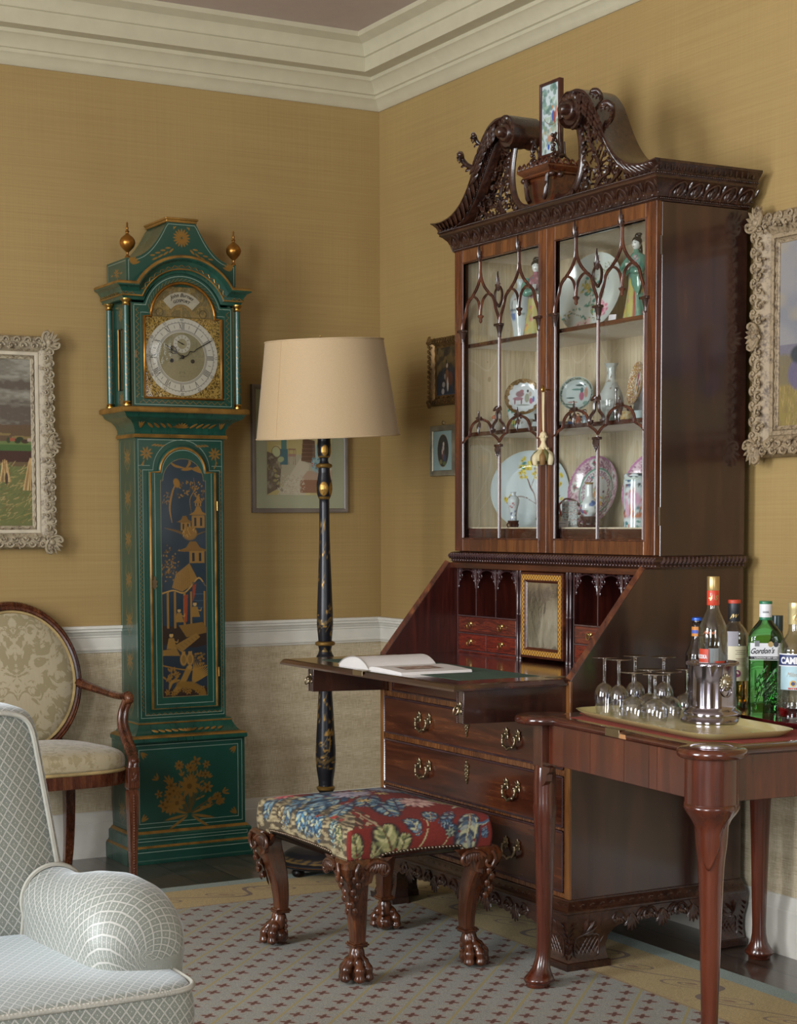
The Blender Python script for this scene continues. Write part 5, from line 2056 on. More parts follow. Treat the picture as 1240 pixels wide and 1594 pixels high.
 # upper moulding: along the side, and swept up at the front as the swan neck pediment
 O = spline([(.609,2.243),(.575,2.240),(.53,2.241),(.48,2.252),(.43,2.278),(.39,2.316),(.355,2.366),(.33,2.412),(.305,2.455),(.268,2.492),(.225,2.510)] + [(.172 + .0535*cos(radians(a)),2.460 + .0535*sin(radians(a))) for a in (72,95,120,145,170,195,220,245)],4)
 I = spline([(.589,2.2125),(.565,2.2125),(.53,2.2125),(.485,2.2135),(.44,2.2255),(.402,2.252),(.365,2.288),(.325,2.334),(.29,2.382),(.258,2.424),(.226,2.455)] + [(.172 + .034*cos(radians(a)),2.460 + .034*sin(radians(a))) for a in (50,80,115,145,170,195,220,245)],4)
 I = [(o[0] + (i[0] - o[0])*q,o[1] + (i[1] - o[1])*q) for o,i,q in ((o,i,1 - .2*max(0,min(1,(k - 12)/8))*(k < 38)) for k,(o,i) in enumerate(zip(O,I)))]
 for s in (-1,1):
  b = B()
  rings = []
  N = len(O)
  for k in range(N):
   (ou,oz),(iu,iz) = O[k],I[k]
   t = k/(N - 1)
   yo = yF - .063 + .016*t
   yi = yF - .020
   ybk = yF + .055
   f = lambda q: (s*(ou + (iu - ou)*q),0,oz + (iz - oz)*q)
   r_ = []
   for q,yy in ((0,ybk),(0,yo),(.14,yo - .001),(.2,yo + .006),(.45,yo + .014),(.7,yo + .028),(.78,yo + .030),(.84,yo + .027),(.92,yo + .029),(1,yi),(1,yF + .004),(.22,yF + .006),(.22,ybk)):
    x,_,z = f(q)
    r_.append((x,yy,z))
   rings.append(r_)
  n = len(rings[0])
  V = [q for r__ in rings for q in r__]
  F = [(j*n + i,j*n + (i + 1) % n,(j + 1)*n + (i + 1) % n,(j + 1)*n + i) for j in range(N - 1) for i in range(n)]
  F += [tuple(range(n)),tuple(range((N - 1)*n,N*n))[::-1]]
  sw = fix_normals(B().add(V,F).build('swan_neck',M_CARVE,C,40))
  cv = B()
  # beads along the lower edge, overlapping leaves along the face
  cv.beads([(s*(o[0] + (i[0] - o[0])*.87),yF - .063 + .016*k/N + .024,o[1] + (i[1] - o[1])*.87) for k,(o,i) in enumerate(zip(O[:36],I[:36]))],.0030)
  for k in range(2,38,2):
   (ou,oz),(iu,iz) = O[k],I[k]
   yo = yF - .063 + .016*k/N
   (o2u,o2z),(i2u,i2z) = O[min(N - 1,k + 2)],I[min(N - 1,k + 2)]
   a_ = (s*(ou + (iu - ou)*.80),yo + .024,oz + (iz - oz)*.80)
   c_ = (s*(o2u + (i2u - o2u)*.18),yo + .000,o2z + (i2z - o2z)*.18)
   cv.leaf(a_,c_,.026,(0,-1,0),.0055)
   cv.leaf(c_,a_,.013,(0,-1,0),.008)
  # volute: spiral barrel with a turned boss
  cx,cz = s*.172,2.460
  cv.lathe([(.044,yF + .052),(.046,yF + .046),(.041,yF + .030),(.046,yF + .012),(.047,yF - .030),(.043,yF - .040),(.030,yF - .038),(.029,yF - .052),(.024,yF - .056),(.016,yF - .054),(.0155,yF - .074),(.011,yF - .080),(.004,yF - .080)],28,(cx,0,cz),axis='y')
  sp = []
  for k in range(40):
   a = -pi/2 + k*.16
   rr = .052 - .0006*k
   sp.append((cx + s*rr*cos(a),yF - .034,cz + rr*sin(a)))
  cv.tube(sp,.006,5)
  for k in range(9):
   a = radians(-10 + 24*k)
   cv.leaf((cx + s*.03*cos(a),yF - .046,cz + .03*sin(a)),(cx + s*.054*cos(a + .3),yF - .048,cz + .054*sin(a + .3)),.02,(0,-1,0),.006)
  # acanthus running down from the volute, with two free curls on the outside
  for k in range(9):
   t = k/8
   j = int(t*12)
   ou,oz = O[40 - j]
   iu,iz = I[40 - j]
   for q,dq in ((.25,-.03),(.55,.0),(.8,.02)):
    cv.leaf((s*(ou + (iu - ou)*q),yF - .052,oz + (iz - oz)*q),(s*(ou + (iu - ou)*q + .012 + .02*t),yF - .060,oz + (iz - oz)*q - .034),.018,(0,-1,0),.008)
  for pts,r0 in (([(.300,2.452),(.325,2.452),(.338,2.466),(.334,2.480),(.324,2.480)],.007),([(.335,2.395),(.365,2.388),(.392,2.398),(.408,2.418),(.400,2.432),(.390,2.428)],.009)):
   P = spline([(s*u,yF - .03 - .01*k,z) for k,(u,z) in enumerate(pts)],4)
   cv.tube(P,[r0*(.7 + .6*t/len(P)) for t in range(len(P))],7)
   cv.ball(P[-1],(r0*1.25,r0*1.1,r0),8,6)
   cv.leaf(P[-4],(P[-1][0],P[-1][1] - .01,P[-1][2] - .012),.022,(0,-1,0),.008)
   for t in range(0,len(P) - 2,3):
    cv.leaf(P[t],(P[t + 2][0],P[t + 2][1] - .008,P[t + 2][2] - .022),.016,(0,-1,0),.006)
  cv.build('swan_neck_carving',M_CARVE,sw,60)
  # C shaped inner scroll and pierced fret
  fr = B()
  Cc = spline([(.172,2.425),(.184,2.385),(.190,2.345),(.186,2.300),(.168,2.258),(.135,2.228),(.095,2.219),(.060,2.230),(.040,2.252),(.042,2.280),(.060,2.294),(.080,2.296)],5)
  fr.tube([(s*u,yF - .010,z) for u,z in Cc],[.010 if k < 45 else .012 - .00015*k for k in range(len(Cc))],6,flat=1.3)
  fr.ball((s*.082,yF - .014,2.292),(.011,.012,.010),8,6)
  for k in range(3,22,3):
   u,z = Cc[k + 20 if k + 20 < len(Cc) else -1]
   fr.leaf((s*u,yF - .018,z),(s*(u + .01),yF - .024,z - .022),.014,(0,-1,0),.006)
  for k in range(7):
   fr.leaf((s*(.196 + .003*k),yF - .012,2.405 - .026*k),(s*(.20 + .003*k),yF - .020,2.378 - .026*k),.020,(0,-1,0),.006)

  def inside(u,z):
   if z < 2.214: return False
   # under the swan neck
   zi = None
   for (a0,b0),(a1,b1) in zip(I[:-1],I[1:]):
    if min(a0,a1) <= u <= max(a0,a1) and a0 != a1:
     zi = b0 + (b1 - b0)*(u - a0)/(a1 - a0)
     break
   if zi is None or z > zi: return False
   # outside the C
   for (a0,b0),(a1,b1) in zip(Cc[:-1],Cc[1:]):
    if min(b0,b1) <= z <= max(b0,b1) and b0 != b1 and a0 > .13:
     return u > a0 + (a1 - a0)*(z - b0)/(b1 - b0)
   return u > .15
  rs = random.Random(4)
  nodes = []
  for i in range(22):
   for j in range(16):
    u,z = .135 + i*.0165 + (j % 2)*.008,2.212 + j*.0142
    if inside(u,z): nodes.append((u + rs.uniform(-.002,.002),z + rs.uniform(-.002,.002)))
  for a in range(len(nodes)):
   for c in range(a + 1,len(nodes)):
    d = math.dist(nodes[a],nodes[c])
    if d < .0195 and rs.random() < .46:
     mx,mz = (nodes[a][0] + nodes[c][0])/2 + rs.uniform(-.004,.004),(nodes[a][1] + nodes[c][1])/2 + rs.uniform(-.004,.004)
     fr.tube([(s*nodes[a][0],yF + .002,nodes[a][1]),(s*mx,yF - .002,mz),(s*nodes[c][0],yF + .002,nodes[c][1])],[.0026,.0036,.0026],4)
  for st in ([(.25,2.225),(.27,2.27),(.255,2.315),(.225,2.36),(.215,2.40)],[(.25,2.225),(.31,2.225),(.36,2.245),(.385,2.268)],[(.25,2.225),(.28,2.25),(.315,2.26),(.33,2.285)]):
   fr.tube([(s*u,yF - .004,z) for u,z in spline(st,4)],.0062,5)
   for u,z in st[1:]:
    for a in (.8,2.2):
     fr.leaf((s*u,yF - .006,z),(s*(u + .02*cos(a)),yF - .012,z + .02*sin(a)),.012,(0,-1,0),.005)
  fr.build('pierced_fret',M_CARVE,C,60)
 # return of the upper moulding along the sides
 for s in (-1,1):
  pr = [(U + .02,2.212),(U + .044,2.212),(U + .046,2.219),(U + .054,2.226),(U + .060,2.233),(U + .063,2.236),(U + .063,2.243),(U + .02,2.243)]
  m = B().prism([(s*u,z) for u,z in pr],yF - .045,Dp,'y')
  o = fix_normals(m.build('side_cornice',M_CARVE,C,30))
  cv = B()
  for k in range(17):
   y = yF - .045 + .35*(k + .5)/17
   cv.leaf((s*(U + .047),y + .006,2.218),(s*(U + .060),y - .004,2.238),.016,(s,0,.3),.004)
  cv.build('side_cornice_carving',M_CARVE,o,60)
 B().box(-U - .02,U + .02,yF + .0,Dp,2.2105,2.2145).build('top_board',M_MAHD,C,0)
 # plinth in the middle of the pediment
 b = B()
 y0,y1 = yF - .040,yF + .11
 b.box(-.066,.066,y0 + .012,y1,2.2125,2.300)
 b.sweep([(-.066,2.296),(-.060,2.300),(-.060,2.304),(-.052,2.310),(-.046,2.316),(-.046,2.322),(-.060,2.322)],lambda p,z: [(-.132 - p,y0 - .026 - p - .04,z),(.132 + p,y0 - .026 - p - .04,z),(.132 + p,y1 + .04 + p,z),(-.132 - p,y1 + .04 + p,z)],closed_path=True)
 b.add([(-.072,y0 - .006,2.318),(.072,y0 - .006,2.318),(.072,y1,2.318),(-.072,y1,2.318)],[(0,1,2,3)])
 fix_normals(b.build('pediment_plinth',M_MAH,C,30))
 g = B()
 for (p0,p1) in (((-.085,y0 - .018),(.085,y0 - .018)),((.085,y0 - .018),(.085,y1 - .02)),((-.085,y0 - .018),(-.085,y1 - .02))):
  L = math.dist(p0,p1)
  n = max(4,int(L/.022))
  for k in range(n):
   t0,t1 = k/n,(k + 1)/n
   P = [(p0[0] + (p1[0] - p0[0])*(t0 + (t1 - t0)*q/6),p0[1] + (p1[1] - p0[1])*(t0 + (t1 - t0)*q/6),2.322 + .016*sin(pi*q/6)) for q in range(7)]
   g.tube(P,.0035,4)
  g.tube([(p0[0],p0[1],2.323),(p1[0],p1[1],2.323)],.0035,4)
 g.build('plinth_gallery',M_MAH,C,60)
 for s in (-1,1):
  q = B().tube(spline([(s*.072,y0 + .004,2.296),(s*.060,y0 - .004,2.290),(s*.056,y0 - .004,2.268),(s*.050,y0 - .004,2.240),(s*.038,y0 - .004,2.225)],4),.008,6)
  q.ball((s*.074,y0 + .0,2.294),(.012,.012,.009),8,6)
  q.build('plinth_bracket',M_CARVE,C,60)
 return C


M_EDGE = wood('pale_edge_banding','42260f','6e4420','915f2e','z',.3,1.5)
M_RAIL = wood('crossbanded_rail','3c1e0d','5c3419','7a4c26','z',.26,2.0)
M_RAILU = wood('figured_door_rail','3a1d0e','552e17','744824','z',.22,1.2,.4,.03,.5)
M_BEAD = plain('dark_polished_beading','4a3636',.2,.1,0,vary=.25,Coat_Weight=.5)
M_BARS = wood('dark_glazing_bar','28130d','452419','6b3d26','z',.24,1.0,.5)
M_FALL = wood('polished_dark_fall','1c0f0c','341b14','4e2a1c','x',.1,.8,.9,.02)
M_FRETP = plain('purple_brown_fretwork','3d2628',.25,.0,0,vary=.2,Coat_Weight=.4)
M_BURRD = wood('dark_burr_drawer','2c0f0a','4f1f14','6f2f1c','x',.24,2.2,.4,.03,3.0)
M_BAIZE = plain('dark_green_baize','2f4636',.9,bump=.4,bscale=500)
M_BRASSL = plain('polished_brass','d0b878',.22,1.0)
M_STEEL = plain('steel_hinge','9a9590',.3,1.0)
make_bureau()

# ------------------------------------------------------------------ porcelain and curios in the bookcase
def polar_dish(name,R,prof,painter,base,mat,parent=None,nr=40,na=128,sx=1.0,thick=.004):
 """plate whose face looks towards -y; prof(t) -> depth y for t = radius fraction"""
 t = np.linspace(.004,1,nr)
 A = np.linspace(0,2*pi,na,endpoint=False)
 X = (t[:,None]*R*np.cos(A)[None]*sx).ravel()
 Z = (t[:,None]*R*np.sin(A)[None]).ravel()
 Y = np.repeat([prof(q) for q in t],na)
 p = Paint(X/sx,Z,base)
 painter(p)
 V = np.column_stack([X,Y,Z])
 VB = np.column_stack([X*.985,Y + thick,Z*.985])
 F = []
 for j in range(nr - 1):
  for i in range(na):
   k = (i + 1) % na
   F.append((j*na + i,j*na + k,(j + 1)*na + k,(j + 1)*na + i))
 n = len(V)
 F2 = [tuple(q + n for q in f[::-1]) for f in F]
 rim = [((nr - 1)*na + i,(nr - 1)*na + (i + 1) % na,n + (nr - 1)*na + (i + 1) % na,n + (nr - 1)*na + i) for i in range(na)]
 cap = [tuple(range(na))[::-1],tuple(n + i for i in range(na))]
 b = B().add(np.vstack([V,VB]),F + F2 + rim + cap)
 # foot ring
 o = b.build(name,mat,parent,60)
 pc = Paint([0],[0],base)
 set_col(o,np.vstack([p.c,np.tile(pc.c,(n,1))]))
 return o


def plate_prof(depth=.018):
 return lambda t: 0.0 if t > .995 else depth*(1 - max(0,(t - .62)/.38)**1.3) if t > .62 else depth


def stand_up(o,x,y,z,R,phi,tilt=12):
 th = radians(tilt)
 o.rotation_euler = (-th,0,radians(phi - 90))
 o.location = (x,y,z + R*cos(th) + .001)
 return o


def blossoms(p,pts,r,col,mid,n=5):
 for k,(x,y) in enumerate(pts):
  p.flower(x,y,r,col,n,mid,1,0,.75,k*.7)


def big_p(p):
 R = .131
 p.ring(0,0,R*.985,.003,'b9c4c4')
 p.ring(0,0,R*.66,.0012,'b3c0c4',.6)
 br = '6b4a44'
 p.curve([(.02,-.045),(.012,-.01),(.0,.01),(-.012,.04),(-.03,.062)],.006,br)
 p.curve([(.0,.01),(.012,.05),(.01,.09)],.004,br)
 p.curve([(.02,-.045),(-.02,-.022),(-.05,-.022),(-.078,-.042)],.0045,br)
 p.curve([(.02,-.045),(.045,-.03),(.066,-.018),(.10,-.02)],.0055,br)
 rs = random.Random(1)
 for k in range(34):
  x,y = rs.uniform(-.04,.035),rs.uniform(.045,.112)
  p.flower(x,y,.0072,'c6b32e' if k % 3 else 'd8cd5a',5,'7a3a4a',1,0,.8,k)
 for k in range(10):
  p.flower(-.05 - .035*rs.random(),-.03 + rs.uniform(-.012,.014),.0065,'c6b32e',5,'7a3a4a',1,0,.8,k)
 for k in range(16):
  p.flower(.095 + rs.uniform(-.02,.015),.02 + rs.uniform(-.05,.05),.0065,'c6b32e',5,'7a3a4a',1,0,.8,k)
 for x,y,a in ((-.035,.088,.4),(.035,.08,-.6),(.04,.062,-.2),(-.02,.072,2.6),(.09,.06,1.2)):
  p.petal(x,y,.02,.010,a,'2f7d72')
 p.blob(.058,.012,.014,.024,'6e7079',.35); p.blob(.052,.034,.010,.010,'565a64'); p.blob(.049,.036,.003,.003,'e8e2c0')
 p.petal(.06,-.008,.03,.008,-1.3,'4d4a55')
 for a,b_ in ((.052,-.085),(.072,-.078),(.062,-.095),(.08,-.092)):
  p.flower(a,b_,.020,'b9527a',7,'8a2f55',1,0,.6,a*90)
 p.petal(.04,-.09,.022,.009,3.6,'2f7d72'); p.petal(.07,-.07,.02,.009,1.2,'2f7d72')


def peony_p(p):
 R = .128
 p.ring(0,0,R*.985,.0025,'b7bdb6')
 rs = random.Random(3)
 for st in ([(.03,-.10),(.0,-.05),(-.015,.0),(-.035,.04)],[(.0,-.05),(.035,-.02),(.04,.02)],[(.02,-.08),(-.05,-.065),(-.09,-.05)],[(.0,.06),(.03,.08),(.06,.09)],[(.03,.085),(.045,.06),(.05,.04)]):
  p.curve(st,.0028,'6f6152')
 for x,y,r,c in ((.045,-.055,.028,'c9788c'),(.03,-.035,.018,'d08fa0'),(-.01,-.095,.026,'cfc9b4'),(-.035,-.10,.018,'d6d0bd')):
  for q in range(3): p.flower(x,y,r*(1 - .28*q),c if q % 2 == 0 else 'e0b5bd',8,None,1,0,.6,q*.5)
  p.blob(x,y,r*.2,r*.2,'b0506a')
 for k in range(38):
  x,y = rs.uniform(-.045,.02),rs.uniform(-.075,.055)
  p.petal(x,y,.017,.009,rs.uniform(0,6.28),('3f8478','4f9085','7c8f4a','5e9a8c')[k % 4])
 for k in range(12): p.flower(-.03 + rs.uniform(-.025,.02),.03 + rs.uniform(-.02,.02),.007,'b7a64a',5,None,1,0,.7)
 for k in range(12): p.petal(.04 + rs.uniform(-.02,.03),.08 + rs.uniform(-.015,.015),.009,.0035,rs.uniform(0,6),'8c8f60')
 for k in range(10): p.petal(-.085 + rs.uniform(-.015,.02),-.06 + rs.uniform(-.02,.012),.012,.006,rs.uniform(0,6),'8f8448' if k % 2 else '3f8478')


def rose_p(R):
 def f(p):
  r = np.hypot(p.x,p.y)
  a = np.arctan2(p.y,p.x)
  p.put((r > R*.68)*1.0,'b78fa0')
  n = vnoise(p.x*260,p.y*260,3)
  p.put(((r > R*.68) & (n > .55))*.8,'d9c2cc')
  p.put(((r > R*.68) & (n < .34))*.8,'7b4f66')
  p.ring(0,0,R*.965,.006,'b673a0')
  p.ring(0,0,R*.66,.008,'6f9a8a')
  p.put(((r < R*.60) & (r > R*.46) & (vnoise(p.x*380,p.y*380,9) > .45))*.9,'9c6a86')
  for k in range(5):
   t = 2*pi*k/5 + .5
   cx,cy = cos(t)*R*.82,sin(t)*R*.82
   p.blob(cx,cy,R*.19,R*.115,'d8dada',t + pi/2,1,0,.15)
   p.flower(cx,cy,R*.08,'a8385e',6,'6d1f40',1,0,.7)
   for q in range(4): p.petal(cx,cy,R*.13,R*.04,t + pi/2 + q*1.4,'4f7f70')
  rs = random.Random(8)
  for k in range(24):
   x,y = rs.uniform(-.45,.45)*R,rs.uniform(-.45,.4)*R
   if math.hypot(x,y) < R*.5:
    p.blob(x,y,R*rs.uniform(.03,.09),R*rs.uniform(.04,.1),('a8607e','3f7f86','c08a5a','b5c0a0','c9a03a','7a4a6a')[k % 6],rs.random()*3,.9)
 return f


def brown_p(p):
 R = .062
 r = np.hypot(p.x,p.y)
 a = np.arctan2(p.y,p.x)
 p.put((r > R*(.80 + .035*np.cos(a*14)))*1.0,'6d5433',1,.25)
 n = vnoise(p.x*500,p.y*500,3)
 p.put(((r > R*.82) & (n > .6))*.8,'a98a5a',1,.3)
 rs = random.Random(2)
 for x,y,w,h,c in ((-.012,.012,.016,.012,'8f6a72'),(-.018,-.004,.020,.007,'9a707c'),(-.028,-.014,.003,.012,'8a5f68'),(-.006,-.014,.003,.012,'8a5f68'),(.012,-.002,.009,.018,'8d8f7c'),(.022,.012,.006,.010,'a9a096'),(.026,-.012,.007,.012,'a85a78'),(.034,-.006,.004,.012,'3f5fa0'),(-.006,.022,.008,.006,'a07078'),(.014,.022,.004,.006,'3a3436'),(0,-.026,.026,.003,'8a8f8a')):
  p.blob(x,y,w,h,c,0,.95)


def lady_plate_p(p):
 R = .056
 p.ring(0,0,R*.9,.009,'4f5f58')
 n = vnoise(p.x*500,p.y*500,5)
 p.put(((np.hypot(p.x,p.y) > R*.83) & (n > .55))*.9,'b0b9a4')
 for x,y,w,h,c in ((.016,-.006,.009,.017,'b5607e'),(.016,.014,.006,.010,'4d6f74'),(.0,.016,.020,.0035,'5c8a80'),(-.02,-.012,.016,.003,'2f4f4a'),(-.012,-.026,.018,.004,'a9857e'),(-.02,-.034,.022,.003,'4a6d5c'),(.03,.006,.007,.02,'c0917a'),(.012,.03,.02,.004,'3c5652'),(.03,-.03,.01,.008,'7fa39a')):
  p.blob(x,y,w,h,c,0,.95)


def gilt_p(p):
 n = vnoise(p.x*420,p.y*420,3)
 p.put((n > .5)*1.0,'a9803c',1,.4)
 p.put((n > .68)*1.0,'d8d0bf')
 p.put((n < .25)*.9,'8c5470')
 p.blob(.0,0,.025,.04,'cfcfc8')
 for k in range(9): p.blob(.012*cos(k*2.1),.026*sin(k*1.7),.009,.012,('a04a5e','4f6f8a','5b4a3a','b98a4a')[k % 4])


def leaf_plate_p(p):
 R = .085
 p.ring(0,0,R*.985,.002,'aab5b5')
 rs = random.Random(6)
 for cx,cy in ((-.02,.065),(.02,.07),(.068,.0),(.06,-.03),(-.065,-.04),(-.074,.01)):
  p.flower(cx,cy,.014,'d6c65a' if cx < .03 else 'b5533e',6,'9a7a2a',1,0,.7)
  for q in range(4): p.petal(cx,cy,.022,.008,rs.uniform(0,6),'2f8578')


plates_grp = None
tag(stand_up(polar_dish('porcelain_plate',.128,plate_prof(.02),peony_p,'c8cec8',P_CHINA),-.215,-1.745,1.8405,.128,12,14),
 'large white plate painted with a pink peony, standing on the top shelf','plate')
tag(stand_up(polar_dish('porcelain_plate',.1325,plate_prof(.022),big_p,'bcc9cd',P_CHINA),-.165,-1.335,1.2305,.1325,46,10),
 'largest pale blue plate with yellow blossom branch and a bird, on the bottom shelf','plate')
tag(stand_up(polar_dish('porcelain_dish',.112,plate_prof(.02),rose_p(.112),'d0d6d8',P_CHINA,sx=.94),-.125,-1.635,1.2455,.112,12,12),
 'pink bordered famille rose dish behind the bottle vase on its little stand','dish')
tag(stand_up(polar_dish('porcelain_dish',.112,plate_prof(.02),rose_p(.112),'d0d6d8',P_CHINA,sx=.94),-.125,-1.93,1.2455,.112,12,12),
 'pink bordered famille rose dish behind the crowded cylindrical jar','dish')
for y in (-1.635,-1.93):
 b = B().box(-.165,-.09,y - .05,y + .05,1.2302,1.238,.002).box(-.165,-.155,y - .05,y + .05,1.238,1.247,.002)
 tag(b.build('dish_stand',M_MAH),'low mahogany block under the pink bordered dish ' + ('behind the bottle vase' if y > -1.7 else 'behind the cylindrical jar'),'stand')
tag(stand_up(polar_dish('porcelain_plate',.085,plate_prof(.014),leaf_plate_p,'c4cfd2',P_CHINA),-.13,-1.30,1.5465,.085,44,10),
 'white plate with green leaf sprays, half hidden behind the brown rimmed plate','plate')
tag(stand_up(polar_dish('porcelain_plate',.062,plate_prof(.010),brown_p,'c6ccd0',P_CHINA),-.205,-1.355,1.607,.062,48,14),
 'small brown rimmed plate painted with a horse, raised on a wooden stand','plate')
tag(stand_up(polar_dish('porcelain_plate',.056,plate_prof(.010),lady_plate_p,'c3d0d0',P_CHINA),-.17,-1.61,1.608,.056,42,14),
 'small plate painted with a lady in pink, held up by a wooden stand','plate')
tag(stand_up(polar_dish('porcelain_plate',.066,plate_prof(.010),gilt_p,'b08a4a',P_CHINA),-.19,-1.945,1.606,.066,-18,10),
 'gilt and orange plate seen nearly edge on beside the tall grey vase','plate')
tag(stand_up(polar_dish('porcelain_plate',.056,plate_prof(.010),gilt_p,'b9a07a',P_CHINA,sx=.8),-.175,-2.035,1.610,.056,-6,10),
 'oval figure painted plate at the right end of the middle shelf','plate')


def easel(x,y,z,h,rz,label,w=.05):
 t = thing('plate_stand',label,'stand',(x,y,z),rz)
 b = B()
 for s in (-1,1):
  b.tube([(s*w*.7,-.03,.004),(s*w*.55,.0,h*.5),(s*w*.5,-.018,h*.55),(s*w*.48,-.022,h*.75)],.004,6)
  b.tube([(s*w*.7,-.03,.004),(s*w*.6,.035,.004)],.004,6)
 b.tube([(-w*.6,.0,.02),(w*.6,.0,.02)],.0035,6)
 b.tube([(-w*.56,0,h*.5),(w*.56,0,h*.5)],.0035,6)
 b.build('stand_frame',M_INTER,t,60)
 return t


easel(-.19,-1.37,1.5462,.085,radians(-42),'dark wooden stand under the brown rimmed plate')
easel(-.165,-1.615,1.5462,.085,radians(-48),'dark wooden stand under the plate with a lady in pink',.045)
easel(-.19,-1.95,1.5462,.075,radians(-108),'dark wooden stand under the gilt plate',.03)


def vase(name,prof,base,painter,label,cat,loc,n=48,sub=5,mat=None,rz=0.0,sx=1,sy=1):
 o = lathe_paint(name,prof,n,base,painter,mat or P_CHINA,None,sub=sub,sx=sx,sy=sy)
 tag(o,label,cat,loc=loc)
 o.rotation_euler = (0,0,rz)
 return o


def fig_vase_p(p):
 p.mottle(10,.05)
 for x,z,w,h,c in ((-.02,.09,.004,.018,'4f72a8'),(-.014,.088,.004,.016,'3f6cae'),(-.026,.10,.003,.014,'a05a6a'),(-.018,.112,.012,.004,'55606a'),(-.02,.125,.002,.02,'4f4a44'),(.004,.098,.010,.003,'7a8a80'),(.018,.085,.004,.006,'6a6f68'),(-.02,.055,.012,.002,'6f7f6f'),(-.012,.145,.004,.003,'8a6070')):
  p.blob(x,z,w,h,c,0,.85)


RZC = radians(-40)
vase('porcelain_vase',[(.022,0),(.024,.004),(.024,.02),(.027,.05),(.034,.09),(.038,.125),(.036,.15),(.026,.170),(.015,.184),(.013,.196),(.015,.206),(.021,.213),(.0195,.213)],'c3ccce',fig_vase_p,
  'white baluster vase with blue figures on the top shelf, beside the lady in yellow','vase',(-.20,-1.335,1.8405),rz=RZC)
vase('porcelain_vase',[(.024,0),(.026,.004),(.031,.03),(.038,.06),(.0385,.08),(.034,.10),(.022,.125),(.015,.14),(.0135,.165),(.015,.18),(.022,.192),(.0205,.192)],'a9aeaa',
  lambda p: (p.mottle(20,.08),[p.blob(random.Random(k).uniform(-.05,.05),.012 + .004*(k % 7),.012,.0025,'5d665a',0,.8) for k in range(40)],[p.blob(random.Random(k + 60).uniform(-.05,.06),.05 + random.Random(k).uniform(-.02,.03),.008,.006,'6a6c62',0,.55) for k in range(20)],
    [p.flower(random.Random(k + 9).uniform(-.05,.05),.115 + .012*(k % 5),.005,'6a4a30',5) for k in range(16)]),
  'tall grey landscape painted vase on the middle shelf','vase',(-.2,-1.84,1.5462),rz=RZC)


def mixed(cols,n,w,h,x0,x1,z0,z1,seed=1,a=.9):
 def f(p):
  rs = random.Random(seed)
  for k in range(n):
   p.blob(rs.uniform(x0,x1),rs.uniform(z0,z1),w*rs.uniform(.5,1.4),h*rs.uniform(.5,1.4),cols[k % len(cols)],rs.random()*3,a)
 return f


def wood_stand(x,y,z,r,h,label):
 b = B().lathe([(r*.8,0),(r*.95,.003),(r*.7,h*.35),(r*.75,h*.6),(r*1.0,h*.8),(r*1.02,h),(r*.7,h)],20)
 for k in range(5):
  a = 2*pi*k/5
  b.tube([(r*.75*cos(a),r*.75*sin(a),h*.8),(r*1.12*cos(a),r*1.12*sin(a),h*.5),(r*.9*cos(a),r*.9*sin(a),h*.2),(r*1.15*cos(a),r*1.15*sin(a),.003)],.003,5)
 o = b.build('wood_stand',M_INTER,None,60)
 return tag(o,label,'stand',loc=(x,y,z))


wood_stand(-.262,-1.385,1.2302,.018,.028,'pierced dark wood stand under the small blue and white vase')
vase('porcelain_vase',[(.011,0),(.0125,.003),(.0115,.018),(.014,.035),(.019,.055),(.020,.068),(.016,.078),(.008,.083),(.008,.09),(.0105,.094),(.0095,.094)],'c5ced2',
  lambda p: (mixed(['5a6a9a','48588a','7a86a8'],26,.0035,.004,-.05,.05,.004,.035)(p),mixed(['9a3038','3c4a40','a8453f'],20,.0028,.0028,-.05,.05,.04,.08,4)(p)),
  'small blue and red speckled vase in front of the largest plate','vase',(-.262,-1.385,1.2584),rz=RZC,n=40)
wood_stand(-.262,-1.812,1.2302,.026,.040,'pierced dark wood stand under the white bottle vase')
vase('bottle_vase',[(.014,0),(.016,.003),(.024,.012),(.0285,.026),(.0265,.040),(.017,.052),(.0125,.060),(.0115,.075),(.0125,.1),(.0145,.104),(.013,.104)],'c9cfd0',
  lambda p: (mixed(['3a5a98','3f7a5c','a04a62','4a8a6a','34508a'],40,.006,.007,-.05,.08,.008,.046,2)(p),p.rect(-1,1,.0995,.105,'8a6a3a'),p.petal(0,.08,.01,.003,.4,'5a6a50')),
  'white long necked bottle vase on a pierced dark stand','vase',(-.262,-1.812,1.2705),rz=RZC,n=44)
vase('cylindrical_jar',[(.036,0),(.0385,.003),(.0385,.03),(.0385,.13),(.0385,.148),(.037,.152),(.0375,.156),(.039,.158),(.037,.165),(.030,.167)],'c2ccd0',
  lambda p: (mixed(['2f6f7a','3a4a7a','8a3a4a','4f8a78','1f2430','b0603a'],230,.006,.006,-.13,.13,0,.167,5)(p),mixed(['c46a30','b5622f'],16,.007,.013,-.13,.13,.035,.125,7)(p),mixed(['c79ab4','c7b0c0'],8,.013,.026,-.12,.12,.06,.11,8)(p),p.rect(-1,1,.148,.154,'b9c4c0')),
  'cylindrical jar crowded with orange and blue figures, bottom shelf','jar',(-.245,-2.03,1.2302),rz=RZC,n=56,sub=12)
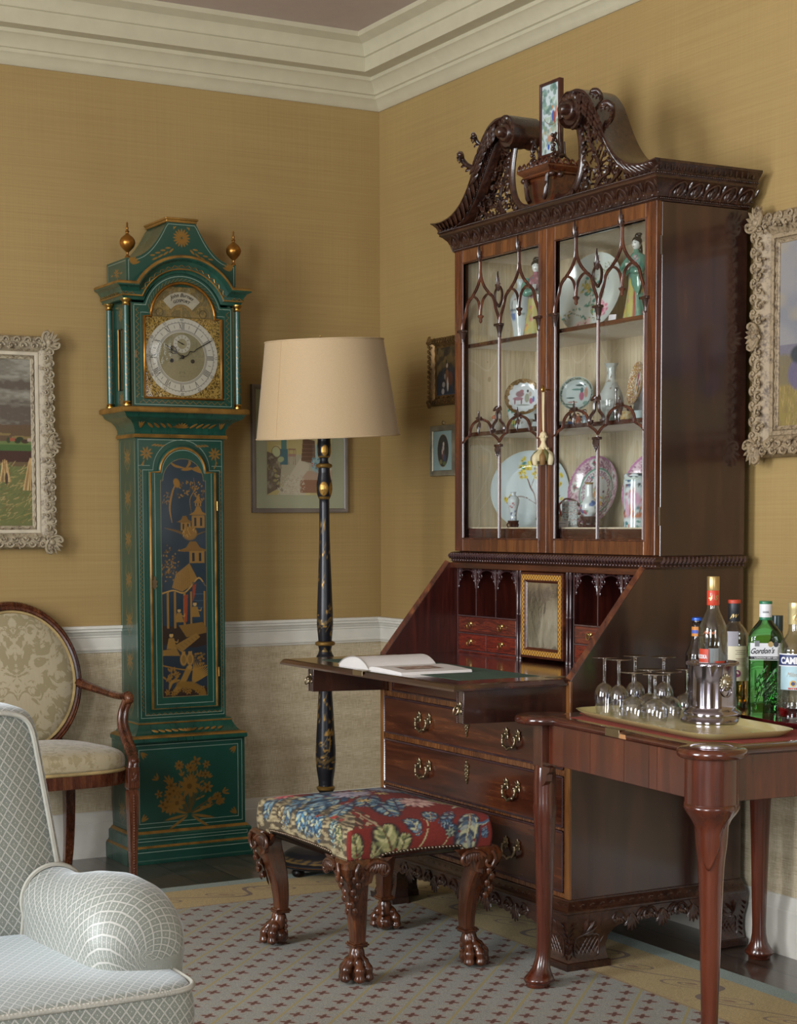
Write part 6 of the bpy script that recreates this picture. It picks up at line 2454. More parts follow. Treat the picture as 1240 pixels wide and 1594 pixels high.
# square tea jar with a root wood handle
tj = thing('tea_jar','square patterned tea jar with a red root wood handle, in front of the pink dish','jar',(-.235,-1.672,1.2302),RZC)
b = B().box(-.024,.024,-.020,.020,.010,.088,.003)
b.box(-.028,.028,-.023,.023,0,.010,.002)
jp = panel('jar_front',-.0235,.0235,.012,.087,-.0212,40,60,'b5bfc4',lambda p: (mixed(['5a6f72','3f5a5c','8a4a40','7a8a92','2f4a50'],150,.0022,.003,-.024,.024,.01,.088,3)(p),[p.line([(x,.012),(x,.087)],.0016,'dadfe0') for x in (-.012,0,.012)],[p.line([(-.024,z),(.024,z)],.0018,'9a5a48') for z in (.03,.052,.074)]),P_CHINA,tj,.001)
b.build('jar_body',M_WIRE,tj,30)
hd = B()
for pts in ([(-.024,0,.088),(-.012,.0,.096),(.014,0,.090),(.026,0,.078),(.034,0,.070)],[(.026,0,.082),(.036,0,.064),(.030,0,.052),(.027,0,.044)],[(.025,0,.030),(.036,0,.036),(.028,0,.018),(.034,0,.008)],[(-.024,0,.088),(-.034,0,.076),(-.030,0,.05),(-.026,0,.04)]):
 hd.tube(spline(pts,4),.0032,6)
for p_ in ((.036,0,.064),(.036,0,.036),(.03,0,.05),(.034,0,.07)): hd.ball(p_,.0052,8,6)
hd.build('root_handle',plain('red_root_wood','7a2f1c',.35),tj,60)
# snuff bottle
sb = thing('snuff_bottle','small translucent snuff bottle with a coral stopper, left end of the middle shelf','bottle',(-.25,-1.252,1.5462))
B().lathe([(.011,0),(.013,.003),(.020,.014),(.0225,.027),(.019,.041),(.009,.047),(.0075,.052)],32).build('bottle_body',plain('milky_glass','aaa39b',.12,Coat_Weight=.6,Subsurface_Weight=0.0),sb,60)
B().lathe([(.0075,.052),(.009,.054),(.0095,.059),(.006,.064),(.001,.066)],20).build('stopper',plain('coral','a0522f',.25),sb,60)


def cup(x,y,z,r,h,base,painter,label,name='porcelain_cup'):
 return vase(name,[(r*.5,0),(r*.55,h*.08),(r*.8,h*.4),(r,h),(r*.96,h),(r*.75,h*.4),(.001,h*.15)],base,painter,label,'cup',(x,y,z),n=40,sub=4,rz=RZC)


cup(-.255,-1.437,1.5462,.030,.042,'c3c9cc',lambda p: mixed(['6a5438','7d6646'],26,.005,.003,-.08,.08,.026,.042)(p),'white cup with a brown border in front of the brown rimmed plate')
cup(-.255,-1.985,1.5462,.026,.036,'c8b890',lambda p: mixed(['a98036','b98f40','d8d2c2'],90,.004,.004,-.08,.08,.0,.036)(p),'gilt flecked cup below the gilt plate')
cup(-.262,-2.062,1.5462,.018,.034,'b3c3c4',lambda p: p.rect(-1,1,.0,.012,'5f7f7a'),'small pale cup at the right end of the middle shelf')
cup(-.262,-1.665,1.5462,.020,.022,'bfc9cc',lambda p: mixed(['a04a3a','4a7a6a','b58a3a'],30,.003,.003,-.08,.08,0,.022)(p),'low speckled cup below the plate with a lady in pink')
# group of tiny figures
for k,(dx,dy,h,c1,c2,lb) in enumerate(((0,0,.046,'b5572f','d0a07a','tiny figure in an orange coat'),(.005,-.03,.056,'7f8f9a','c9c9c2','tiny figure in a grey blue coat'),(-.01,.028,.030,'4a6a9a','d0b08a','tiny crouching figure in blue'))):
 b = B().lathe([(.011,0),(.012,.003),(.009,h*.4),(.0085,h*.62),(.004,h*.72),(.0055,h*.8),(.0062,h*.88),(.004,h*.96),(.001,h)],20)
 b.tube([(-.008,-.004,h*.6),(-.004,-.011,h*.45),(.004,-.011,h*.5),(.008,-.004,h*.6)],.003,6)
 o = b.build('porcelain_figure',P_CHINA,None,60)
 z = np.array([v.co.z for v in o.data.vertices])
 c = np.zeros((len(z),4)); c[:,:3] = lin(c1); c[z > h*.72,:3] = lin(c2); c[z > h*.92,:3] = lin('2a2422'); c[z < h*.2,:3] = lin('8fa5a0')
 set_col(o,c)
 tag(o,lb + ' on the middle shelf beside the plate stand','figurine',loc=(-.25 + dx,-1.735 + dy,1.5462))
# silver candlestick shape and the grey folder behind it
o = B().lathe([(.017,0),(.018,.003),(.011,.008),(.005,.016),(.008,.03),(.011,.045),(.007,.06),(.004,.072),(.0035,.10),(.006,.106),(.003,.112)],24).build('silver_pepper_pot',plain('dull_silver','8f9093',.25,.9),None,60)
tag(o,'slim silver spired pot standing by the grey vase','pot',loc=(-.245,-1.925,1.5462))
o = B().box(-.04,.04,-.004,.004,0,.2,.002).build('grey_card_folder',plain('grey_linen_card','8f8d90',.8),None,30)
tag(o,'grey linen folder leaning at the back of the middle shelf','folder',loc=(-.11,-1.865,1.5462))
o.rotation_euler = (radians(-10),radians(-4),radians(-90))
for (x,y,z,w,h,lb,rz) in ((-.285,-1.955,1.8405,.024,.032,'small white card beside the plate on the top shelf',-60),(-.283,-1.695,1.2302,.042,.026,'small white card in front of the square tea jar',-62)):
 o = B().box(-w/2,w/2,-.0004,.0004,0,h).build('label_card',plain('white_card_' + str(w),'cfcbd0',.7),None,0)
 tag(o,lb,'card',loc=(x,y,z))
 o.rotation_euler = (radians(-14),0,radians(rz))
 if z < 1.5:
  B().box(-.016,.012,-.0007,-.0005,.018,.0192).box(-.010,-.004,-.0007,-.0005,.007,.008).build('ink_line',M_INK,o,0)


def court_lady(x,y,rz,h,label,robe,coat,sleeve):
 t = thing('porcelain_lady',label,'figurine',(x,y,1.8405),rz)
 k = h/.265
 # robe: an elliptical loft
 lv = [(0,.040,.030,0),(.01,.041,.031,0),(.05,.034,.026,0),(.10,.028,.022,.002),(.14,.027,.021,.003),(.165,.029,.019,.004),(.185,.030,.017,.004),(.198,.022,.014,.003),(.206,.010,.009,.001),(.214,.0075,.0075,0)]
 lv2 = []
 for (a,b_) in zip(lv[:-1],lv[1:]):
  for q in range(5): lv2.append(tuple(a[i] + (b_[i] - a[i])*q/5 for i in range(4)))
 lv2.append(lv[-1])
 n = 44
 V = []
 for z,rx,ry,dx in lv2:
  for i in range(n):
   a = 2*pi*i/n
   f = 1 + .07*sin(a*7 + z*30)*max(0,1 - z/.15)
   V.append((rx*cos(a)*f*k + dx,ry*sin(a)*f*k,z*k))
 F = [(j*n + i,j*n + (i + 1) % n,(j + 1)*n + (i + 1) % n,(j + 1)*n + i) for j in range(len(lv2) - 1) for i in range(n)] + [tuple(range(n))[::-1],tuple(range((len(lv2) - 1)*n,len(lv2)*n))]
 o = B().add(V,F).build('robe',P_CHINA,t,60)
 A = np.array(V)
 p = Paint(A[:,0],A[:,2],robe)
 p.put((A[:,2] > .125*k)*1.0,coat)
 p.put(((A[:,0] > .012) & (A[:,2] < .13*k))*1.0,sleeve)
 p.put(((np.abs(A[:,0] - .012) < .0035) & (A[:,2] < .13*k))*1.0,'8c4a3a')
 mixed(['b5655a','c79a4a','7f9a7a','b06a84'],50,.0045,.0045,-.04,.04,.0,.11,4,.8)(p)
 mixed(['a86a7a','4f7f78','c7a0a8','6a5a6a'],90,.0035,.0035,-.03,.03,.13*k,.195*k,5,.8)(p)
 set_col(o,p.c)
 s = B()
 for sg in (-1,1):
  s.tube(spline([(sg*.026*k,0,.190*k),(sg*.036*k,-.012,.165*k),(sg*.030*k,-.026,.145*k),(sg*.008*k,-.034,.150*k)],4),[.010*k,.0105*k,.011*k,.011*k,.0115*k,.012*k,.0125*k,.013*k,.0135*k,.013*k,.012*k,.011*k,.010*k],10)
  if sg > 0: s.leaf((.018,-.034,.150*k),(.026,-.026,.075*k),.034,(0,-1,0),.006)
 o = s.build('sleeve',plain('glazed_sleeve_' + sleeve,sleeve,.15,Coat_Weight=.5),t,60)
 h_ = B()
 h_.ball((-.003,-.036,.156*k),(.006,.005,.005),8,6)
 for q in range(4): h_.tube([(-.003 + .002*q,-.038,.157*k),(-.006 + .003*q,-.043,.164*k),(-.005 + .003*q,-.044,.170*k)],.0014,5)
 h_.build('hand',M_FACE,t,60)
 f = B()
 n = 20
 f.grid(lambda u,v: (lambda a,b_: ((.0135*cos(b_)*cos(a))*k*(1 - .12*(sin(b_) < 0)*-sin(b_)),(.0140*cos(b_)*sin(a) - .002*math.exp(-((a + pi/2)**2)*40 - ((b_ + .05)**2)*30))*k,(.230 + .0185*sin(b_))*k))(2*pi*u,-pi/2 + pi*v),32,18)
 f.build('head',M_FACE,t,60)
 e = B()
 for sg in (-1,1):
  e.leaf((sg*.0022,-.0138*k,.2315*k),(sg*.0078,-.0128*k,.2325*k),.0016,(0,-1,0),.0006,4)
  e.leaf((sg*.0022,-.0135*k,.2370*k),(sg*.0085,-.0118*k,.2382*k),.0012,(0,-1,0),.0006,4)
  e.leaf((sg*.0132*k,-.001,.2345*k),(sg*.0136*k,-.001,.2255*k),.005,(sg,0,0),.0015,4)
 e.build('eyes',M_INK,t,60)
 B().leaf((-.0028,-.0136*k,.2218*k),(.0028,-.0136*k,.2218*k),.0022,(0,-1,0),.0008,4).build('mouth',plain('painted_lips','9a3038',.3),t,60)
 hr = B()
 hr.ball((0,.003,.238*k),(.0155*k,.0150*k,.0155*k),16,10)
 hr.ball((0,.007,.254*k),(.010,.010,.010),12,8)
 hr.ball((.006,.004,.258*k),(.011,.007,.005),12,8)
 hr.tube(spline([(0,.014,.235*k),(0,.019,.215*k),(0,.018,.195*k)],4),.007,8)
 hr.build('hair',plain('black_glazed_hair','2b2724',.2),t,60)
 return t


M_FACE = plain('white_glazed_skin','d8dad6',.1,Coat_Weight=.6,vary=.02)
court_lady(-.262,-1.515,radians(-38),.262,'porcelain lady with a black topknot, yellow skirt and flowered collar, top shelf','aaa468','9c6a74','6a9a8a')
court_lady(-.262,-2.045,radians(-75),.262,'porcelain lady in a long green cloak, at the right end of the top shelf','ada75f','68917f','5a8776')
# ------------------------------------------------------------------ key tassel on the bookcase door
kt = thing('key_tassel','cream and gold silk tassel hanging on a cord from the bookcase key','tassel',(-.3765,-1.754,0))
B().tube([(.006,0,1.658),(-.012,0,1.658)],.0022,6).tube([(-.016 + .006*cos(a),0,1.658 + .008*sin(a)) for a in [i*2*pi/12 for i in range(12)]],.0016,5,closed=True).build('key',M_BRASS,kt,60)
M_CORD = plain('cream_cord','c9b991',.8,bump=.4,bscale=600)
B().tube([(-.018,.003,1.650),(-.018,.002,1.60),(-.017,.001,1.54),(-.016,0,1.528)],.0022,6).tube([(-.017,-.003,1.650),(-.017,-.002,1.60),(-.016,-.001,1.54),(-.015,0,1.528)],.0022,6).build('cord',M_CORD,kt,60)
kn = B().lathe([(.004,1.530),(.010,1.524),(.0115,1.514),(.009,1.505),(.006,1.499),(.008,1.492),(.013,1.482),(.0155,1.472),(.010,1.468)],20,(-.0165,0,0))
for k in range(9):
 a = 2*pi*k/9
 for z,r in ((1.514,.011),(1.478,.0148)): kn.ball((-.0165 + r*cos(a),r*sin(a),z),.0036,6,5)
kn.build('tassel_head',M_CORD,kt,60)
for k in range(14):
 a = 2*pi*k/14
 r0,r1 = (.014,.030) if k % 2 else (.012,.024)
 z0,z1 = 1.478,(1.428 if k % 2 else 1.440)
 c = ('b5a67c','7a5a2c','5f5c30','c0b490')[k % 4]
 B().tube(spline([(-.0165 + r0*.6*cos(a),r0*.6*sin(a),z0),(-.0165 + r0*1.2*cos(a),r0*1.2*sin(a),(z0*2 + z1)/3),(-.0165 + r1*cos(a),r1*sin(a),(z0 + z1)/2 - .004),(-.0165 + r1*.95*cos(a),r1*.95*sin(a),z1)],3),[.003,.006,.008,.0095,.0102,.0106,.0104,.010,.009,.007],8).build('silk_skirt',plain('tassel_silk_%d' % k,c,.6,bump=.5,bscale=700),kt,60)

# ------------------------------------------------------------------ table screen on top of the bookcase
ts = thing('table_screen','upright Chinese porcelain plaque in a carved wooden stand, on top of the bookcase','screen',(-.345,-1.722,2.3255),radians(-90))
b = B()
w,h0,h1 = .046,.055,.262
b.frame([(0,-.004),(.0,.004),(.009,.008),(.0095,-.008),(.001,-.009)],2*w - .0,h1 - h0)
b.V[-1][:,2] += (h0 + h1)/2
fix_normals(b.build('screen_frame',M_INTER,ts,40,.0015))


def screen_p(p):
 p.mottle(30,.06)
 mixed(['6f8f84','5a7a72','8fa38c','4a6a64'],70,.010,.008,-.045,.03,.14,.26,3,.7)(p)
 mixed(['7a8f74','9aa08a','5d7468','b0a07a'],50,.011,.007,-.045,.045,.06,.15,5,.7)(p)
 p.blob(.014,.165,.008,.02,'3a4f9a'); p.blob(.012,.192,.005,.006,'b5825a'); p.blob(.022,.16,.006,.022,'8a4038'); p.blob(.03,.175,.005,.022,'b06a5a')
 p.blob(.0,.10,.02,.012,'a9806a'); p.blob(-.01,.075,.006,.01,'2f4f9a'); p.blob(.02,.07,.005,.01,'34508a')
 p.curve([(-.04,.17),(-.02,.15),(.01,.14),(.04,.15)],.004,'6a6048')
panel('porcelain_plaque',-w,w,h0,h1,-.003,70,150,'b3c0c2',screen_p,P_CHINA,ts)
b = B()
b.box(-.060,.060,-.012,.012,.034,.046,.003)
for s in (-1,1):
 b.box(s*.053 - .005,s*.053 + .005,-.006,.006,.03,.125,.002)
 for pts in ([(0,-.045,.004),(0,-.034,.020),(0,-.014,.030),(0,-.008,.060),(0,-.022,.085),(0,-.030,.100)],[(0,-.03,.01),(0,-.038,.035),(0,-.025,.050),(0,-.035,.070),(0,-.020,.105)],[(0,.045,.004),(0,.03,.025),(0,.012,.04),(0,.008,.08)]):
  b.tube([(s*.056,y,z) for _,y,z in spline(pts,4)],.0042,6)
 for q in range(7): b.ball((s*.056,-.034 + .006*(q % 3),.012 + .014*q),.0062,7,5)
 b.box(s*.056 - .008,s*.056 + .008,-.055,.05,0,.012,.003)
for q in range(10):
 x = -.046 + .0102*q
 b.tube(spline([(x,-.004,.012),(x + .006,-.006,.020),(x - .002,-.006,.028),(x + .004,-.004,.036)],3),.003,5)
b.box(-.05,.05,-.006,.006,.008,.014,.001)
b.build('screen_stand',M_CARVE,ts,60)

# ------------------------------------------------------------------ open book on the fall
bk = thing('open_book','open hardback book with white pages lying on the green baize of the fall','book',(-.878,-1.738,.8178),radians(-92))
b = B()
P = [(-.205,.004),(-.20,.012),(-.17,.024),(-.12,.034),(-.07,.034),(-.03,.022),(-.008,.008),(0,.004)]
P2 = [(x,z) for x,z in spline(P,4)]
b.prism([(x,z) for x,z in P2] + [(0,.001),(-.206,.0015)],-.115,.115,'y')
M_PAGE = plain('white_pages','cfcac6',.7,vary=.03)
b.build('left_pages',M_PAGE,bk,40)
b = B().prism([(0,.002),(0,.010),(.02,.014),(.06,.0145),(.14,.0125),(.205,.010),(.208,.002)],-.115,.115,'y')
rp = b.build('right_pages',M_PAGE,bk,40)
panel('page_illustration',.07,.15,-.07,.055,0,40,50,'9a8478',lambda p: (p.mottle(60,.35),mixed(['7a5a48','b09a84','5d4a40'],30,.012,.008,.07,.15,-.07,.055)(p)),P_MATT,rp,.0002)
il = rp.children[0]
for v in il.data.vertices:
 x,y,z = v.co
 v.co = (x,z,.0146 - (x - .06)*.026 + .0003 + y*-1)
b = B().box(-.212,.214,-.120,.120,-.003,.0008,.001)
b.build('book_cover',plain('pale_book_cover','b9b5b2',.5),bk,30)
hb = B().tube(spline([(-.208,-.1155,.006),(-.17,-.1155,.0245),(-.12,-.1155,.0345),(-.07,-.1155,.0345),(-.03,-.1155,.0225),(0,-.1155,.004)],5),.0018,5)
hb.build('page_edge',plain('grey_page_edge','9a948e',.8),bk,60)


# ------------------------------------------------------------------ pictures
def carved_frame(name,parent,w,h,fw,depth,mat,seed=1,cart=True,inner=None,carve=True):
 """w x h opening; frame width fw; depth out from wall; carving in relief; faces -y with the wall at y=0"""
 D = -depth
 prof = [(0,D*.35),(.004,D*.42),(.010,D*.45),(.013,D*.36),(fw*.26,D*.38),(fw*.34,D*.56),(fw*.40,D*.62),(fw*.55,D*.86),(fw*.72,D*1.0),(fw*.86,D*.92),(fw*.95,D*.62),(fw*.97,D*.2),(fw*.9,0),(0,0)]
 o = fix_normals(B().frame(prof,w,h).build(name,mat,parent,35))
 if not carve: return o
 rs = random.Random(seed)
 r = B()
 W,H = w/2 + fw,h/2 + fw

 def place(cx,cz,dx,dz,L,r0):
  # foliage running along a side; (dx,dz) direction along, (nx,nz) outward
  nx,nz = (dz,-dx)
  n = int(L/(r0*1.35))
  for k in range(n):
   t = (k + .5)/n*L
   s = 1 if k % 2 else -1
   bx,bz = cx + dx*t,cz + dz*t
   off = s*fw*.11
   px,pz = bx + nx*off,bz + nz*off
   Y = D*(.93 + .05*(s > 0))
   pts = []
   for q in range(9):
    a = q/8*4.6 + (0 if s > 0 else pi)
    rr = r0*(1.0 - .085*q)
    pts.append((px + dx*rr*cos(a) + nx*rr*sin(a)*s,Y - .004,pz + dz*rr*cos(a) + nz*rr*sin(a)*s))
   r.tube(pts,[r0*(.30 - .018*q) for q in range(9)],5)
   r.ball((px,Y - .003,pz),r0*.34,6,5)
   for q in range(2):
    a = rs.uniform(0,6.28)
    r.leaf((px + cos(a)*r0*.4,Y,pz + sin(a)*r0*.4),(px + cos(a)*r0*1.35,Y + .001,pz + sin(a)*r0*1.35),r0*.6,(0,-1,0),r0*.3,4)
 r0 = fw*.17
 mx,mz = w/2 + fw*.63,h/2 + fw*.63
 place(-mx,-mz,1,0,2*mx,r0); place(mx,mz,-1,0,2*mx,r0)
 place(mx,-mz,0,1,2*mz,r0); place(-mx,mz,0,-1,2*mz,r0)
 # corner and centre cartouches project a little beyond the edge
 spots = [(sx*(w/2 + fw*.70),sz*(h/2 + fw*.70),sx,sz,1.0) for sx in (-1,1) for sz in (-1,1)]
 if cart:
  spots += [(sx*(w/2 + fw*.72),0,sx,0,.9) for sx in (-1,1)] + [(0,sz*(h/2 + fw*.72),0,sz,.9) for sz in (-1,1)]
 for cx,cz,sx,sz,k in spots:
  a0 = atan2(sz,sx)
  for q in range(7):
   a = a0 + (q - 3)*.42
   L = fw*.52*k
   r.leaf((cx - cos(a0)*fw*.1,D*1.02,cz - sin(a0)*fw*.1),(cx + cos(a)*L,D*.98,cz + sin(a)*L),fw*.2,(0,-1,0),fw*.08,5)
  for s in (-1,1):
   ta = a0 + s*pi/2
   pts = [(cx + cos(ta)*fw*u + cos(a0)*fw*v,D*1.06,cz + sin(ta)*fw*u + sin(a0)*fw*v) for u,v in ((.05,-.2),(.3,-.1),(.42,.1),(.36,.26),(.26,.24),(.26,.14))]
   r.tube(spline(pts,3),fw*.055,6)
  r.ball((cx,D*1.06,cz),(fw*.13,fw*.08,fw*.13),10,7)
 r.build('frame_carving',mat,o,60)
 # fine ornament on the sight edge
 g = B()
 for (x0,z0,x1,z1) in ((-w/2 - .008,-h/2 - .008,w/2 + .008,-h/2 - .008),(w/2 + .008,-h/2 - .008,w/2 + .008,h/2 + .008),(w/2 + .008,h/2 + .008,-w/2 - .008,h/2 + .008),(-w/2 - .008,h/2 + .008,-w/2 - .008,-h/2 - .008)):
  L = math.hypot(x1 - x0,z1 - z0)
  n = int(L/.016)
  dx,dz = (x1 - x0)/L,(z1 - z0)/L
  for k in range(n):
   t = (k + .5)/n*L
   s = 1 if k % 2 else -1
   g.tube([(x0 + dx*(t - .008) + dz*.003*s,D*.46,z0 + dz*(t - .008) - dx*.003*s),(x0 + dx*(t + .008) - dz*.003*s,D*.46,z0 + dz*(t + .008) + dx*.003*s)],.0024,4)
 g.build('sight_edge_ornament',inner or mat,o,60)
 return o


def antique_cream(name,c,dark,rough=.55):
 t = NT(name)
 n = t.noise(t.coords(),38,4,.6)
 ao = t.n('ShaderNodeAmbientOcclusion',samples=4)
 n2 = t.noise(t.coords(),140,3)
 t.set(Base_Color=t.ramp(t.math('ADD',t.math('MULTIPLY',n,.6),t.math('MULTIPLY',n2,.4)),[(.36,dark),(.52,c),(.68,c)]),Roughness=rough)
 t.t.nodes.remove(ao)
 t.bump(n2,.3,.002)
 return t.m


M_FRCREAM = antique_cream('rubbed_cream_frame','9a8d74','5f4f39')
M_FRBROWN = antique_cream('rubbed_brown_cream_frame','8f7c60','4a3826')
M_FRGILT = plain('dark_antique_gilding','6e5430',.42,.6,.6,90,vary=.5)
M_SLIP = plain('off_white_slip','b9ae98',.5)


def harvest(p):
 # dark banded sky, hills, village, stooks of corn in a green field
 y0,y1 = -.28,.28
 x0,x1 = -.46,.46
 p.rect(x0 - 1,x1 + 1,-.02,1,'6f6a5e')
 n = vnoise(p.x*5 + 3,p.y*34,2)*.5 + vnoise(p.x*14,p.y*80,4)*.3 + vnoise(p.x*60,p.y*160,14)*.2
 p.put((p.y > .06)*np.clip((n - .46)*7,0,1)*.8,'4a3d34')
 p.put((p.y > .06)*np.clip((.42 - n)*7,0,1)*.75,'8f8d80')
 hill = .062 + .03*np.sin(p.x*5 + 1.2) + .012*np.sin(p.x*17)
 p.put((p.y < hill)*1.0,'57432f')
 p.put(((p.y < hill - .03) & (vnoise(p.x*20,p.y*60,5) > .5))*.8,'7a6a3e')
 p.rect(-1,1,-1,.006,'5c6a3a')
 p.rect(-1,1,-.03,-.008,'3e5a2c')
 p.rect(-1,1,-.075,-.03,'3a221a')
 p.rect(-1,1,-.09,-.07,'5b4a30')
 p.rect(-1,1,-1,-.085,'5f6238')
 rs = random.Random(9)
 for k in range(46):
  p.blob(rs.uniform(-.46,.46),rs.uniform(.004,.022),rs.uniform(.008,.022),rs.uniform(.005,.012),('243018','3a2a1c','2e3c20')[k % 3])
 for k in range(14): p.rect(-.46 + .065*k,-.44 + .065*k,.006,.018,'a08a78' if k % 2 else '8a4a34')
 for k in range(1500):
  x,y = rs.uniform(-.47,.47),rs.uniform(-.29,-.085)
  c = ('6c7040','8c7a46','4a5a2c','a08a5a','66552f')[k % 5]
  a = .5 + rs.uniform(-.5,.5)
  L = rs.uniform(.01,.028)
  p.line([(x,y),(x + cos(a)*L,y + sin(a)*L)],.004,c,.8)
 for k,(cx,cy,s) in enumerate(((.40,-.14,1.0),(.30,-.12,.7),(.435,-.24,1.2),(.22,-.2,1.0),(.05,-.16,.8),(-.12,-.22,1.1),(-.3,-.15,.8),(.46,-.12,.6))):
  for q in range(46):
   a = pi/2 + rs.uniform(-.55,.55)
   L = .085*s*rs.uniform(.6,1)
   bx = cx + rs.uniform(-.032,.032)*s
   c = ('b09263','8a6a3e','c4a878','6a5234','94784a')[q % 5]
   p.line([(bx*1.0,cy - .03*s),(cx + (bx - cx)*.3 + cos(a)*.01,cy + L)],.006*s,c,.95)
  p.blob(cx + .006,cy - .01,.010*s,.035*s,'3d2c1c')


def picture(name,label,cat,loc,rz,w,h,fw,depth,frame_mat,base,painter,nx,nz,seed=1,pmat=None,cart=True,slip=True):
 t = thing(name,label,cat,loc,rz)
 carved_frame('picture_frame',t,w,h,fw,depth,frame_mat,seed,cart)
 panel('painted_canvas',-w/2 - .002,w/2 + .002,-h/2 - .002,h/2 + .002,-depth*.3,nx,nz,base,painter,pmat or P_OIL,t,.002)
 B().box(-w/2 - fw*.5,w/2 + fw*.5,-depth*.2,-.001,-h/2 - fw*.5,h/2 + fw*.5).build('backing_board',M_MAHD,t,0)
 return t


t = picture('landscape_painting','oil painting of corn stooks under a dark sky in a wide carved cream frame','painting',(-1.857,-.002,1.545),0,.80,.60,.088,.05,M_FRCREAM,'6f6a5e',lambda p: (setattr(p,'x',p.x),harvest(p)),420,300,3)
o = fix_normals(B().frame([(.0145,-.0185),(.0145,-.027),(.018,-.0285),(.026,-.0285),(.0275,-.026),(.0275,-.0185)],.80,.60).build('pale_slip',M_SLIP,t,30))


def field(p):
 p.c[:,:3] = np.array(lin('767578'))
 n = vnoise(p.x*9 + p.y*7,p.y*13,6)
 p.put(np.clip((n - .45)*4,0,1)*.6,'8a8580'); p.put(np.clip((.4 - n)*4,0,1)*.6,'5f6168')
 p.put(np.clip((vnoise(p.x*14 + 7,p.y*20,9) - .6)*4,0,1)*.5,'94876e')
 p.rect(-1,1,-1,-.075,'7a6c42')
 p.put(((p.y < -.03) & (p.y > -.09))*.9,'66606a')
 p.rect(-1,1,-1,-.088,'7d6d3c')
 rs = random.Random(4)
 for k in range(900):
  x,y = rs.uniform(-.45,.45),rs.uniform(-.30,-.10)
  p.line([(x,y),(x + rs.uniform(-.006,.006),y + .02)],.004,('8a744a','75603a','9a8458','6a5540')[k % 4],.7)
 for cx,cy,w,h,c in ((-.34,-.10,.09,.05,'6b6048'),(-.27,-.115,.05,.05,'5d566a'),(-.2,-.1,.08,.04,'6a6250'),(-.265,-.06,.045,.03,'34383a'),(-.24,.0,.03,.05,'3d4038'),(-.255,.03,.022,.03,'5a5240'),(.1,-.07,.2,.03,'40443c')):
  p.blob(cx,cy,w,h,c,0,.95)


t = picture('landscape_painting','oil painting of a field under grey cloud, carved brown and cream frame, beside the bookcase','painting',(-.002,-2.745,1.782),radians(-90),.70,.515,.092,.052,M_FRBROWN,'767578',field,200,200,8)
o = fix_normals(B().frame([(.0145,-.0195),(.0145,-.028),(.018,-.0295),(.026,-.0295),(.0275,-.027),(.0275,-.0195)],.70,.515).build('pale_slip',M_FRBROWN,t,30))


def dark_fig(p):
 mixed(['3a3020','5a4a2c','241f1c','6a5632'],90,.02,.018,-.08,.08,.0,.11,3,.7)(p)
 mixed(['23262e','1e2a3c','2c3440'],60,.02,.014,-.08,.08,-.11,.0,5,.8)(p)
 for x,z,w,h,c in ((-.005,-.02,.016,.03,'6e4a34'),(-.005,.02,.008,.010,'a8988a'),(.0,-.05,.008,.03,'b0a89c'),(-.03,-.05,.012,.012,'8a8480'),(-.035,-.075,.012,.012,'9a9490'),(.02,-.03,.02,.03,'5a3428'),(-.02,-.02,.008,.012,'7a7470'),(-.01,.035,.003,.012,'14120f')):
  p.blob(x,z,w,h,c)
 p.rect(-.1,.1,-.12,-.085,'3a4a62',.7)


picture('figure_painting','small dark figure painting in a carved gilt frame, upper of two beside the bookcase','painting',(-.002,-.545,1.822),radians(-90),.158,.178,.040,.026,M_FRGILT,'2c2822',dark_fig,80,90,5,cart=False)
t = thing('miniature_portrait','small oval miniature on a blue mount in a worn silver gilt frame','picture',(-.002,-.517,1.524),radians(-90))
fix_normals(B().frame([(0,-.014),(.003,-.018),(.012,-.021),(.020,-.019),(.022,-.012),(.022,0),(0,0)],.138,.148).build('picture_frame',plain('worn_silver_gilt','8a8370',.4,.55,.6,120,vary=.35),t,30))


def mini(p):
 e = (p.x/.040)**2 + (p.y/.060)**2
 p.put((e < 1.08)*1.0,'7a6a48')
 p.put((e < 1.0)*1.0,'1f1c18')
 for x,z,w,h,c in ((0,-.01,.010,.028,'5a3a34'),(.004,.024,.007,.010,'b0a090'),(.002,.01,.008,.012,'9a9088'),(.014,-.03,.010,.016,'2a3450'),(-.016,-.042,.012,.010,'6a6030'),(.01,-.048,.014,.008,'4a5a30'),(-.006,-.004,.004,.012,'a89a90')):
  p.blob(x,z,w,h,c)
panel('miniature',-.070,.070,-.075,.075,-.012,90,100,'7e9492',mini,P_OIL,t,.002)
B().box(-.08,.08,-.010,-.001,-.085,.085).build('backing_board',M_MAHD,t,0)
B().tube([(.008*cos(a),-.012,.104 + .008*sin(a)) for a in [i*2*pi/14 for i in range(14)]],.0018,5,closed=True).tube([(0,-.012,.096),(0,-.012,.09)],.004,6).build('hanging_ring',M_BRASSD,t,60)
# watercolour behind the lamp
t = thing('framed_watercolour','watercolour of a yellow room in a thin grey frame, hanging behind the lamp','picture',(-.367,-.002,1.541),0)
fix_normals(B().frame([(0,-.012),(.003,-.015),(.006,-.0165),(.012,-.018),(.0165,-.0165),(.0175,-.012),(.0175,0),(0,0)],.385,.462).build('picture_frame',plain('grey_brown_frame','6a6056',.4),t,30))


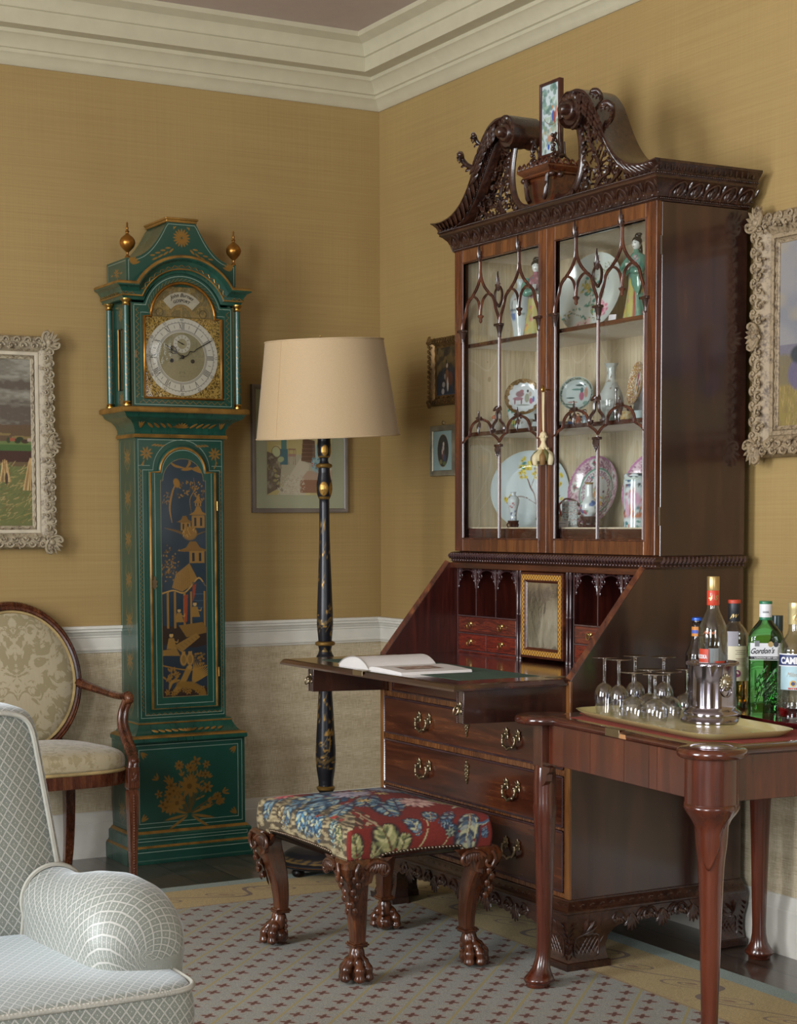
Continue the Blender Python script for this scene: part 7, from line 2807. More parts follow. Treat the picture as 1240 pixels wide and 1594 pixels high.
def wcol(p):
 # local picture window: x -.145..0.135, z -.18..0.14
 i = (p.x > -.145) & (p.x < .140) & (p.y > -.178) & (p.y < .150)
 keep = p.c.copy()
 p.put(i*1.0,'b3a06a')
 R = lambda x0,x1,z0,z1,c,a=1.0: p.rect(x0,x1,z0,z1,c,a)
 n = vnoise(p.x*30,p.y*30,2)
 p.put((i & (n > .6))*.5,'c7b88a')
 R(-.145,.14,.14 - .3,-.02,'a89c84')
 p.poly([(-.10,-.178),(.02,-.178),(.04,-.06),(.0,-.035)],'b8aa94')
 p.poly([(-.145,-.01),(-.08,-.03),(-.09,-.15),(-.145,-.178)],'6a5a4c')
 for k in range(40):
  rs = random.Random(k)
  p.blob(rs.uniform(-.145,-.08),rs.uniform(-.16,-.03),.010,.006,('8f8472','5d4c40','9a8f5e','7a6a5c')[k % 4],rs.random()*3,.8)
 R(-.138,-.098,.035,.095,'5f5a54'); R(-.142,-.094,.095,.1,'a59a86'); R(-.142,-.094,.03,.036,'a59a86')
 R(-.083,-.060,-.06,.15,'4a7470'); R(-.088,-.055,.07,.15,'5d867c'); R(-.088,-.055,-.06,.0,'3c6470')
 R(-.02,-.002,.05,.075,'6a7a74'); R(-.024,.002,.046,.05,'8a7238'); R(-.024,.002,.075,.079,'8a7238')
 R(.008,.062,.045,.15,'5a4a3a')
 for a in range(4):
  for b_ in range(6):
   R(.012 + a*.0125,.021 + a*.0125,.05 + b_*.017,.063 + b_*.017,'9aa08c')
 p.poly([(.004,-.045),(.066,-.055),(.064,.035),(.012,.045)],'5f3f2e')
 for k in range(5): R(.008,.062,-.045 + k*.016,-.043 + k*.016,'8a644c')
 p.poly([(.0,-.12),(.14,-.112),(.14,-.17),(.0,-.17)],'8a5f48'); p.poly([(.0,-.12),(.03,-.085),(.14,-.08),(.14,-.118)],'a98a74')
 p.blob(.072,-.06,.028,.034,'8fa3a0'); R(.066,.076,-.04,.02,'9ab0ac')
 for k in range(30):
  rs = random.Random(k + 50)
  p.blob(.072 + rs.uniform(-.022,.022),-.06 + rs.uniform(-.028,.028),.004,.003,('4a7484','a8504a','5f8a94')[k % 3])
 p.blob(-.105,-.012,.017,.022,'b0b38a',.5); p.blob(-.085,-.04,.016,.012,'a3a67c',.3)
 p.ring(-.105,-.012,.019,.0025,'5a4030',1,0,1.2)
 for x in (-.05,-.03,-.022): p.line([(x,-.06),(x + .002,.0)],.002,'7a5044')
 R(-.052,-.02,-.028,-.018,'9c7468'); R(-.052,-.02,-.002,.002,'8a6054')
 R(.078,.086,.05,.095,'6a5a50'); R(.088,.14,-.02,.15,'b5a26a',.5)
 for k in range(160):
  rs = random.Random(k + 200)
  p.blob(rs.uniform(-.10,.02),rs.uniform(-.175,-.10),.003,.0022,'a0907c' if k % 2 else 'c3b7a2',0,.8)
 p.c[~i] = keep[~i]
 p.line([(-.1475,-.181),(.1425,-.181),(.1425,.153),(-.1475,.153)],.0016,'8f8a70',.7,0,False,True)
panel('watercolour',-.1925,.1925,-.231,.231,-.009,230,270,'a09d82',wcol,P_MATT,t,.002)
B().box(-.1925,.1925,-.0135,-.0125,-.231,.231).build('picture_glass',M_PANE,t,0)

# ------------------------------------------------------------------ upholstery helpers
def pat_attr(o,uv):
 at = o.data.attributes.new('Pat','FLOAT_VECTOR','POINT')
 v = np.zeros((len(uv),3),np.float32)
 v[:,:2] = uv
 at.data.foreach_set('vector',v.ravel())


def sofa_fabric():
 t = NT('grey_green_leaf_weave')
 a = t.n('ShaderNodeAttribute',attribute_name='Pat')
 sep = t.n('ShaderNodeSeparateXYZ')
 t.l(a.outputs['Vector'],sep.inputs[0])
 u,v = t.math('MULTIPLY',sep.outputs[0],50.0),t.math('MULTIPLY',sep.outputs[1],38.0)
 p,q = t.math('ADD',u,v),t.math('SUBTRACT',u,v)
 fp,fq = t.math('SUBTRACT',t.math('FRACT',p),.5),t.math('SUBTRACT',t.math('FRACT',q),.5)
 nz = t.noise(a.outputs['Vector'],320,2)
 j = t.math('MULTIPLY',t.math('SUBTRACT',nz,.5),.10)

 def zig(x):
  return t.math('MULTIPLY',t.math('ABSOLUTE',t.math('SUBTRACT',t.math('FRACT',t.math('MULTIPLY',x,5.0)),.5)),.12)
 e1 = t.math('GREATER_THAN',t.math('ADD',t.math('ABSOLUTE',fp),t.math('ADD',zig(q),j)),.45)
 e2 = t.math('GREATER_THAN',t.math('ADD',t.math('ABSOLUTE',fq),t.math('ADD',zig(p),j)),.45)
 edge = t.math('MAXIMUM',e1,e2)
 r = t.math('SQRT',t.math('ADD',t.math('POWER',fp,2.0),t.math('POWER',fq,2.0)))
 ang = t.math('ARCTAN2',fq,fp)
 star = t.math('LESS_THAN',r,t.math('ADD',.075,t.math('MULTIPLY',t.math('COSINE',t.math('MULTIPLY',ang,8.0)),.035)))
 ringv = t.math('LESS_THAN',t.math('ABSOLUTE',t.math('SUBTRACT',r,t.math('ADD',.23,t.math('MULTIPLY',t.math('COSINE',t.math('MULTIPLY',ang,12.0)),.05)))),t.math('ADD',.012,j))
 f = t.math('MAXIMUM',t.math('MAXIMUM',edge,star),t.math('MULTIPLY',ringv,.8))
 thr = t.noise(a.outputs['Vector'],700,2)
 dark = t.ramp(thr,[(.3,'5f645d'),(.7,'767b71')])
 lite = t.ramp(thr,[(.3,'94928c'),(.7,'a9a7a1')])
 t.set(Base_Color=t.mix(f,dark,lite),Roughness=.42,Sheen_Weight=.5,Sheen_Roughness=.4)
 t.b.inputs['Sheen Tint'].default_value = (.85,.93,1,1)
 t.bump(t.math('ADD',thr,f),.25,.0008)
 return t.m


def damask(name,c0,c1,scale=1.0,seed=0.0):
 t = NT(name)
 a = t.n('ShaderNodeAttribute',attribute_name='Pat')
 mp = t.n('ShaderNodeMapping')
 mp.inputs['Location'].default_value = (seed,seed,0)
 t.l(a.outputs['Vector'],mp.inputs['Vector'])
 v = mp.outputs['Vector']
 sep = t.n('ShaderNodeSeparateXYZ')
 t.l(a.outputs['Vector'],sep.inputs[0])
 ax = t.math('ABSOLUTE',sep.outputs[0])
 cmb = t.n('ShaderNodeCombineXYZ')
 t.l(ax,cmb.inputs[0])
 t.l(sep.outputs[1],cmb.inputs[1])
 n = t.noise(cmb.outputs[0],24*scale,4,.6,2.2)
 vo = t.n('ShaderNodeTexVoronoi',feature='F1')
 vo.inputs['Scale'].default_value = 26*scale
 t.l(cmb.outputs[0],vo.inputs['Vector'])
 f = t.math('ADD',n,t.math('MULTIPLY',vo.outputs['Distance'],.35))
 m = t.math('SUBTRACT',1.0,t.math('GREATER_THAN',f,.66))
 fine = t.noise(t.coords((500,40,500)),1,2)
 streak = t.noise(t.coords((160,160,6)),1,3)
 cA = t.mix(streak,tuple(x*.86 for x in lin(c0)),c0)
 t.set(Base_Color=t.mix(m,cA,c1),Roughness=t.math('ADD',.34,t.math('MULTIPLY',m,.2)),Sheen_Weight=.3)
 t.bump(t.math('ADD',fine,m),.12,.0006)
 return t.m


# ------------------------------------------------------------------ the needlework stool
def make_stool():
 T = thing('needlework_stool','square stool with floral needlework seat, nailed edge and carved claw feet','stool',(-1.055,-1.858,RUGZ))
 HX,HY = .225,.292
 # rounded rectangle ring
 def ring(hx,hy,r,n=480):
  pts = []
  per = [(hx - r,-hy + r,-pi/2),(hx - r,hy - r,0),(-hx + r,hy - r,pi/2),(-hx + r,-hy + r,pi)]
  segs = []
  for i,(cx,cy,a0) in enumerate(per):
   segs.append(('arc',cx,cy,a0))
   nx = per[(i + 1) % 4]
   p0 = (cx + r*cos(a0 + pi/2),cy + r*sin(a0 + pi/2))
   p1 = (nx[0] + r*cos(nx[2]),nx[1] + r*sin(nx[2]))
   segs.append(('line',p0,p1))
  na = 10
  nl = (n - 4*na) // 4
  for s in segs:
   if s[0] == 'arc':
    for k in range(na):
     a = s[3] + (pi/2)*k/na
     pts.append((s[1] + r*cos(a),s[2] + r*sin(a)))
   else:
    for k in range(nl):
     t = k/nl
     pts.append((s[1][0] + (s[2][0] - s[1][0])*t,s[1][1] + (s[2][1] - s[1][1])*t))
  return pts

 def hem(x,y):
  # the nailed lower edge: low at the corners, stepping up between them
  d = min(max(0,(HX - abs(x))) if abs(y) > HY - .03 else 9,max(0,(HY - abs(y))) if abs(x) > HX - .03 else 9)
  L = d
  if L < .075: return .338
  if L < .105: return .338 - .008*sin(pi*(L - .075)/.03) + .012*(L - .075)/.03
  return .350 + .004*min(1,(L - .105)/.1)
 base = ring(HX,HY,.012)
 n = len(base)
 V,C = [],[]
 lv = []
 for t in np.linspace(0,1,34):          # side
  lv.append(('s',t))
 for t in np.linspace(0,1,16)[1:]:      # shoulder
  lv.append(('c',t))
 for t in np.linspace(0,1,70)[1:]:      # top
  lv.append(('t',t))
 for kind,t in lv:
  for x,y in base:
   h0 = hem(x,y)
   h1 = .418
   nx,ny = x/HX,y/HY
   out = (1 if abs(nx) > .93 else 0,1 if abs(ny) > .93 else 0)
   if kind == 's':
    z = h0 + (h1 - h0)*t
    b_ = .005*sin(pi*t)
    X,Y = x*(1 + b_/HX),y*(1 + b_/HY)
    d = (h1 - z) + .02
   elif kind == 'c':
    a = t*pi/2
    X,Y = x*(1 - .024*(1 - cos(a))/HX),y*(1 - .024*(1 - cos(a))/HY)
    z = h1 + .018*sin(a)
    d = .02*(1 - t)
   else:
    k = 1 - t
    X,Y = x*(1 - .024/HX)*k,y*(1 - .024/HY)*k
    z = h1 + .018 + .030*(1 - k**2.2)
    d = 0
   V.append((X,Y,z))
   # unfolded coordinates for the needlework
   C.append((X + (d if abs(nx) > .96 else 0)*(1 if x > 0 else -1),Y + (d if abs(ny) > .96 else 0)*(1 if y > 0 else -1)))
 m = len(lv)
 F = [(j*n + i,j*n + (i + 1) % n,(j + 1)*n + (i + 1) % n,(j + 1)*n + i) for j in range(m - 1) for i in range(n)]
 F.append(tuple(range(n))[::-1])
 seat = B().add(V,F).build('needlework_seat',P_WOVEN,T,60)
 C = np.array(C)
 p = Paint(C[:,0],C[:,1],'6c2118')
 p.mottle(14,.16,3)
 # weathered tan ground on the left side and the near left of the top
 p.poly([(-.36,-.302),(-.21,-.302),(-.17,-.22),(-.13,-.10),(-.12,.05),(-.16,.16),(-.22,.4),(-.36,.4)],'8a7c5e')
 nn = vnoise(C[:,0]*150 + C[:,1]*20,C[:,1]*40 - C[:,0]*20,7)
 tan = (C[:,0] < -.125 - .1*np.maximum(0,C[:,1])) & (C[:,1] > -.302)
 p.put((tan & (nn > .58))*.85,'3d3328')
 p.put((tan & (nn < .3))*.8,'a89c7a')
 rs = random.Random(12)
 GLS = ('8f8f5f','8f9060','8a7a5a')
 BL = ['34506a','54748a','20384f','7f9294','64828f','a3a488']

 def acanthus(x,y,L,ang,cols=BL,w=.3,n=9):
  """serrated leaf made of many feathered strokes"""
  for k in range(2*n):
   t = (k % n)/(n - 1)
   cx,cy = x + cos(ang)*L*t,y + sin(ang)*L*t
   ww = L*w*(sin(pi*(.12 + .85*t))**.8)
   if k < n:
    for s in (-1,1): p.petal(cx,cy,ww*1.22,ww*.62,ang + s*(.95 - .35*t),'221e1e' if cols[0] in GLS else '182430',.8)
    continue
   for s in (-1,1):
    for q in range(2):
     a = ang + s*(.95 - .35*t) + rs.uniform(-.1,.1)
     p.petal(cx,cy,ww*(1 - .22*q),ww*.36,a,cols[(k + q*2 + (s > 0)) % len(cols)],.96)
  p.curve([(x,y),(x + cos(ang)*L*.5,y + sin(ang)*L*.5),(x + cos(ang)*L,y + sin(ang)*L)],L*.045,cols[2])

 def bloom(x,y,r,c1,c2,c3,n=14):
  p.blob(x,y,r*.98,r*.98,'2c2426',0,.8)
  for ringk in range(3):
   rr = r*(1 - .3*ringk)
   for k in range(n - 3*ringk):
    a = 2*pi*k/(n - 3*ringk) + ringk
    p.petal(x,y,rr,rr*.34,a,(c1,c2)[(k + ringk) % 2],.97)
    p.petal(x,y,rr*.8,rr*.08,a + .1,c3,.7)
  p.blob(x,y,r*.22,r*.22,c3)
 # great blue foliage sweeping across the top
 for x,y,L,a in ((-.03,.02,.20,2.5),(-.02,.03,.22,3.3),(.0,.0,.17,4.1),(-.05,.10,.18,2.0),(.03,.06,.2,1.2),(.05,.04,.18,.5),(.02,.14,.16,2.6),(.10,.12,.15,1.8),(.07,.19,.14,.8),(.0,.2,.15,3.0),
      (-.11,.02,.15,3.6),(-.14,.10,.15,3.2),(-.10,-.06,.13,3.9),(-.16,-.02,.14,3.4),(-.04,-.08,.16,4.6),(.02,-.08,.12,5.4),(-.17,.20,.12,2.9),(.12,-.02,.14,5.6),(.14,.05,.12,.2)):
  acanthus(x,y,L,a)
 for x,y,L,a in ((.17,.02,.13,2.2),(.19,.10,.12,1.2),(.15,.20,.13,2.9),(.20,.22,.10,1.9),(.10,.24,.12,.4),(.0,.26,.12,2.4),(-.08,.24,.12,.9),(.20,-.05,.12,1.8),(.02,-.16,.12,.3),(-.02,-.20,.12,1.2)):
  acanthus(x,y,L,a)
 acanthus(-.17,.02,.12,pi + .25,['4f7f9a','b5b58c','2c4f6c','8fa3a6'],.34)
 acanthus(-.19,-.12,.11,pi - .5,['4a6f88','b9b594','2c4560'],.3)
 bloom(-.035,.055,.062,'a89aa0','8f8a96','6a6a78')
 bloom(.10,.10,.05,'97929c','7f8490','5a6a7c')
 bloom(-.15,.235,.05,'a8444a','c07a70','7a2a34')
 bloom(.07,-.14,.055,'c0a090','a88078','7f5550')
 bloom(.17,-.13,.055,'b3a070','a08a56','76663c')
 for x,y in ((-.06,-.07),(.04,.01),(.01,.10)): bloom(x,y,.024,'b59a5c','c7b07a','8a6a34',8)
 # red carnations and pale leaves on the tan side
 for x,y in ((-.215,-.085),(-.195,-.145),(-.2,-.19)): bloom(x,y,.016,'a8392c','b8564a','6e2018',7)
 acanthus(-.30,-.215,.11,.35,['8fa090','5f8490','33485a','b8b898'],.24)
 acanthus(-.30,-.26,.08,.5,['8f9060','b8ad80','4f5a40'],.3)
 acanthus(-.30,-.12,.10,.2,['4f7f9a','a8b09a','2a4a66'],.3)
 acanthus(-.29,.10,.09,.6,['8a7a5a','b8a880','4a3c2c'],.3)
 GL = ['8f8f5f','b0aa7c','4e5638','6f7348','a39c6c']
 # leaves on the red front side
 for x,y,L,a,w in ((-.20,-.392,.075,1.75,.42),(-.155,-.40,.075,1.25,.36),(-.085,-.40,.105,1.95,.5),(-.075,-.395,.07,1.2,.4),(-.13,-.405,.05,.3,.4)):
  acanthus(x,y,L,a,GL,w)
  p.curve([(x,y),(x + cos(a)*L*.9,y + sin(a)*L*.9)],.004,'3c3a28')
 p.curve([(-.17,-.40),(-.13,-.36),(-.11,-.33)],.005,'9a9468'); p.curve([(-.04,-.39),(.0,-.36),(.02,-.31),(.01,-.27)],.006,'a59f74')
 p.curve([(-.02,-.40),(.06,-.375),(.085,-.345)],.004,'a59f74')
 acanthus(-.01,-.34,.08,1.9,['3d566e','6a8390','a8a888','2b3d52'],.4)
 acanthus(.03,-.30,.075,1.2,['3d566e','6a8390','a8a888','2b3d52'],.4)
 acanthus(.055,-.30,.07,-.6,['44607a','7a909a','2b3d52'],.3)
 bloom(.088,-.338,.018,'8b8f78','6a7868','3f4a48',7)
 acanthus(.165,-.27,.13,-1.85,['3f5064','8a9088','a8a684','2c3848'],.38,11)
 acanthus(.12,-.24,.09,-2.2,['47607a','8a9690','2c3848'],.3)
 p.curve([(.155,-.40),(.165,-.36),(.175,-.32),(.165,-.29)],.007,'b0aa84')
 p.curve([(.165,-.315),(.195,-.32),(.225,-.305),(.235,-.275),(.215,-.262)],.012,'3d5a74')
 p.curve([(.168,-.318),(.195,-.325),(.222,-.312)],.004,'9aa08c')
 acanthus(.20,-.33,.035,-1.6,['3d566e','6a8390','2b3d52'],.4)
 p.curve([(.14,-.22),(.18,-.20),(.22,-.20)],.016,'a8a68a'); p.curve([(.12,-.17),(.17,-.2),(.2,-.24)],.012,'9a9c84')
 for k in range(14): p.blob(rs.uniform(-.12,.23),rs.uniform(-.41,-.24),.005,.005,'6a1f16')
 # stitch texture: short dark and light ticks over everything
 nz = vnoise(C[:,0]*420,C[:,1]*420,21)
 p.c[:,:3] *= (1 + (nz - .5)[:,None]*.34)
 p.mottle(5,.1,9)
 set_col(seat,p.c)
 # brass nails along the hem
 nb = B()
 path = []
 for x,y in base[::2]:
  path.append((x*(1 + .003/HX),y*(1 + .003/HY),hem(x,y) + .004))
 carry = 0
 for a,b_ in zip(path,path[1:] + path[:1]):
  L = math.dist(a,b_)
  t = carry
  while t < L:
   nb.ball(tuple(a[i] + (b_[i] - a[i])*t/L for i in range(3)),.0052,8,5)
   t += .0112
  carry = t - L
 nb.build('brass_nails',plain('dark_brass_nails','6f6152',.3,.9),T,60)
 # seat rails seen beneath
 B().box(-HX + .02,HX - .02,-HY + .02,HY - .02,.356,.37).build('seat_rail',M_STOOL,T,0)

 def leg_parts(sx,sy):
  Kx,Ky = sx*(HX - .034),sy*(HY - .034)
  e = (sx*.7071,sy*.7071)
  prof = [(.346,.014,.036),(.338,.020,.0385),(.325,.026,.0395),(.308,.024,.0375),(.285,.014,.033),(.255,.000,.0285),(.22,-.012,.0245),(.18,-.020,.0215),(.14,-.024,.0192),(.112,-.024,.0180),(.098,-.022,.0178)]
  b = B()
  c = .0045
  V = []
  for z,d,h in prof:
   cx,cy = Kx + e[0]*d,Ky + e[1]*d
   for (px,py) in ((-h,-h + c),(-h + c,-h),(h - c,-h),(h,-h + c),(h,h - c),(h - c,h),(-h + c,h),(-h,h - c)):
    V.append((cx + px,cy + py,z))
  nn_ = 8
  F = [(j*nn_ + i,j*nn_ + (i + 1) % nn_,(j + 1)*nn_ + (i + 1) % nn_,(j + 1)*nn_ + i) for j in range(len(prof) - 1) for i in range(nn_)]
  F += [tuple(range(nn_)),tuple(range((len(prof) - 1)*nn_,len(prof)*nn_))[::-1]]
  b.add(V,F)
  leg = b.build('leg',M_STOOL,T,30)
  ax,ay = Kx + e[0]*-.022,Ky + e[1]*-.022
  # collar
  k = B()
  k.at((ax,ay,0),atan2(e[1],e[0]) - pi/4)
  k.box(-.021,.021,-.021,.021,.096,.101,.001).box(-.0245,.0245,-.0245,.0245,.101,.106,.001).box(-.0215,.0215,-.0215,.0215,.106,.110,.001)
  k.home()
  k.build('leg_collar',M_STOOL,leg,30)
  # claw foot: four knuckled toes round a heel
  f = B()
  f.ball((ax + e[0]*.006,ay + e[1]*.006,.028),(.030,.030,.027),14,9)
  f.tube([(ax,ay,.100),(ax + e[0]*.004,ay + e[1]*.004,.075),(ax + e[0]*.010,ay + e[1]*.010,.045)],[.0195,.023,.028],12)
  a0 = atan2(e[1],e[0])
  for da,sc in ((-1.35,.82),(-.48,1),(.48,1),(1.35,.82)):
   a = a0 + da
   dx,dy = cos(a),sin(a)
   pts = [(.004,.100),(.013,.078),(.024,.060),(.034,.050),(.041,.036),(.043,.022),(.040,.010)]
   P = [(ax + e[0]*.006 + dx*r*sc,ay + e[1]*.006 + dy*r*sc,z) for r,z in spline(pts,3)]
   rad = [.009 + .0065*min(1,i/8) + .0022*sin(i*1.25) for i in range(len(P))]
   rad[-1] = .010
   f.tube(P,rad,10)
   f.ball(P[-2],(.0115,.0115,.010),10,6)
  for q in range(4):
   f.tube([(ax - e[0]*(.012 + .002*q),ay - e[1]*(.012 + .002*q),.085 - .018*q),(ax - e[0]*.019,ay - e[1]*.019,.062 - .016*q)],.0075,6)
  f.build('claw_foot',M_STOOL,leg,70,sub=1)
  # carved knee: leaf falling down the arris, scrolled wings along both rails
  c_ = B()
  for s,ax_ in ((0,(-sx,0)),(1,(0,-sy))):
   # wing along the rail
   face = (0,sy) if s == 0 else (sx,0)
   ox_,oy_ = Kx + (0 if s == 0 else sx*.054),Ky + (sy*.054 if s == 0 else 0)
   def W(u,z,o=0.0):
    return (ox_ + ax_[0]*u + face[0]*o,oy_ + ax_[1]*u + face[1]*o,z)
   c_.tube(spline([W(.0,.322,.004),W(.022,.336),W(.046,.338),W(.068,.330),(W(.074,.312)),W(.062,.302),W(.052,.310),W(.058,.319)],4),.0065,7)
   c_.tube(spline([W(-.018,.338,.006),W(-.028,.315,.008),W(-.018,.292,.004),W(-.004,.298),W(-.006,.312)],4),.0055,7)
   for q in range(6):
    c_.leaf(W(.02 + .008*q,.334,.002),W(.012 + .010*q,.312 - .002*q,.004),.012,(face[0],face[1],.2),.005)
   for q in range(6):
    c_.leaf(W(-.026 + .010*(q % 2),.305 - .018*q,.0035 - .005*q),W(-.030 + .016*(q % 2),.284 - .018*q,-.001 - .0045*q),.018,(face[0],face[1],0),.006)
   # bracket filling under the rail
   c_.prism([(0,0),(0,0),(0,0)],0,0) if False else None
  for q in range(7):
   d = .062 - .0055*q
   c_.leaf((Kx + e[0]*(d - .008),Ky + e[1]*(d - .008),.325 - .020*q),(Kx + e[0]*(d - .016),Ky + e[1]*(d - .016),.296 - .020*q),.020 - .001*q,(e[0],e[1],0),.003)
  c_.build('knee_carving',M_STOOL,leg,60)
  br = B()
  for ax_,face,off in (((-sx,0),(0,sy),(0,sy*.030)),((0,-sy),(sx,0),(sx*.030,0))):
   P = [(0,.345),(.095,.345),(.080,.335),(.066,.318),(.052,.306),(.036,.300),(.030,.280),(0,.27)]
   V = []
   for o in (0,-.014):
    for u,z in P:
     V.append((Kx + off[0] + ax_[0]*u + face[0]*(.012 + o),Ky + off[1] + ax_[1]*u + face[1]*(.012 + o),z))
   q = len(P)
   br.add(V,[tuple(range(q)),tuple(range(q,2*q))[::-1]] + [(i,q + i,q + (i + 1) % q,(i + 1) % q) for i in range(q)])
  br.build('knee_bracket',M_STOOL,leg,30)
 for sx in (-1,1):
  for sy in (-1,1): leg_parts(sx,sy)
 return T


make_stool()


# ------------------------------------------------------------------ the oval backed armchair
def make_armchair():
 T = thing('oval_back_armchair','gilt damask armchair with an oval padded back, in front of the clock','armchair',(-1.565,-.30,0))
 M_DAM = damask('cream_gold_damask','a99c7e','8f8260',1.3)
 M_GIMP = plain('gold_gimp_braid','a08a5c',.6,.1,.8,420,vary=.3)
 # seat: plan shape, wider and bowed in front; local y=-.25 front, +.17 back
 def plan(k,t):
  a = 2*pi*t
  c,s = cos(a),sin(a)
  f = lambda v,e: math.copysign(abs(v)**e,v)
  hx = .268 + .03*(-f(s,.4))
  x,y = f(c,.45)*hx,f(s,.5)*(.205 + (.022*(1 - c*c) if s < 0 else 0))
  return x*k,y*k - .035
 n = 96
 lv = [(1.0,.400),(1.012,.408),(1.018,.422),(1.015,.438),(1.0,.450),(.96,.461),(.88,.470),(.75,.477),(.6,.482),(.4,.486),(.2,.488),(.02,.489)]
 V,UV = [],[]
 for k,z in lv:
  for i in range(n):
   x,y = plan(k,i/n)
   V.append((x,y,z))
   UV.append((x,y - (z if k >= 1 else .45)))
 F = [(j*n + i,j*n + (i + 1) % n,(j + 1)*n + (i + 1) % n,(j + 1)*n + i) for j in range(len(lv) - 1) for i in range(n)] + [tuple(range(n))[::-1],tuple(range((len(lv) - 1)*n,len(lv)*n))]
 s = B().add(V,F).build('seat',M_DAM,T,60,sub=1)
 pat_attr(s,np.array(UV))
 P = [(*plan(1.012,i/n),.401) for i in range(n)]
 g = B().tube(P,.0062,6,closed=True).beads(P,.0058,.0095,closed=True)
 g.build('gimp_braid',M_GIMP,s,60)
 r = B()
 pr = [(.995,.398),(1.008,.396),(1.012,.385),(1.006,.372),(1.010,.360),(1.0,.350),(.9,.350),(.9,.398)]
 V = []
 for k,z in pr:
  for i in range(n):
   x,y = plan(k,i/n)
   V.append((x,y,z - (.010*(1 - abs(cos(2*pi*i/n))) if sin(2*pi*i/n) < 0 and z < .37 else 0)*0))
 F = [(j*n + i,j*n + (i + 1) % n,((j + 1) % len(pr))*n + (i + 1) % n,((j + 1) % len(pr))*n + i) for j in range(len(pr)) for i in range(n)]
 r.add(V,F)
 r.build('seat_rail',M_CHAIRW,T,40)
 # oval back, leaning
 cz,rx,rz = .690,.226,.250
 lean = lambda z: .165 + (z - .45)*.16

 def oval(k,a,dy=0.0):
  z = cz + rz*k*sin(a)
  return (rx*k*cos(a),lean(z) + dy,z)
 fr = B()
 m = 96
 prof = [(1.0,-.012),(1.02,-.020),(1.05,-.022),(1.075,-.016),(1.09,-.020),(1.115,-.016),(1.13,-.004),(1.13,.014),(1.0,.018)]
 V = [oval(k,2*pi*i/m,dy) for k,dy in prof for i in range(m)]
 F = [(j*m + i,j*m + (i + 1) % m,((j + 1) % len(prof))*m + (i + 1) % m,((j + 1) % len(prof))*m + i) for j in range(len(prof)) for i in range(m)]
 fr.add(V,F)
 fr.build('back_frame',M_CHAIRW,T,40)
 V,UV = [],[]
 lvb = [(1.0,-.012),(.97,-.020),(.9,-.030),(.78,-.038),(.6,-.044),(.4,-.047),(.2,-.049),(.02,-.050)]
 for k,dy in lvb:
  for i in range(m):
   q = oval(k,2*pi*i/m,dy)
   V.append(q)
   UV.append((q[0],q[2]*.9 + .013))
 F = [(j*m + i,j*m + (i + 1) % m,(j + 1)*m + (i + 1) % m,(j + 1)*m + i) for j in range(len(lvb) - 1) for i in range(m)] + [tuple(range((len(lvb) - 1)*m,len(lvb)*m))]
 V += [oval(1.0,2*pi*i/m,.014) for i in range(m)]
 k0 = len(lvb)*m
 UV += [(0,0)]*m
 F += [(i,(i + 1) % m,k0 + (i + 1) % m,k0 + i) for i in range(m)] + [tuple(k0 + i for i in range(m))]
 bk_ = B().add(V,F).build('back_padding',damask('cream_gold_damask_large','aca084','8d8160',.85,.31),T,60)
 pat_attr(bk_,np.array(UV))
 P = [oval(.985,2*pi*i/m,-.020) for i in range(m)]
 B().tube(P,.006,6,closed=True).beads(P,.0058,.0095,closed=True).build('gimp_braid',M_GIMP,bk_,60)
 # uprights joining seat and oval
 for sx in (-1,1):
  u = B()
  for d in (-.011,0,.011):
   u.tube(spline([(sx*(.175 + d),.150,.400),(sx*(.165 + d),.160,.44),(sx*(.150 + d*.8),.165,.475),(sx*(.155 + d*.6),.170,.52)],4),[.0085]*13,7)
  u.build('back_upright',M_CHAIRW,T,60)
 # legs
 for sx in (-1,1):
  b = B()
  X,Y = sx*.286,-.225
  b.box(X - .021,X + .021,Y - .021,Y + .021,.335,.408,.002)
  V = []
  lvl = [(.335,.0185),(.328,.0150),(.322,.0178),(.31,.0182),(.16,.0145),(.012,.0105),(.006,.012),(0,.012)]
  for z,h in lvl:
   V += [(X - h,Y - h,z),(X + h,Y - h,z),(X + h,Y + h,z),(X - h,Y + h,z)]
  F = [(j*4 + i,j*4 + (i + 1) % 4,(j + 1)*4 + (i + 1) % 4,(j + 1)*4 + i) for j in range(len(lvl) - 1) for i in range(4)] + [(0,1,2,3),tuple((len(lvl) - 1)*4 + i for i in (3,2,1,0))]
  b.add(V,F)
  leg = b.build('leg',M_CHAIRW,T,30)
  c = B()
  for k in range(30): c.ball((X,Y - .0185 + .0002*k,.308 - .0095*k),(.0032,.0032,.0042),6,5)
  for fx,fy in ((0,-1),(sx,0)):
   for k in range(8):
    a = 2*pi*k/8
    if fy: c.leaf((X,Y - .0215,.373),(X + .013*cos(a),Y - .0225,.373 + .019*sin(a)),.009,(0,-1,0),.003,4)
    else: c.leaf((X + sx*.0215,Y,.373),(X + sx*.0225,Y + .013*cos(a),.373 + .019*sin(a)),.009,(sx,0,0),.003,4)
  c.build('leg_carving',M_CHAIRW,leg,60)
  # swept back leg
  pth = spline([(sx*.185,.150,.40),(sx*.185,.152,.30),(sx*.186,.158,.18),(sx*.190,.180,.08),(sx*.196,.215,0.0)],4)
  V = []
  for k,q in enumerate(pth):
   h = .021 - .007*k/len(pth)
   V += [(q[0] - h,q[1] - h,q[2]),(q[0] + h,q[1] - h,q[2]),(q[0] + h,q[1] + h,q[2]),(q[0] - h,q[1] + h,q[2])]
  F = [(j*4 + i,j*4 + (i + 1) % 4,(j + 1)*4 + (i + 1) % 4,(j + 1)*4 + i) for j in range(len(pth) - 1) for i in range(4)] + [(0,1,2,3),tuple((len(pth) - 1)*4 + i for i in (3,2,1,0))]
  B().add(V,F).build('leg',M_CHAIRW,T,30,.002)
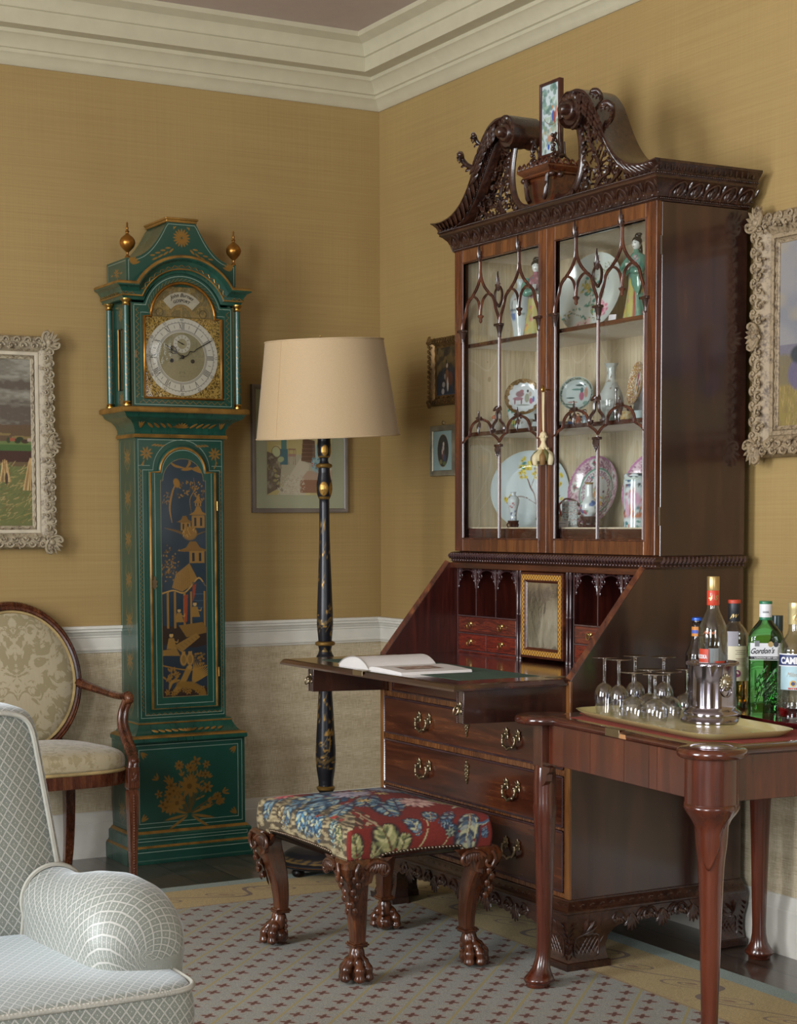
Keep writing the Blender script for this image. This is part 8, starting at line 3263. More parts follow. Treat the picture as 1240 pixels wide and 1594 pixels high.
  # arms: from the oval forward, dropping in an S to the leg block
  pts = spline([(sx*.243,.185,.672),(sx*.262,.130,.660),(sx*.288,.060,.648),(sx*.304,-.010,.640),(sx*.314,-.070,.640),(sx*.318,-.110,.648)],5)
  ab = B().tube(pts,[.024 - .006*min(1,k/10) for k in range(len(pts))],8,flat=.75)
  ab.lathe([(.015,-.014),(.019,-.010),(.020,0),(.019,.010),(.015,.014)],16,(sx*.318,-.118,.636),axis='x')
  arm = ab.build('arm',M_CHAIRW,T,50)
  sp_ = spline([(sx*.316,-.112,.632),(sx*.304,-.100,.590),(sx*.298,-.108,.545),(sx*.300,-.140,.495),(sx*.300,-.185,.455),(sx*.292,-.222,.430),(sx*.286,-.228,.400)],5)
  q = B()
  for d in (-.0095,0,.0095):
   q.tube([(x + sx*d,y - abs(d)*.2,z) for x,y,z in sp_],[.0095 + .003*sin(pi*k/len(sp_)) for k in range(len(sp_))],8)
  q.ball((sx*.296,-.224,.428),(.021,.016,.014),10,7)
  q.build('arm_support',M_CHAIRW,arm,60)
 return T


make_armchair()


# ------------------------------------------------------------------ the sofa in the near left corner
def make_sofa():
 T = thing('sofa','grey green leaf patterned sofa with piped cushion and rolled arm, in front of the armchair','sofa',(0,0,0))
 M_SO = sofa_fabric()
 M_PIPE = plain('pale_rope_piping','96948a',.7,bump=.8,bscale=500)
 XL = -3.30

 def slab(name,x0,x1,y0,y1,z0,z1,r,lean=0.0,flare=0.0,nx=40,puff=.015):
  """padded block; front face towards -y"""
  b = B()
  V,UV = [],[]
  ns,nz_ = 72,40
  # cross sections in x-z rounded rectangle, swept over y
  def rr(hx,hz,r,n=ns):
   pts = []
   for i in range(n):
    a = 2*pi*i/n
    c,s_ = cos(a),sin(a)
    e = .13
    pts.append((math.copysign(abs(c)**e,c)*hx,math.copysign(abs(s_)**e,s_)*hz))
   return pts
  cx,cz = (x0 + x1)/2,(z0 + z1)/2
  hx,hz = (x1 - x0)/2,(z1 - z0)/2
  secs = [(y0 + .0 - puff,.55),(y0 - puff*.7,.80),(y0,.955),(y0 + r*.5,.99),(y0 + r,1),(y1 - r,1),(y1 - r*.3,.98),(y1,.93),(y1,.3)]
  secs = [(y0 - puff,.02),(y0 - puff*.98,.3)] + secs
  for y,k in secs:
   for px,pz in rr(hx*k,hz*k,r):
    z = cz + pz
    V.append((cx + px + (flare*(cz - z) if px > 0 else 0),y + (z - z0)*lean,z))
    UV.append((cx + px,z + (y - y0 if k >= .99 else 0)))
  m = len(secs)
  F = [(j*ns + i,j*ns + (i + 1) % ns,(j + 1)*ns + (i + 1) % ns,(j + 1)*ns + i) for j in range(m - 1) for i in range(ns)] + [tuple(range(ns)),tuple(range((m - 1)*ns,m*ns))[::-1]]
  o = b.add(V,F).build(name,M_SO,T,70)
  pat_attr(o,np.array(UV))
  # piping round the front edge
  j = 4
  P = [V[j*ns + i] for i in range(ns)]
  P = [(x,y - .004,z) for x,y,z in P]
  pb = B().tube(P,.0052,6,closed=True)
  Q = spline(P,4,True)
  for k in range(0,len(Q),2):
   pb.ball(Q[k],.0056,5,4)
  pb.build('piping',M_PIPE,o,60)
  return o
 slab('back_cushion',XL,-2.360,-3.03,-2.86,.44,.905,.05,.10,.14)
 B().box(XL,-2.40,-2.86,-2.74,.05,.84,.03).build('sofa_back',M_SO,T,60)
 pat_attr(T.children[-1],np.array([(v.co.x,v.co.z) for v in T.children[-1].data.vertices]))
 # rolled arm
 secs = [(-2.80,-2.395,.050,.585),(-2.90,-2.392,.054,.598),(-2.99,-2.388,.058,.603),(-3.03,-2.384,.063,.598),(-3.07,-2.378,.070,.592),(-3.12,-2.366,.079,.597),(-3.18,-2.350,.088,.610),(-3.24,-2.338,.094,.617),(-3.29,-2.332,.096,.613),(-3.33,-2.330,.092,.598),(-3.355,-2.330,.082,.577),(-3.370,-2.331,.066,.553),(-3.378,-2.332,.045,.53),(-3.381,-2.332,.02,.50),(-3.382,-2.332,.002,.49)]
 V,UV = [],[]
 n = 72
 dist,along = 0.0,[]
 for j,(y,cx,hw,top) in enumerate(secs):
  if j: dist += math.hypot(y - secs[j - 1][0],max(abs(hw - secs[j - 1][2]),abs(top - secs[j - 1][3])))
  along.append(dist)
 for j,(y,cx,hw,top) in enumerate(secs):
  endk = hw/.096 if j > 8 else 1
  zb = .10 if j < 9 else .10 + (.38)*(1 - endk)
  zc = top - hw*1.02
  arc = 0
  prev = None
  for i in range(n):
   t = i/n
   if t < .5:
    a = pi*(t/.5)
    x,z = cx + hw*cos(a),zc + hw*1.02*sin(a)
   elif t < .75:
    q = (t - .5)/.25
    x,z = cx - hw*(1 - .06*sin(pi*q)) ,zc + (zb - zc)*q
   else:
    q = (t - .75)/.25
    x = cx - hw + 2*hw*.84*q + (.16*2*hw)*max(0,q - .75)*4*0
    z = zb
    if q > .35:
     w = (q - .35)/.65
     x,z = cx + hw*(.78 + .22*w**2),zb + (zc - zb)*w
   V.append((x,y,z))
   if prev: arc += math.dist(prev,(x,z))
   prev = (x,z)
   UV.append((along[j],arc if j < 8 else arc*(.085/max(hw,.01))**.5))
 F = [(j*n + i,j*n + (i + 1) % n,(j + 1)*n + (i + 1) % n,(j + 1)*n + i) for j in range(len(secs) - 1) for i in range(n)] + [tuple(range(n)),tuple(range((len(secs) - 1)*n,len(secs)*n))[::-1]]
 arm = B().add(V,F).build('arm',M_SO,T,75)
 pat_attr(arm,np.array(UV))
 # piping where arm meets back
 P = [(-2.384 + .064*cos(a),-3.037,.535 + .066*sin(a)) for a in [radians(-10 + 210*k/30) for k in range(31)]] + [(-2.448,-3.035,.47)]
 B().tube(P,.0048,6).build('piping',M_PIPE,arm,60)
 # seat cushion: rounded box with crown and piping
 def cushion(x0,x1,y0,y1,z0,z1):
  nx_,ny_ = 60,40
  V,UV = [],[]
  ns = 200
  def outline(k):
   pts = []
   for i in range(ns):
    a = 2*pi*i/ns
    c,s_ = cos(a),sin(a)
    e = .16
    pts.append(((x0 + x1)/2 + math.copysign(abs(c)**e,c)*(x1 - x0)/2*k,(y0 + y1)/2 + math.copysign(abs(s_)**e,s_)*(y1 - y0)/2*k))
   return pts
  lv = [(.985,z0),(1.003,z0 + .03),(1.010,z0 + .07),(1.008,z1 - .03),(1.0,z1 - .003),(.988,z1 + .006)]
  lv += [(1 - .05*k - .012,z1 + .006 + .020*(1 - (1 - .05*k)**3)) for k in range(1,19)] + [(.01,z1 + .027)]
  for k,z in lv:
   for q,(x,y) in enumerate(outline(k)):
    V.append((x,y,z + (.0025*sin(x*60 + y*22)*(z < z1 - .01) )))
    UV.append((x + y*.0,y + (z if k > .985 else z1) ))
  m = len(lv)
  F = [(j*ns + i,j*ns + (i + 1) % ns,(j + 1)*ns + (i + 1) % ns,(j + 1)*ns + i) for j in range(m - 1) for i in range(ns)] + [tuple(range(ns))[::-1],tuple(range((m - 1)*ns,m*ns))]
  o = B().add(V,F).build('seat_cushion',M_SO,T,70)
  pat_attr(o,np.array(UV))
  P = [(x,y,z1 + .001) for x,y in outline(1.004)]
  pb = B().tube(P,.0052,6,closed=True)
  for k in range(len(P)):
   a,c = P[k],P[(k + 1) % len(P)]
   L = math.dist(a,c)
   for q in range(max(1,int(L/.007))):
    t = q/max(1,int(L/.007))
    pb.ball(tuple(a[i] + (c[i] - a[i])*t for i in range(3)),.0056,5,4)
  pb.build('piping',M_PIPE,o,60)
 cushion(XL,-2.272,-3.515,-3.385,.335,.452) if False else None
 cushion(-3.40,-2.278,-3.515,-2.95,.335,.455)
 B().box(-3.4,-2.31,-3.46,-2.80,.08,.335,.02).build('seat_base',M_SO,T,60)
 pat_attr(T.children[-1],np.array([(v.co.x,v.co.z) for v in T.children[-1].data.vertices]))
 for x in (-3.3,-2.36):
  for y in (-3.40,-2.84):
   B().lathe([(.014,0),(.017,.01),(.022,.06),(.026,.085)],16,(x,y,RUGZ)).build('leg',M_STOOL,T,50)
 return T


make_sofa()

# ------------------------------------------------------------------ the card table on the right
TBL,TRZ = (-.490,-2.795),radians(-4.2)


def make_table():
 T = thing('card_table','red brown mahogany card table with round corners and club feet, beside the bookcase','table',(TBL[0],TBL[1],0),TRZ)
 HX,HY,R = .353,.380,.078
 EX,EY = .371,.396

 def outline(R,EX,EY,n=16):
  """square with round projecting corners"""
  pts = []
  for cx,cy,a0 in ((HX,HY,0),(-HX,HY,90),(-HX,-HY,180),(HX,-HY,270)):
   # arc from the edge it meets first to the one it meets last (counter clockwise)
   da = math.degrees(math.acos(min(1,(EX - HX)/R)))
   db = math.degrees(math.acos(min(1,(EY - HY)/R)))
   s,e = (-da,90 + db) if a0 in (0,180) else (-db,90 + da)
   for k in range(n + 1):
    a = radians(a0 + s + (e - s)*k/n)
    pts.append((cx + R*cos(a),cy + R*sin(a)))
  return pts
 prof = [(-.020,.7185),(-.004,.7185),(.001,.7215),(.0035,.727),(.0035,.732),(.001,.7375),(-.004,.7405),(-.013,.7415)]
 b = B()
 rings = [[(x,y,z) for x,y in outline(R + o,EX + o,EY + o)] for o,z in prof]
 n = len(rings[0])
 V = [q for r in rings for q in r]
 F = [(j*n + i,j*n + (i + 1) % n,(j + 1)*n + (i + 1) % n,(j + 1)*n + i) for j in range(len(rings) - 1) for i in range(n)] + [tuple(range(n))[::-1],tuple(range((len(rings) - 1)*n,len(rings)*n))]
 top = b.add(V,F).build('table_top',M_TABLEX,T,40)
 # dished corners and the red cloth centre
 for sx in (-1,1):
  for sy in (-1,1):
   B().lathe([(.046,.7416),(.050,.7428),(.054,.7428),(.057,.7416)],40,(sx*HX,sy*HY,0),caps=False).build('corner_dish',M_TABLEX,top,60)
 cl = []
 for cx,cy,a0 in ((HX,HY,0),(-HX,HY,90),(-HX,-HY,180),(HX,-HY,270)):
  for k in range(13):
   a = radians(a0 + 270 - 90*k/12 + 0)
   cl.append((cx + .078*cos(a)*1.0 - (.018 if cx > 0 else -.018),cy + .078*sin(a) - (.018 if cy > 0 else -.018)))
 B().prism(cl,.7415,.7421,'z').build('red_baize',plain('red_baize','7c2a1e',.9,bump=.4,bscale=500),top,0)
 B().box(-EX - .0036,-EX - .001,-.02,.045,.722,.7423,.0008).box(-EX,-EX + .016,-.02,.045,.7412,.7424,.0005).build('brass_hinge',M_BRASSD,top,0)
 B().box(-EX - .0042,-EX - .0008,-.05,-.021,.722,.733,.001).build('pale_wood_repair',plain('pale_bare_wood','a9794f',.5),top,0)
 # aprons
 for sx in (-1,1):
  B().box(sx*(HX + .006),sx*(HX - .012),-HY + .03,HY - .03,.612,.7185,.001).build('apron',M_TABLE,T,0)
 for sy in (-1,1):
  B().box(-HX + .03,HX - .03,sy*(HY + .004),sy*(HY - .014),.612,.7185,.001).build('apron',M_TABLE,T,0)
 g = B()
 for y in (.14,-.02,-.13,-.165):
  g.box(-HX - .0066,-HX - .0055,y,y + .0016,.614,.717)
 g.build('veneer_joint',M_TABLED,T,0)
 for sx in (-1,1):
  for sy in (-1,1):
   cx,cy = sx*HX,sy*HY
   back = sy > 0 and sx < 0
   b = B()
   if not back:
    b.lathe([(.060,.6120),(.062,.614),(.062,.7185)],36,(cx,cy,0))
    b.build('corner_block',M_TABLE,T,40)
   else:
    b.box(cx - .024,cx + .024,cy - .024,cy + .024,.60,.7185,.002)
    b.build('corner_block',M_TABLED,T,30)
   # leg with a lappet at the knee, tapering to a pad foot
   lp = [(.0565,.6125),(.063,.606),(.064,.597),(.057,.584),(.046,.570),(.039,.555),(.0375,.53),(.0355,.505),(.0325,.485),(.0300,.46),(.0282,.42),(.0262,.36),(.0242,.29),(.0225,.22),(.0208,.15),(.0195,.10),(.0205,.075),(.0245,.05),(.034,.032),(.040,.024),(.041,.018),(.036,.012),(.0315,.010),(.0315,.002),(.029,0)]
   if back:
    lp = [(.026,.60),(.028,.59),(.031,.55),(.030,.50)] + [q for q in lp if q[1] < .49]
   n = 36
   V = []
   for r,z in lp:
    # foot and knee lean outwards a little
    k = max(0,(.12 - z)/.12)
    ox_,oy_ = (sx*.010*k**1.5,sy*.010*k**1.5)
    if back: ox_,oy_ = (sx*.022*k**1.5,0)
    for i in range(n):
     a = 2*pi*i/n
     V.append((cx + ox_ + r*cos(a),cy + oy_ + r*sin(a),z + .0002))
   m = len(lp)
   F = [(j*n + i,j*n + (i + 1) % n,(j + 1)*n + (i + 1) % n,(j + 1)*n + i) for j in range(m - 1) for i in range(n)] + [tuple(range(n)),tuple(range((m - 1)*n,m*n))[::-1]]
   leg = B().add(V,F).build('leg',M_TABLE,T,60)
   leg.location = (0,0,RUGZ if not (sx > 0) else 0)
   # shaped lappet laid over the top of the leg, facing outwards
   a0 = atan2(sy,sx)
   if not back:
    V,F = [],[]
    nu,nv = 26,16
    for j in range(nv + 1):
     for i in range(nu + 1):
      u = -1 + 2*i/nu
      v = j/nv
      # half width of the tongue narrows to a point with a notch at each shoulder
      low = .455 + .118*min(1,abs(u)*1.15)**1.6 + (.016 if .55 < abs(u) < .72 else 0)
      z = .606 + (low - .606)*v
      for (r1,z1),(r0,z0) in zip(lp[:-1],lp[1:]):
       if z0 <= z <= z1:
        rr = r0 + (r1 - r0)*(z - z0)/(z1 - z0)
        break
      rr += .0055*(1 - abs(u)**4)
      a = a0 + u*1.15
      V.append((cx + rr*cos(a),cy + rr*sin(a),z))
    for j in range(nv):
     for i in range(nu):
      k = j*(nu + 1) + i
      F.append((k,k + 1,k + nu + 2,k + nu + 1))
    l_ = B().add(V,F).build('knee_lappet',M_TABLE,leg,60)
    m_ = l_.modifiers.new('thick','SOLIDIFY')
    m_.thickness,m_.offset = .004,-1
   else:
    V = [(0,.600),(.045,.600),(.040,.588),(.026,.580),(.024,.562),(.012,.552),(0,.545)]
    B().prism([(cy - .02 - u,z) for u,z in V],cx - .022,cx - .004,'x').build('knee_bracket',M_TABLED,leg,30)
 return T


M_TABLED = wood('dark_table_mahogany','1f100c','3d2016','5c3423','z',.24,1.0,.4)
make_table()

ZT = .7424


def TL(x,y):
 """table frame -> world"""
 return (TBL[0] + x*cos(TRZ) - y*sin(TRZ),TBL[1] + x*sin(TRZ) + y*cos(TRZ))


def tray(name,label,cx,cy,rz,hx,hy,rim,h,mat,corner):
 def ring(o,z):
  pts = []
  for i in range(96):
   a = 2*pi*i/96
   c,s = cos(a),sin(a)
   e = corner
   pts.append((math.copysign(abs(c)**e,c)*(hx + o),math.copysign(abs(s)**e,s)*(hy + o),z))
  return pts
 R = [ring(-rim,.0005),ring(-rim + .002,.0005),ring(-.002,h - .002),ring(0,h),ring(-.002,h),ring(-rim,.0045),ring(-rim - .01,.003)]
 n = 96
 V = [q for r in R for q in r]
 F = [(j*n + i,j*n + (i + 1) % n,(j + 1)*n + (i + 1) % n,(j + 1)*n + i) for j in range(len(R) - 1) for i in range(n)] + [tuple(range(n))[::-1],tuple(range((len(R) - 1)*n,len(R)*n))]
 o = B().add(V,F).build(name,mat,None,50)
 tag(o,label,'tray',loc=(cx,cy,ZT))
 o.rotation_euler = (0,0,rz)
 return o


tray('serving_tray','pale yellow rectangular tray holding the upturned glasses and silver bucket',-.668,-2.772,radians(-6.5),.142,.335,.022,.017,plain('pale_yellow_enamel','bfb27a',.25,vary=.05,Coat_Weight=.4),.30)
tray('bottle_tray','dark red tray under the bottles on the card table',-.325,-2.800,radians(-10),.150,.255,.020,.016,plain('dark_red_lacquer','5a1418',.15,vary=.1,Coat_Weight=.6),.35)
ZTR = ZT + .0032

# ---- upturned wine glasses
M_WG = thin_glass('clear_wine_glass',(.975,.98,.985),0.02,2.4)
M_WGS = glass('clear_glass_stem',(1,1,1),0,1.45)


def wine_glass(h,rb,rf,kind):
 """standing upside down: mouth at z=0, foot on top"""
 t = thing('wine_glass','','glass',(0,0,0))
 hb = h*(.56 if kind == 'tall' else .50)
 if kind == 'tall': pr = [(.80,0),(.86,.12),(.95,.32),(1.0,.5),(.97,.66),(.80,.82),(.50,.93),(.16,1.0)]
 else: pr = [(.84,0),(.93,.15),(1.0,.36),(.98,.54),(.86,.72),(.62,.87),(.30,.97),(.12,1.0)]
 P = spline([(r*rb,z*hb) for r,z in pr],4)
 inner = [(max(.0004,r - .0011),z - (.0012 if z > hb*.6 else 0)) for r,z in P][::-1]
 B().lathe(P + inner,40,caps=False).build('bowl',M_WG,t,80)
 B().lathe([(.005,hb - .003),(.0042,hb + .006),(.0034,hb + .02),(.0034,h - .014),(.005,h - .005),(.008,h - .003)],20).build('stem',M_WGS,t,80)
 B().lathe([(.004,h - .0045),(rf*.5,h - .0028),(rf*.97,h - .0016),(rf,h - .0008),(rf*.97,h),(.002,h)],44).tube([(rf*cos(k*2*pi/44),rf*sin(k*2*pi/44),h - .0012) for k in range(44)],.0011,6,closed=True).build('foot',M_WG,t,80)
 return t


G = [('tall',-.691,-2.487,.154,'upturned wine glass at the far left end of the yellow tray'),('tall',-.698,-2.560,.150,'second tall upturned wine glass from the left end of the yellow tray'),
  ('tall',-.585,-2.480,.149,'tall upturned wine glass standing behind the two leftmost glasses'),('tall',-.545,-2.552,.147,'tall upturned wine glass behind the round ones, nearest the bookcase side'),
  ('round',-.717,-2.648,.126,'round upturned glass at the near edge of the tray, leftmost of the round ones'),('round',-.705,-2.722,.125,'round upturned glass in front of the group, middle of the near edge'),
  ('round',-.633,-2.685,.122,'round upturned glass directly left of the silver bucket'),('round',-.628,-2.600,.120,'round upturned glass in the middle of the cluster on the yellow tray'),('round',-.535,-2.640,.118,'round upturned glass half hidden behind the silver bucket')]
protos = {'tall': wine_glass(.150,.0265,.0315,'tall'),'round': wine_glass(.124,.0345,.0325,'round')}
used = set()
for kind,x,y,h,lb in G:
 g = protos[kind]
 if kind in used:
  g = copy_tree(g,(x,y,ZTR),0,lb)
 used.add(kind)
 g.location = (x,y,ZTR)
 g['label'] = lb
 g['group'] = 'upturned wine glasses on the yellow tray'
 g.rotation_euler = (0,0,x*9)

# ---- silver bucket with lion masks
CAMA = radians(-131)
SB = thing('silver_bucket','old silver bottle bucket with lion mask ring handles on the yellow tray','bucket',(-.572,-2.785,ZTR))
B().lathe([(.076,0),(.079,.002),(.079,.006),(.074,.010),(.072,.014),(.071,.016),(.0725,.020),(.072,.026),(.067,.033),(.0625,.036),(.061,.040),(.0605,.046),(.0600,.10),(.0600,.142),(.0615,.146),(.0615,.150),(.0585,.151),(.0575,.146),(.0575,.05),(.054,.012),(.002,.011)],64,caps=True).build('bucket_body',M_SILVER,SB,40)
rm = B().tube([(.0615*cos(2*pi*k/64),.0615*sin(2*pi*k/64),.150) for k in range(64)],.0036,7,closed=True)
for k in range(84):
 a = 2*pi*k/84
 rm.tube([(.0605*cos(a),.0605*sin(a),.1535),(.065*cos(a + .03),.065*sin(a + .03),.151),(.0650*cos(a + .055),.0650*sin(a + .055),.1465)],.0020,5)
rm.build('gadrooned_rim',M_SILVER,SB,60)
for a0 in (CAMA + radians(36),CAMA + radians(216)):
 def LP(u,v,o=0): return ((.0605 + o)*cos(a0 + u/.0605),(.0605 + o)*sin(a0 + u/.0605),.105 + v)
 ms = B()
 ms.at(LP(0,0,.002),a0).ball((0,0,0),(.007,.0125,.0150),14,10)
 ms.ball((.006,0,-.003),(.006,.0055,.006),10,7).ball((.006,-.005,.004),(.003,.003,.0022),8,5).ball((.006,.005,.004),(.003,.003,.0022),8,5).ball((.005,0,-.010),(.005,.006,.003),8,5)
 ms.home()
 for ringk in (0,1):
  for k in range(16):
   a = 2*pi*(k + ringk*.5)/16
   r0,r1 = (.0095,.0165) if ringk == 0 else (.012,.0205)
   ms.leaf(LP(cos(a)*r0,sin(a)*r0*1.15,.003),LP(cos(a + .2)*r1,sin(a + .2)*r1*1.1,.0025 - ringk*.001),.0065,(cos(a0),sin(a0),0),.003,4)
 ms.build('lion_mask',plain('antique_silver_chased','8f8876',.3,1.0,.3,400,vary=.3),SB,70)
 B().tube([LP(sin(t)*.0125,-.022 - cos(t)*.0135,.006 - .001*cos(t)) for t in [k*2*pi/26 for k in range(26)]],.0019,8,closed=True).build('ring_handle',M_SILVER,SB,70)


# ---- bottles
def bottle_mat(name,col,rough=0.0):
 return glass(name,lin(col),rough,1.48)


def arc_label(name,r,ac,w,z0,z1,mat,parent,n=18,off=.0006):
 b = B()
 V = []
 for i in range(n + 1):
  a = ac + (-.5 + i/n)*w/r
  for rr in (r + off,r + off - .0005):
   for z in (z0,z1): V.append((rr*cos(a),rr*sin(a),z))
 F = []
 for i in range(n):
  k = i*4
  F += [(k,k + 4,k + 5,k + 1),(k + 2,k + 3,k + 7,k + 6),(k,k + 2,k + 6,k + 4),(k + 1,k + 5,k + 7,k + 3)]
 F += [(0,1,3,2),(n*4,n*4 + 2,n*4 + 3,n*4 + 1)]
 b.add(V,F)
 return b.build(name,mat,parent,60)


def wrap_text(name,txt,size,mat,parent,r,ac,zc,shear=0,bold=0,width=None,off=.0011):
 return letters(name,txt,size,mat,parent,lambda x,y: ((r + off)*cos(ac + x/r),(r + off)*sin(ac + x/r),zc + y),shear,bold,width)


def wrap_lines(parent,r,ac,w,zs,mat,name='small_print',h=.0012,off=.0009):
 b = B()
 rs = random.Random(int(abs(r)*1e5))
 for z in zs:
  ww = w*rs.uniform(.6,1)
  V = []
  for i in range(7):
   a = ac + (-.5 + i/6)*ww/r
   V += [((r + off)*cos(a),(r + off)*sin(a),z),((r + off)*cos(a),(r + off)*sin(a),z + h)]
  b.add(V,[(2*i,2*i + 2,2*i + 3,2*i + 1) for i in range(6)])
 return b.build(name,mat,parent,0)


def hollow(prof,th=.0025,zb=.006):
 """bottle wall: outer profile then back down the inside"""
 inn = [(max(.002,r - th),max(z,zb)) for r,z in prof if z > zb][::-1]
 return prof + inn + [(.001,zb)]


RED,WHT = plain('label_red','b23a22',.5),plain('label_white','cfcfd2',.5,vary=.02)
CRM,NAV = plain('label_cream','cdc4a8',.5,vary=.03),plain('label_navy','1e2c5c',.4)
BLK,PBL = plain('label_black','1b1d22',.45),plain('label_pale_blue','9fbcc4',.5)
GLD = plain('gold_foil','b39a68',.32,.8,.1,200)
GRC,PUR = plain('cap_green','1f6a4a',.35),plain('label_plum','7a2a55',.5)
M_CLEAR = thin_glass('clear_bottle_glass',(.93,.95,.94),0.0,1.6)

# clear vodka bottle standing in the bucket
b = thing('vodka_bottle','tall clear spirit bottle with gold cap and red neck band, in the silver bucket','bottle',(-.572,-2.785,ZTR + .0115))
pf = spline([(.034,0),(.0370,.004),(.0370,.05),(.0370,.19),(.0365,.213),(.033,.233),(.024,.255),(.0165,.272),(.0142,.29),(.0135,.335)],4)
B().lathe(hollow(pf),48,caps=False).build('bottle_glass',M_CLEAR,b,80)
B().lathe([(.0335,.007),(.0340,.02),(.0340,.185),(.002,.185)],40).build('clear_spirit',thin_glass('clear_liquid',(.90,.91,.92),0,1.2),b,60)
B().lathe([(.0152,.322),(.0158,.324),(.0158,.356),(.0148,.358),(.002,.358)],36).build('gold_cap',GLD,b,50)
B().lathe([(.0152,.285),(.0156,.286),(.0156,.322),(.0150,.323)],36,caps=False).build('red_neck_band',plain('neck_band_red','b8371f',.35,Coat_Weight=.4),b,50)
for k,(dx,s) in enumerate(((-.006,'4'),(.009,'S'))):
 wrap_text('gilt_mark',s,.016,GLD,b,.0156,CAMA + dx/.0156,.299,.3,.0008)
l1 = CAMA - radians(37)
arc_label('red_label',.037,l1,.030,.142,.176,RED,b)
wrap_text('label_word','VODKA',.0135,WHT,b,.037,l1 - .10,.152,0,.0006,.030)
arc_label('white_label',.037,l1,.030,.112,.142,WHT,b)
l2 = CAMA + radians(32)
arc_label('white_label',.037,l2,.028,.112,.143,WHT,b)
arc_label('red_band',.037,l2,.028,.134,.146,RED,b,off=.0009)
wrap_lines(b,.037,l1,.022,[.120,.126],BLK)
wrap_text('glass_lettering','Anno',.013,plain('orange_glass_print','b5643a',.5),b,.0345,CAMA - .25,.214,.3,.0004,None,.0012)
arc_label('pale_back_label',.0335,CAMA + radians(5),.026,.11,.178,plain('grey_back_label','8f9094',.6),b)
# whisky bottle
b = thing('whisky_bottle','whisky bottle with a red topped black cap and cream label, behind the silver bucket','bottle',(-.315,-2.563,ZTR))
pf = spline([(.034,0),(.0365,.004),(.0365,.06),(.0365,.192),(.034,.208),(.026,.222),(.0175,.232),(.0148,.245),(.014,.285)],4)
B().lathe(hollow(pf),44,caps=False).build('bottle_glass',M_CLEAR,b,80)
B().lathe([(.033,.007),(.0336,.015),(.0336,.105),(.002,.105)],40).build('amber_spirit',bottle_mat('amber_liquid','e8b04a'),b,60)
B().lathe([(.0160,.238),(.0166,.240),(.0160,.262),(.0166,.264),(.0166,.286),(.0160,.288),(.002,.288)],36).build('black_cap',BLK,b,50)
B().lathe([(.0168,.2865),(.0170,.288),(.0170,.2945),(.0162,.296),(.002,.296)],36).build('red_cap_top',RED,b,50)
wrap_text('gilt_signature','JW',.014,GLD,b,.0166,CAMA,.248,.5,.0005)
arc_label('cream_label',.0366,CAMA + .35,.058,.078,.172,CRM,b)
wrap_lines(b,.0366,CAMA + .55,.034,[.160,.155,.150,.138,.134,.130,.126,.122,.118],plain('label_brown_print','6a4a3a',.6))
pl = B()
V = [((.0378)*cos(CAMA + .25 + .010*cos(t)/.0366),(.0378)*sin(CAMA + .25 + .010*cos(t)/.0366),.098 + .010*sin(t)) for t in [k*2*pi/20 for k in range(20)]]
pl.add(V,[tuple(range(20))]).build('plum_seal',PUR,b,0)
arc_label('grey_label',.0366,CAMA - .1,.03,.172,.212,plain('grey_shield','8d8a90',.5),b,off=.0007)
# beer bottle
b = thing('beer_bottle','dark brown beer bottle with a blue crown cap, half hidden behind the clear bottle','bottle',(-.385,-2.492,ZTR))
pf = spline([(.028,0),(.031,.004),(.031,.05),(.031,.135),(.029,.152),(.019,.178),(.0142,.20),(.0135,.23),(.0140,.236),(.0128,.243)],4)
B().lathe(pf,40).build('bottle_glass',plain('dark_brown_glass','1d120d',.06,Coat_Weight=.6),b,80)
B().lathe([(.0150,.2385),(.0155,.240),(.0145,.2455),(.010,.2475),(.002,.248)],28).build('crown_cap',plain('crown_blue','2a55b0',.3,.3),b,50)
arc_label('orange_neck_label',.0150,CAMA - .4,.020,.196,.222,plain('orange_print','b5732a',.5),b,off=.0016)
arc_label('blue_neck_label',.0150,CAMA - .4,.018,.204,.213,plain('blue_print','3a4fa0',.5),b,off=.0019)
arc_label('grey_body_label',.031,CAMA - .3,.03,.10,.13,plain('silver_print','7d8088',.4),b)


# gin bottle: flattened green glass
def flat_bottle(lv,n=56):
 V = []
 for z,hx,hy,e in lv:
  for i in range(n):
   a = 2*pi*i/n
   c,s = cos(a),sin(a)
   V.append((math.copysign(abs(c)**e,c)*hx,math.copysign(abs(s)**e,s)*hy,z))
 m = len(lv)
 return V,[(j*n + i,j*n + (i + 1) % n,(j + 1)*n + (i + 1) % n,(j + 1)*n + i) for j in range(m - 1) for i in range(n)] + [tuple(range(n))[::-1],tuple(range((m - 1)*n,m*n))]


GB = thing('gin_bottle','flat shouldered green gin bottle with a white label and white and green cap','bottle',(-.300,-2.672,ZTR),radians(-38))
lv = [(0,.040,.026,.5),(.004,.0445,.030,.45),(.06,.0450,.0305,.42),(.14,.0452,.0305,.42),(.19,.0455,.0305,.42),(.205,.044,.030,.5),(.218,.037,.0265,.6),(.232,.027,.021,.75),(.243,.0185,.017,.9),(.252,.0155,.0150,1),(.27,.0145,.0145,1),(.285,.0145,.0145,1)]
lv = [tuple(q) for q in spline(lv,3)]
Vv,Ff = flat_bottle(lv)
green = NT('green_bottle_glass')
green.set(Base_Color=(.16,.62,.16),Transmission_Weight=1.0,Roughness=.015,IOR=1.45,Coat_Weight=.3)
B().add(Vv,Ff).build('bottle_glass',green.m,GB,80)
cp = B().lathe([(.0165,.246),(.0168,.247),(.0168,.262),(.0163,.264),(.0168,.266),(.0168,.288),(.0162,.290),(.002,.290)],36).build('white_cap',WHT,GB,50)
B().lathe([(.0170,.2885),(.0172,.290),(.0172,.2945),(.0165,.296),(.002,.296)],36).build('green_cap_top',GRC,cp,50)
B().lathe([(.0169,.246),(.0172,.247),(.0172,.2525),(.0169,.2535)],36,caps=False).build('green_cap_band',GRC,cp,50)
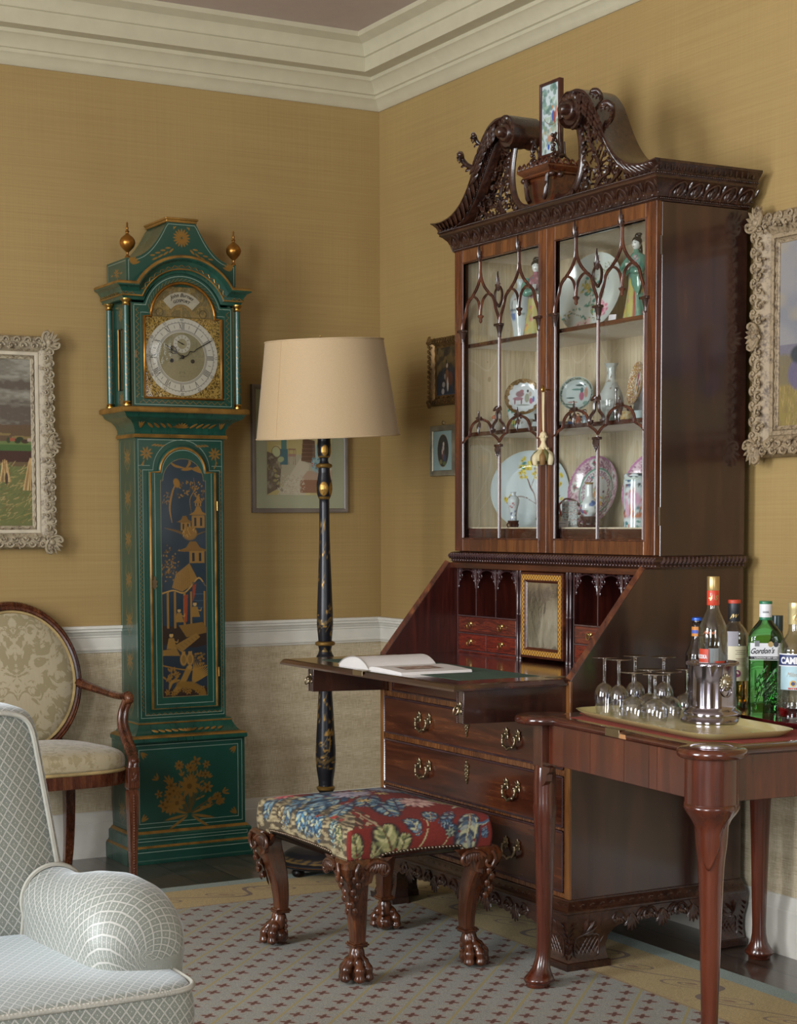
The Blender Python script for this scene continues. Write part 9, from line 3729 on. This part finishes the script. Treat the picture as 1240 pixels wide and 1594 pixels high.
wrap_lines(cp,.0170,radians(-92),.02,[.268,.2655],BLK)
# labels follow the flat front
def FY(x): return -(1 - abs(x/.0452)**(2/.42))**(.42/2)*.0305 if abs(x) < .0452 else 0
def flat_label(name,x0,x1,z0,z1,mat,off,n=22,z1b=None):
 V = []
 for i in range(n + 1):
  x = x0 + (x1 - x0)*i/n
  y = FY(x) - off
  zt = z1 if z1b is None else z1 + (z1b - z1)*i/n
  V += [(x,y,z0),(x,y,zt),(x,y + .0004,z0),(x,y + .0004,zt)]
 F = []
 for i in range(n):
  k = 4*i
  F += [(k,k + 4,k + 5,k + 1),(k + 2,k + 3,k + 7,k + 6),(k + 1,k + 5,k + 7,k + 3),(k,k + 2,k + 6,k + 4)]
 return B().add(V,F).build(name,mat,GB,60)
flat_label('white_label',-.0445,.0435,.150,.186,WHT,.0006,z1b=.1855)
flat_label('black_label_band',-.0445,.0435,.1435,.1505,BLK,.0007)
flat_label('pale_line',-.0445,.0435,.1405,.1420,WHT,.0007)
letters('label_script',"Gordon's",.0205,BLK,GB,lambda x,y: (x - .008,FY(x - .008) - .0012,.1585 + y + x*.03),.45,.0005,.062)
letters('label_print','LONDON DRY GIN',.0062,WHT,GB,lambda x,y: (x,FY(x) - .0013,.1447 + y),0,.0002,.058)
B().prism([(.012 + .0068*cos(t),.183 + .0075*sin(t)) for t in [k*2*pi/20 for k in range(20)]],FY(.012) - .0016,FY(.012) - .001,'y').build('gold_medal',GLD,GB,0)
B().prism([(.026 + .0068*cos(t),.183 + .0075*sin(t)) for t in [k*2*pi/20 for k in range(20)]],FY(.026) - .0016,FY(.026) - .001,'y').build('black_medal',BLK,GB,0)
B().box(-.029,-.017,FY(-.02) - .0016,FY(-.02) - .001,.177,.192).build('grey_stamp',plain('grey_stamp','6f7276',.5),GB,0)
em = B()
rs = random.Random(5)
for k in range(7):
 x,z = -.028 + .0095*k,.02 + .012*(k % 3)
 P = spline([(x,FY(x) - .0006,z),(x + .008,FY(x + .004) - .0016,z + .03),(x + .002,FY(x) - .0016,z + .06),(x + .014,FY(min(.043,x + .01)) - .0006,z + .085)],5)
 P = [(a,min(b_,-.012),c) for a,b_,c in P if abs(a) < .043]
 em.tube(P,.0016,6)
 for q in range(3): em.leaf((x + .002*q,FY(x) - .0008,z + .02 + .02*q),(x + .012,FY(min(.04,x + .008)) - .0012,z + .032 + .02*q),.007,(0,-1,0),.002,5)
for k in range(16): em.ball((rs.uniform(.0,.034),FY(.03) - .001,rs.uniform(.025,.055)),.0032,8,6)
em.build('moulded_botanicals',green.m,GB,80)
# Italian bitter at the right edge
b = thing('bitter_bottle','clear bitter bottle with navy and pale blue labels, nearest the right edge','bottle',(-.345,-2.838,ZTR))
pf = spline([(.041,0),(.0435,.004),(.0445,.04),(.0445,.165),(.043,.182),(.036,.198),(.024,.214),(.0185,.228),(.0172,.25),(.0165,.285)],4)
B().lathe(hollow(pf),52,caps=False).build('bottle_glass',M_CLEAR,b,80)
B().lathe([(.039,.007),(.041,.014),(.041,.030),(.002,.030)],44).build('red_bitter',bottle_mat('red_liquid','8a1018'),b,60)
B().lathe([(.0192,.244),(.0196,.246),(.0190,.281),(.0196,.283),(.0196,.298),(.019,.300),(.002,.300)],36).build('gold_cap',plain('pale_gold_cap','c0b080',.35,.6),b,50)
arc_label('navy_label',.0445,CAMA,.098,.140,.168,NAV,b)
arc_label('white_edge',.0445,CAMA,.098,.1675,.1705,WHT,b,off=.0007)
arc_label('white_edge',.0445,CAMA,.098,.1380,.1405,WHT,b,off=.0007)
wrap_text('label_word','CAMPARI',.0225,WHT,b,.0445,CAMA - .02,.1455,0,.0012,.078)
arc_label('pale_blue_label',.0445,CAMA,.082,.078,.138,PBL,b)
wrap_text('label_script','Milano',.016,plain('pale_gilt_print','9c8c78',.5),b,.0445,CAMA - .10,.112,.5,0,.034)
for r_,m_ in ((.0085,plain('gilt_seal','a98a4a',.4,.5)),(.005,NAV)):
 B().add([((.0457 + .0002*(r_ < .007))*cos(CAMA - .12 + r_*cos(t)/.0445),(.0457 + .0002*(r_ < .007))*sin(CAMA - .12 + r_*cos(t)/.0445),.094 + r_*sin(t)) for t in [k*2*pi/20 for k in range(20)]],[tuple(range(20))]).build('seal',m_,b,0)
wrap_text('red_print','BITTER',.006,RED,b,.0445,CAMA - .05,.0795,0,.0004,.03)
B().tube([(.0445*cos(k*2*pi/60),.0445*sin(k*2*pi/60),.040 + .0*k) for k in range(60)],.0016,5,closed=True).build('glass_rib',M_CLEAR,b,80)
B().add([((.0205)*cos(CAMA + .008*cos(t)/.0205),(.0205)*sin(CAMA + .008*cos(t)/.0205),.262 + .008*sin(t)) for t in [k*2*pi/20 for k in range(20)]],[tuple(range(20))]).build('neck_seal',GLD,b,0)
# two half hidden bottles behind
b = thing('wine_bottle','dark green bottle whose black cap shows behind the green gin bottle','bottle',(-.225,-2.633,ZTR))
B().lathe(spline([(.033,0),(.036,.004),(.036,.14),(.033,.165),(.018,.195),(.0145,.22),(.0140,.235)],4),36).build('bottle_glass',plain('dark_green_glass','0f2a1c',.06,Coat_Weight=.6),b,80)
B().lathe([(.0152,.212),(.0156,.214),(.0156,.252),(.015,.254),(.002,.254)],28).build('black_cap',plain('dark_teal_cap','1a3034',.3),b,50)
b = thing('small_amber_bottle','short amber bottle with a dark cap, squeezed between the whisky and gin bottles','bottle',(-.262,-2.560,ZTR))
B().lathe(hollow(spline([(.024,0),(.0265,.004),(.0265,.10),(.024,.118),(.014,.132),(.0125,.15)],4)),36,caps=False).build('bottle_glass',M_CLEAR,b,80)
B().lathe([(.0235,.007),(.024,.012),(.024,.075),(.002,.075)],32).build('amber_liquid',bottle_mat('amber_liquid_dark','c98a34'),b,60)
B().lathe([(.0165,.138),(.017,.14),(.017,.166),(.016,.168),(.002,.168)],28).build('dark_cap',BLK,b,50)
arc_label('cream_label',.0266,CAMA,.04,.082,.112,CRM,b)

GROUPS = {'plate': 'porcelain plates in the bookcase','dish': 'pink bordered dishes in the bookcase','vase': 'porcelain vases in the bookcase','cup': 'small cups in the bookcase',
   'stand': 'wooden stands in the bookcase','figurine': 'porcelain figures in the bookcase','card': 'white cards in the bookcase','bottle': 'bottles on the card table','tray': 'trays on the card table','painting': 'oil paintings on the walls'}
for o in list(COL.objects):
 if o.parent is None and o.get('category') in GROUPS and not o.get('group') and o.name != 'snuff_bottle':
  o['group'] = GROUPS[o['category']]
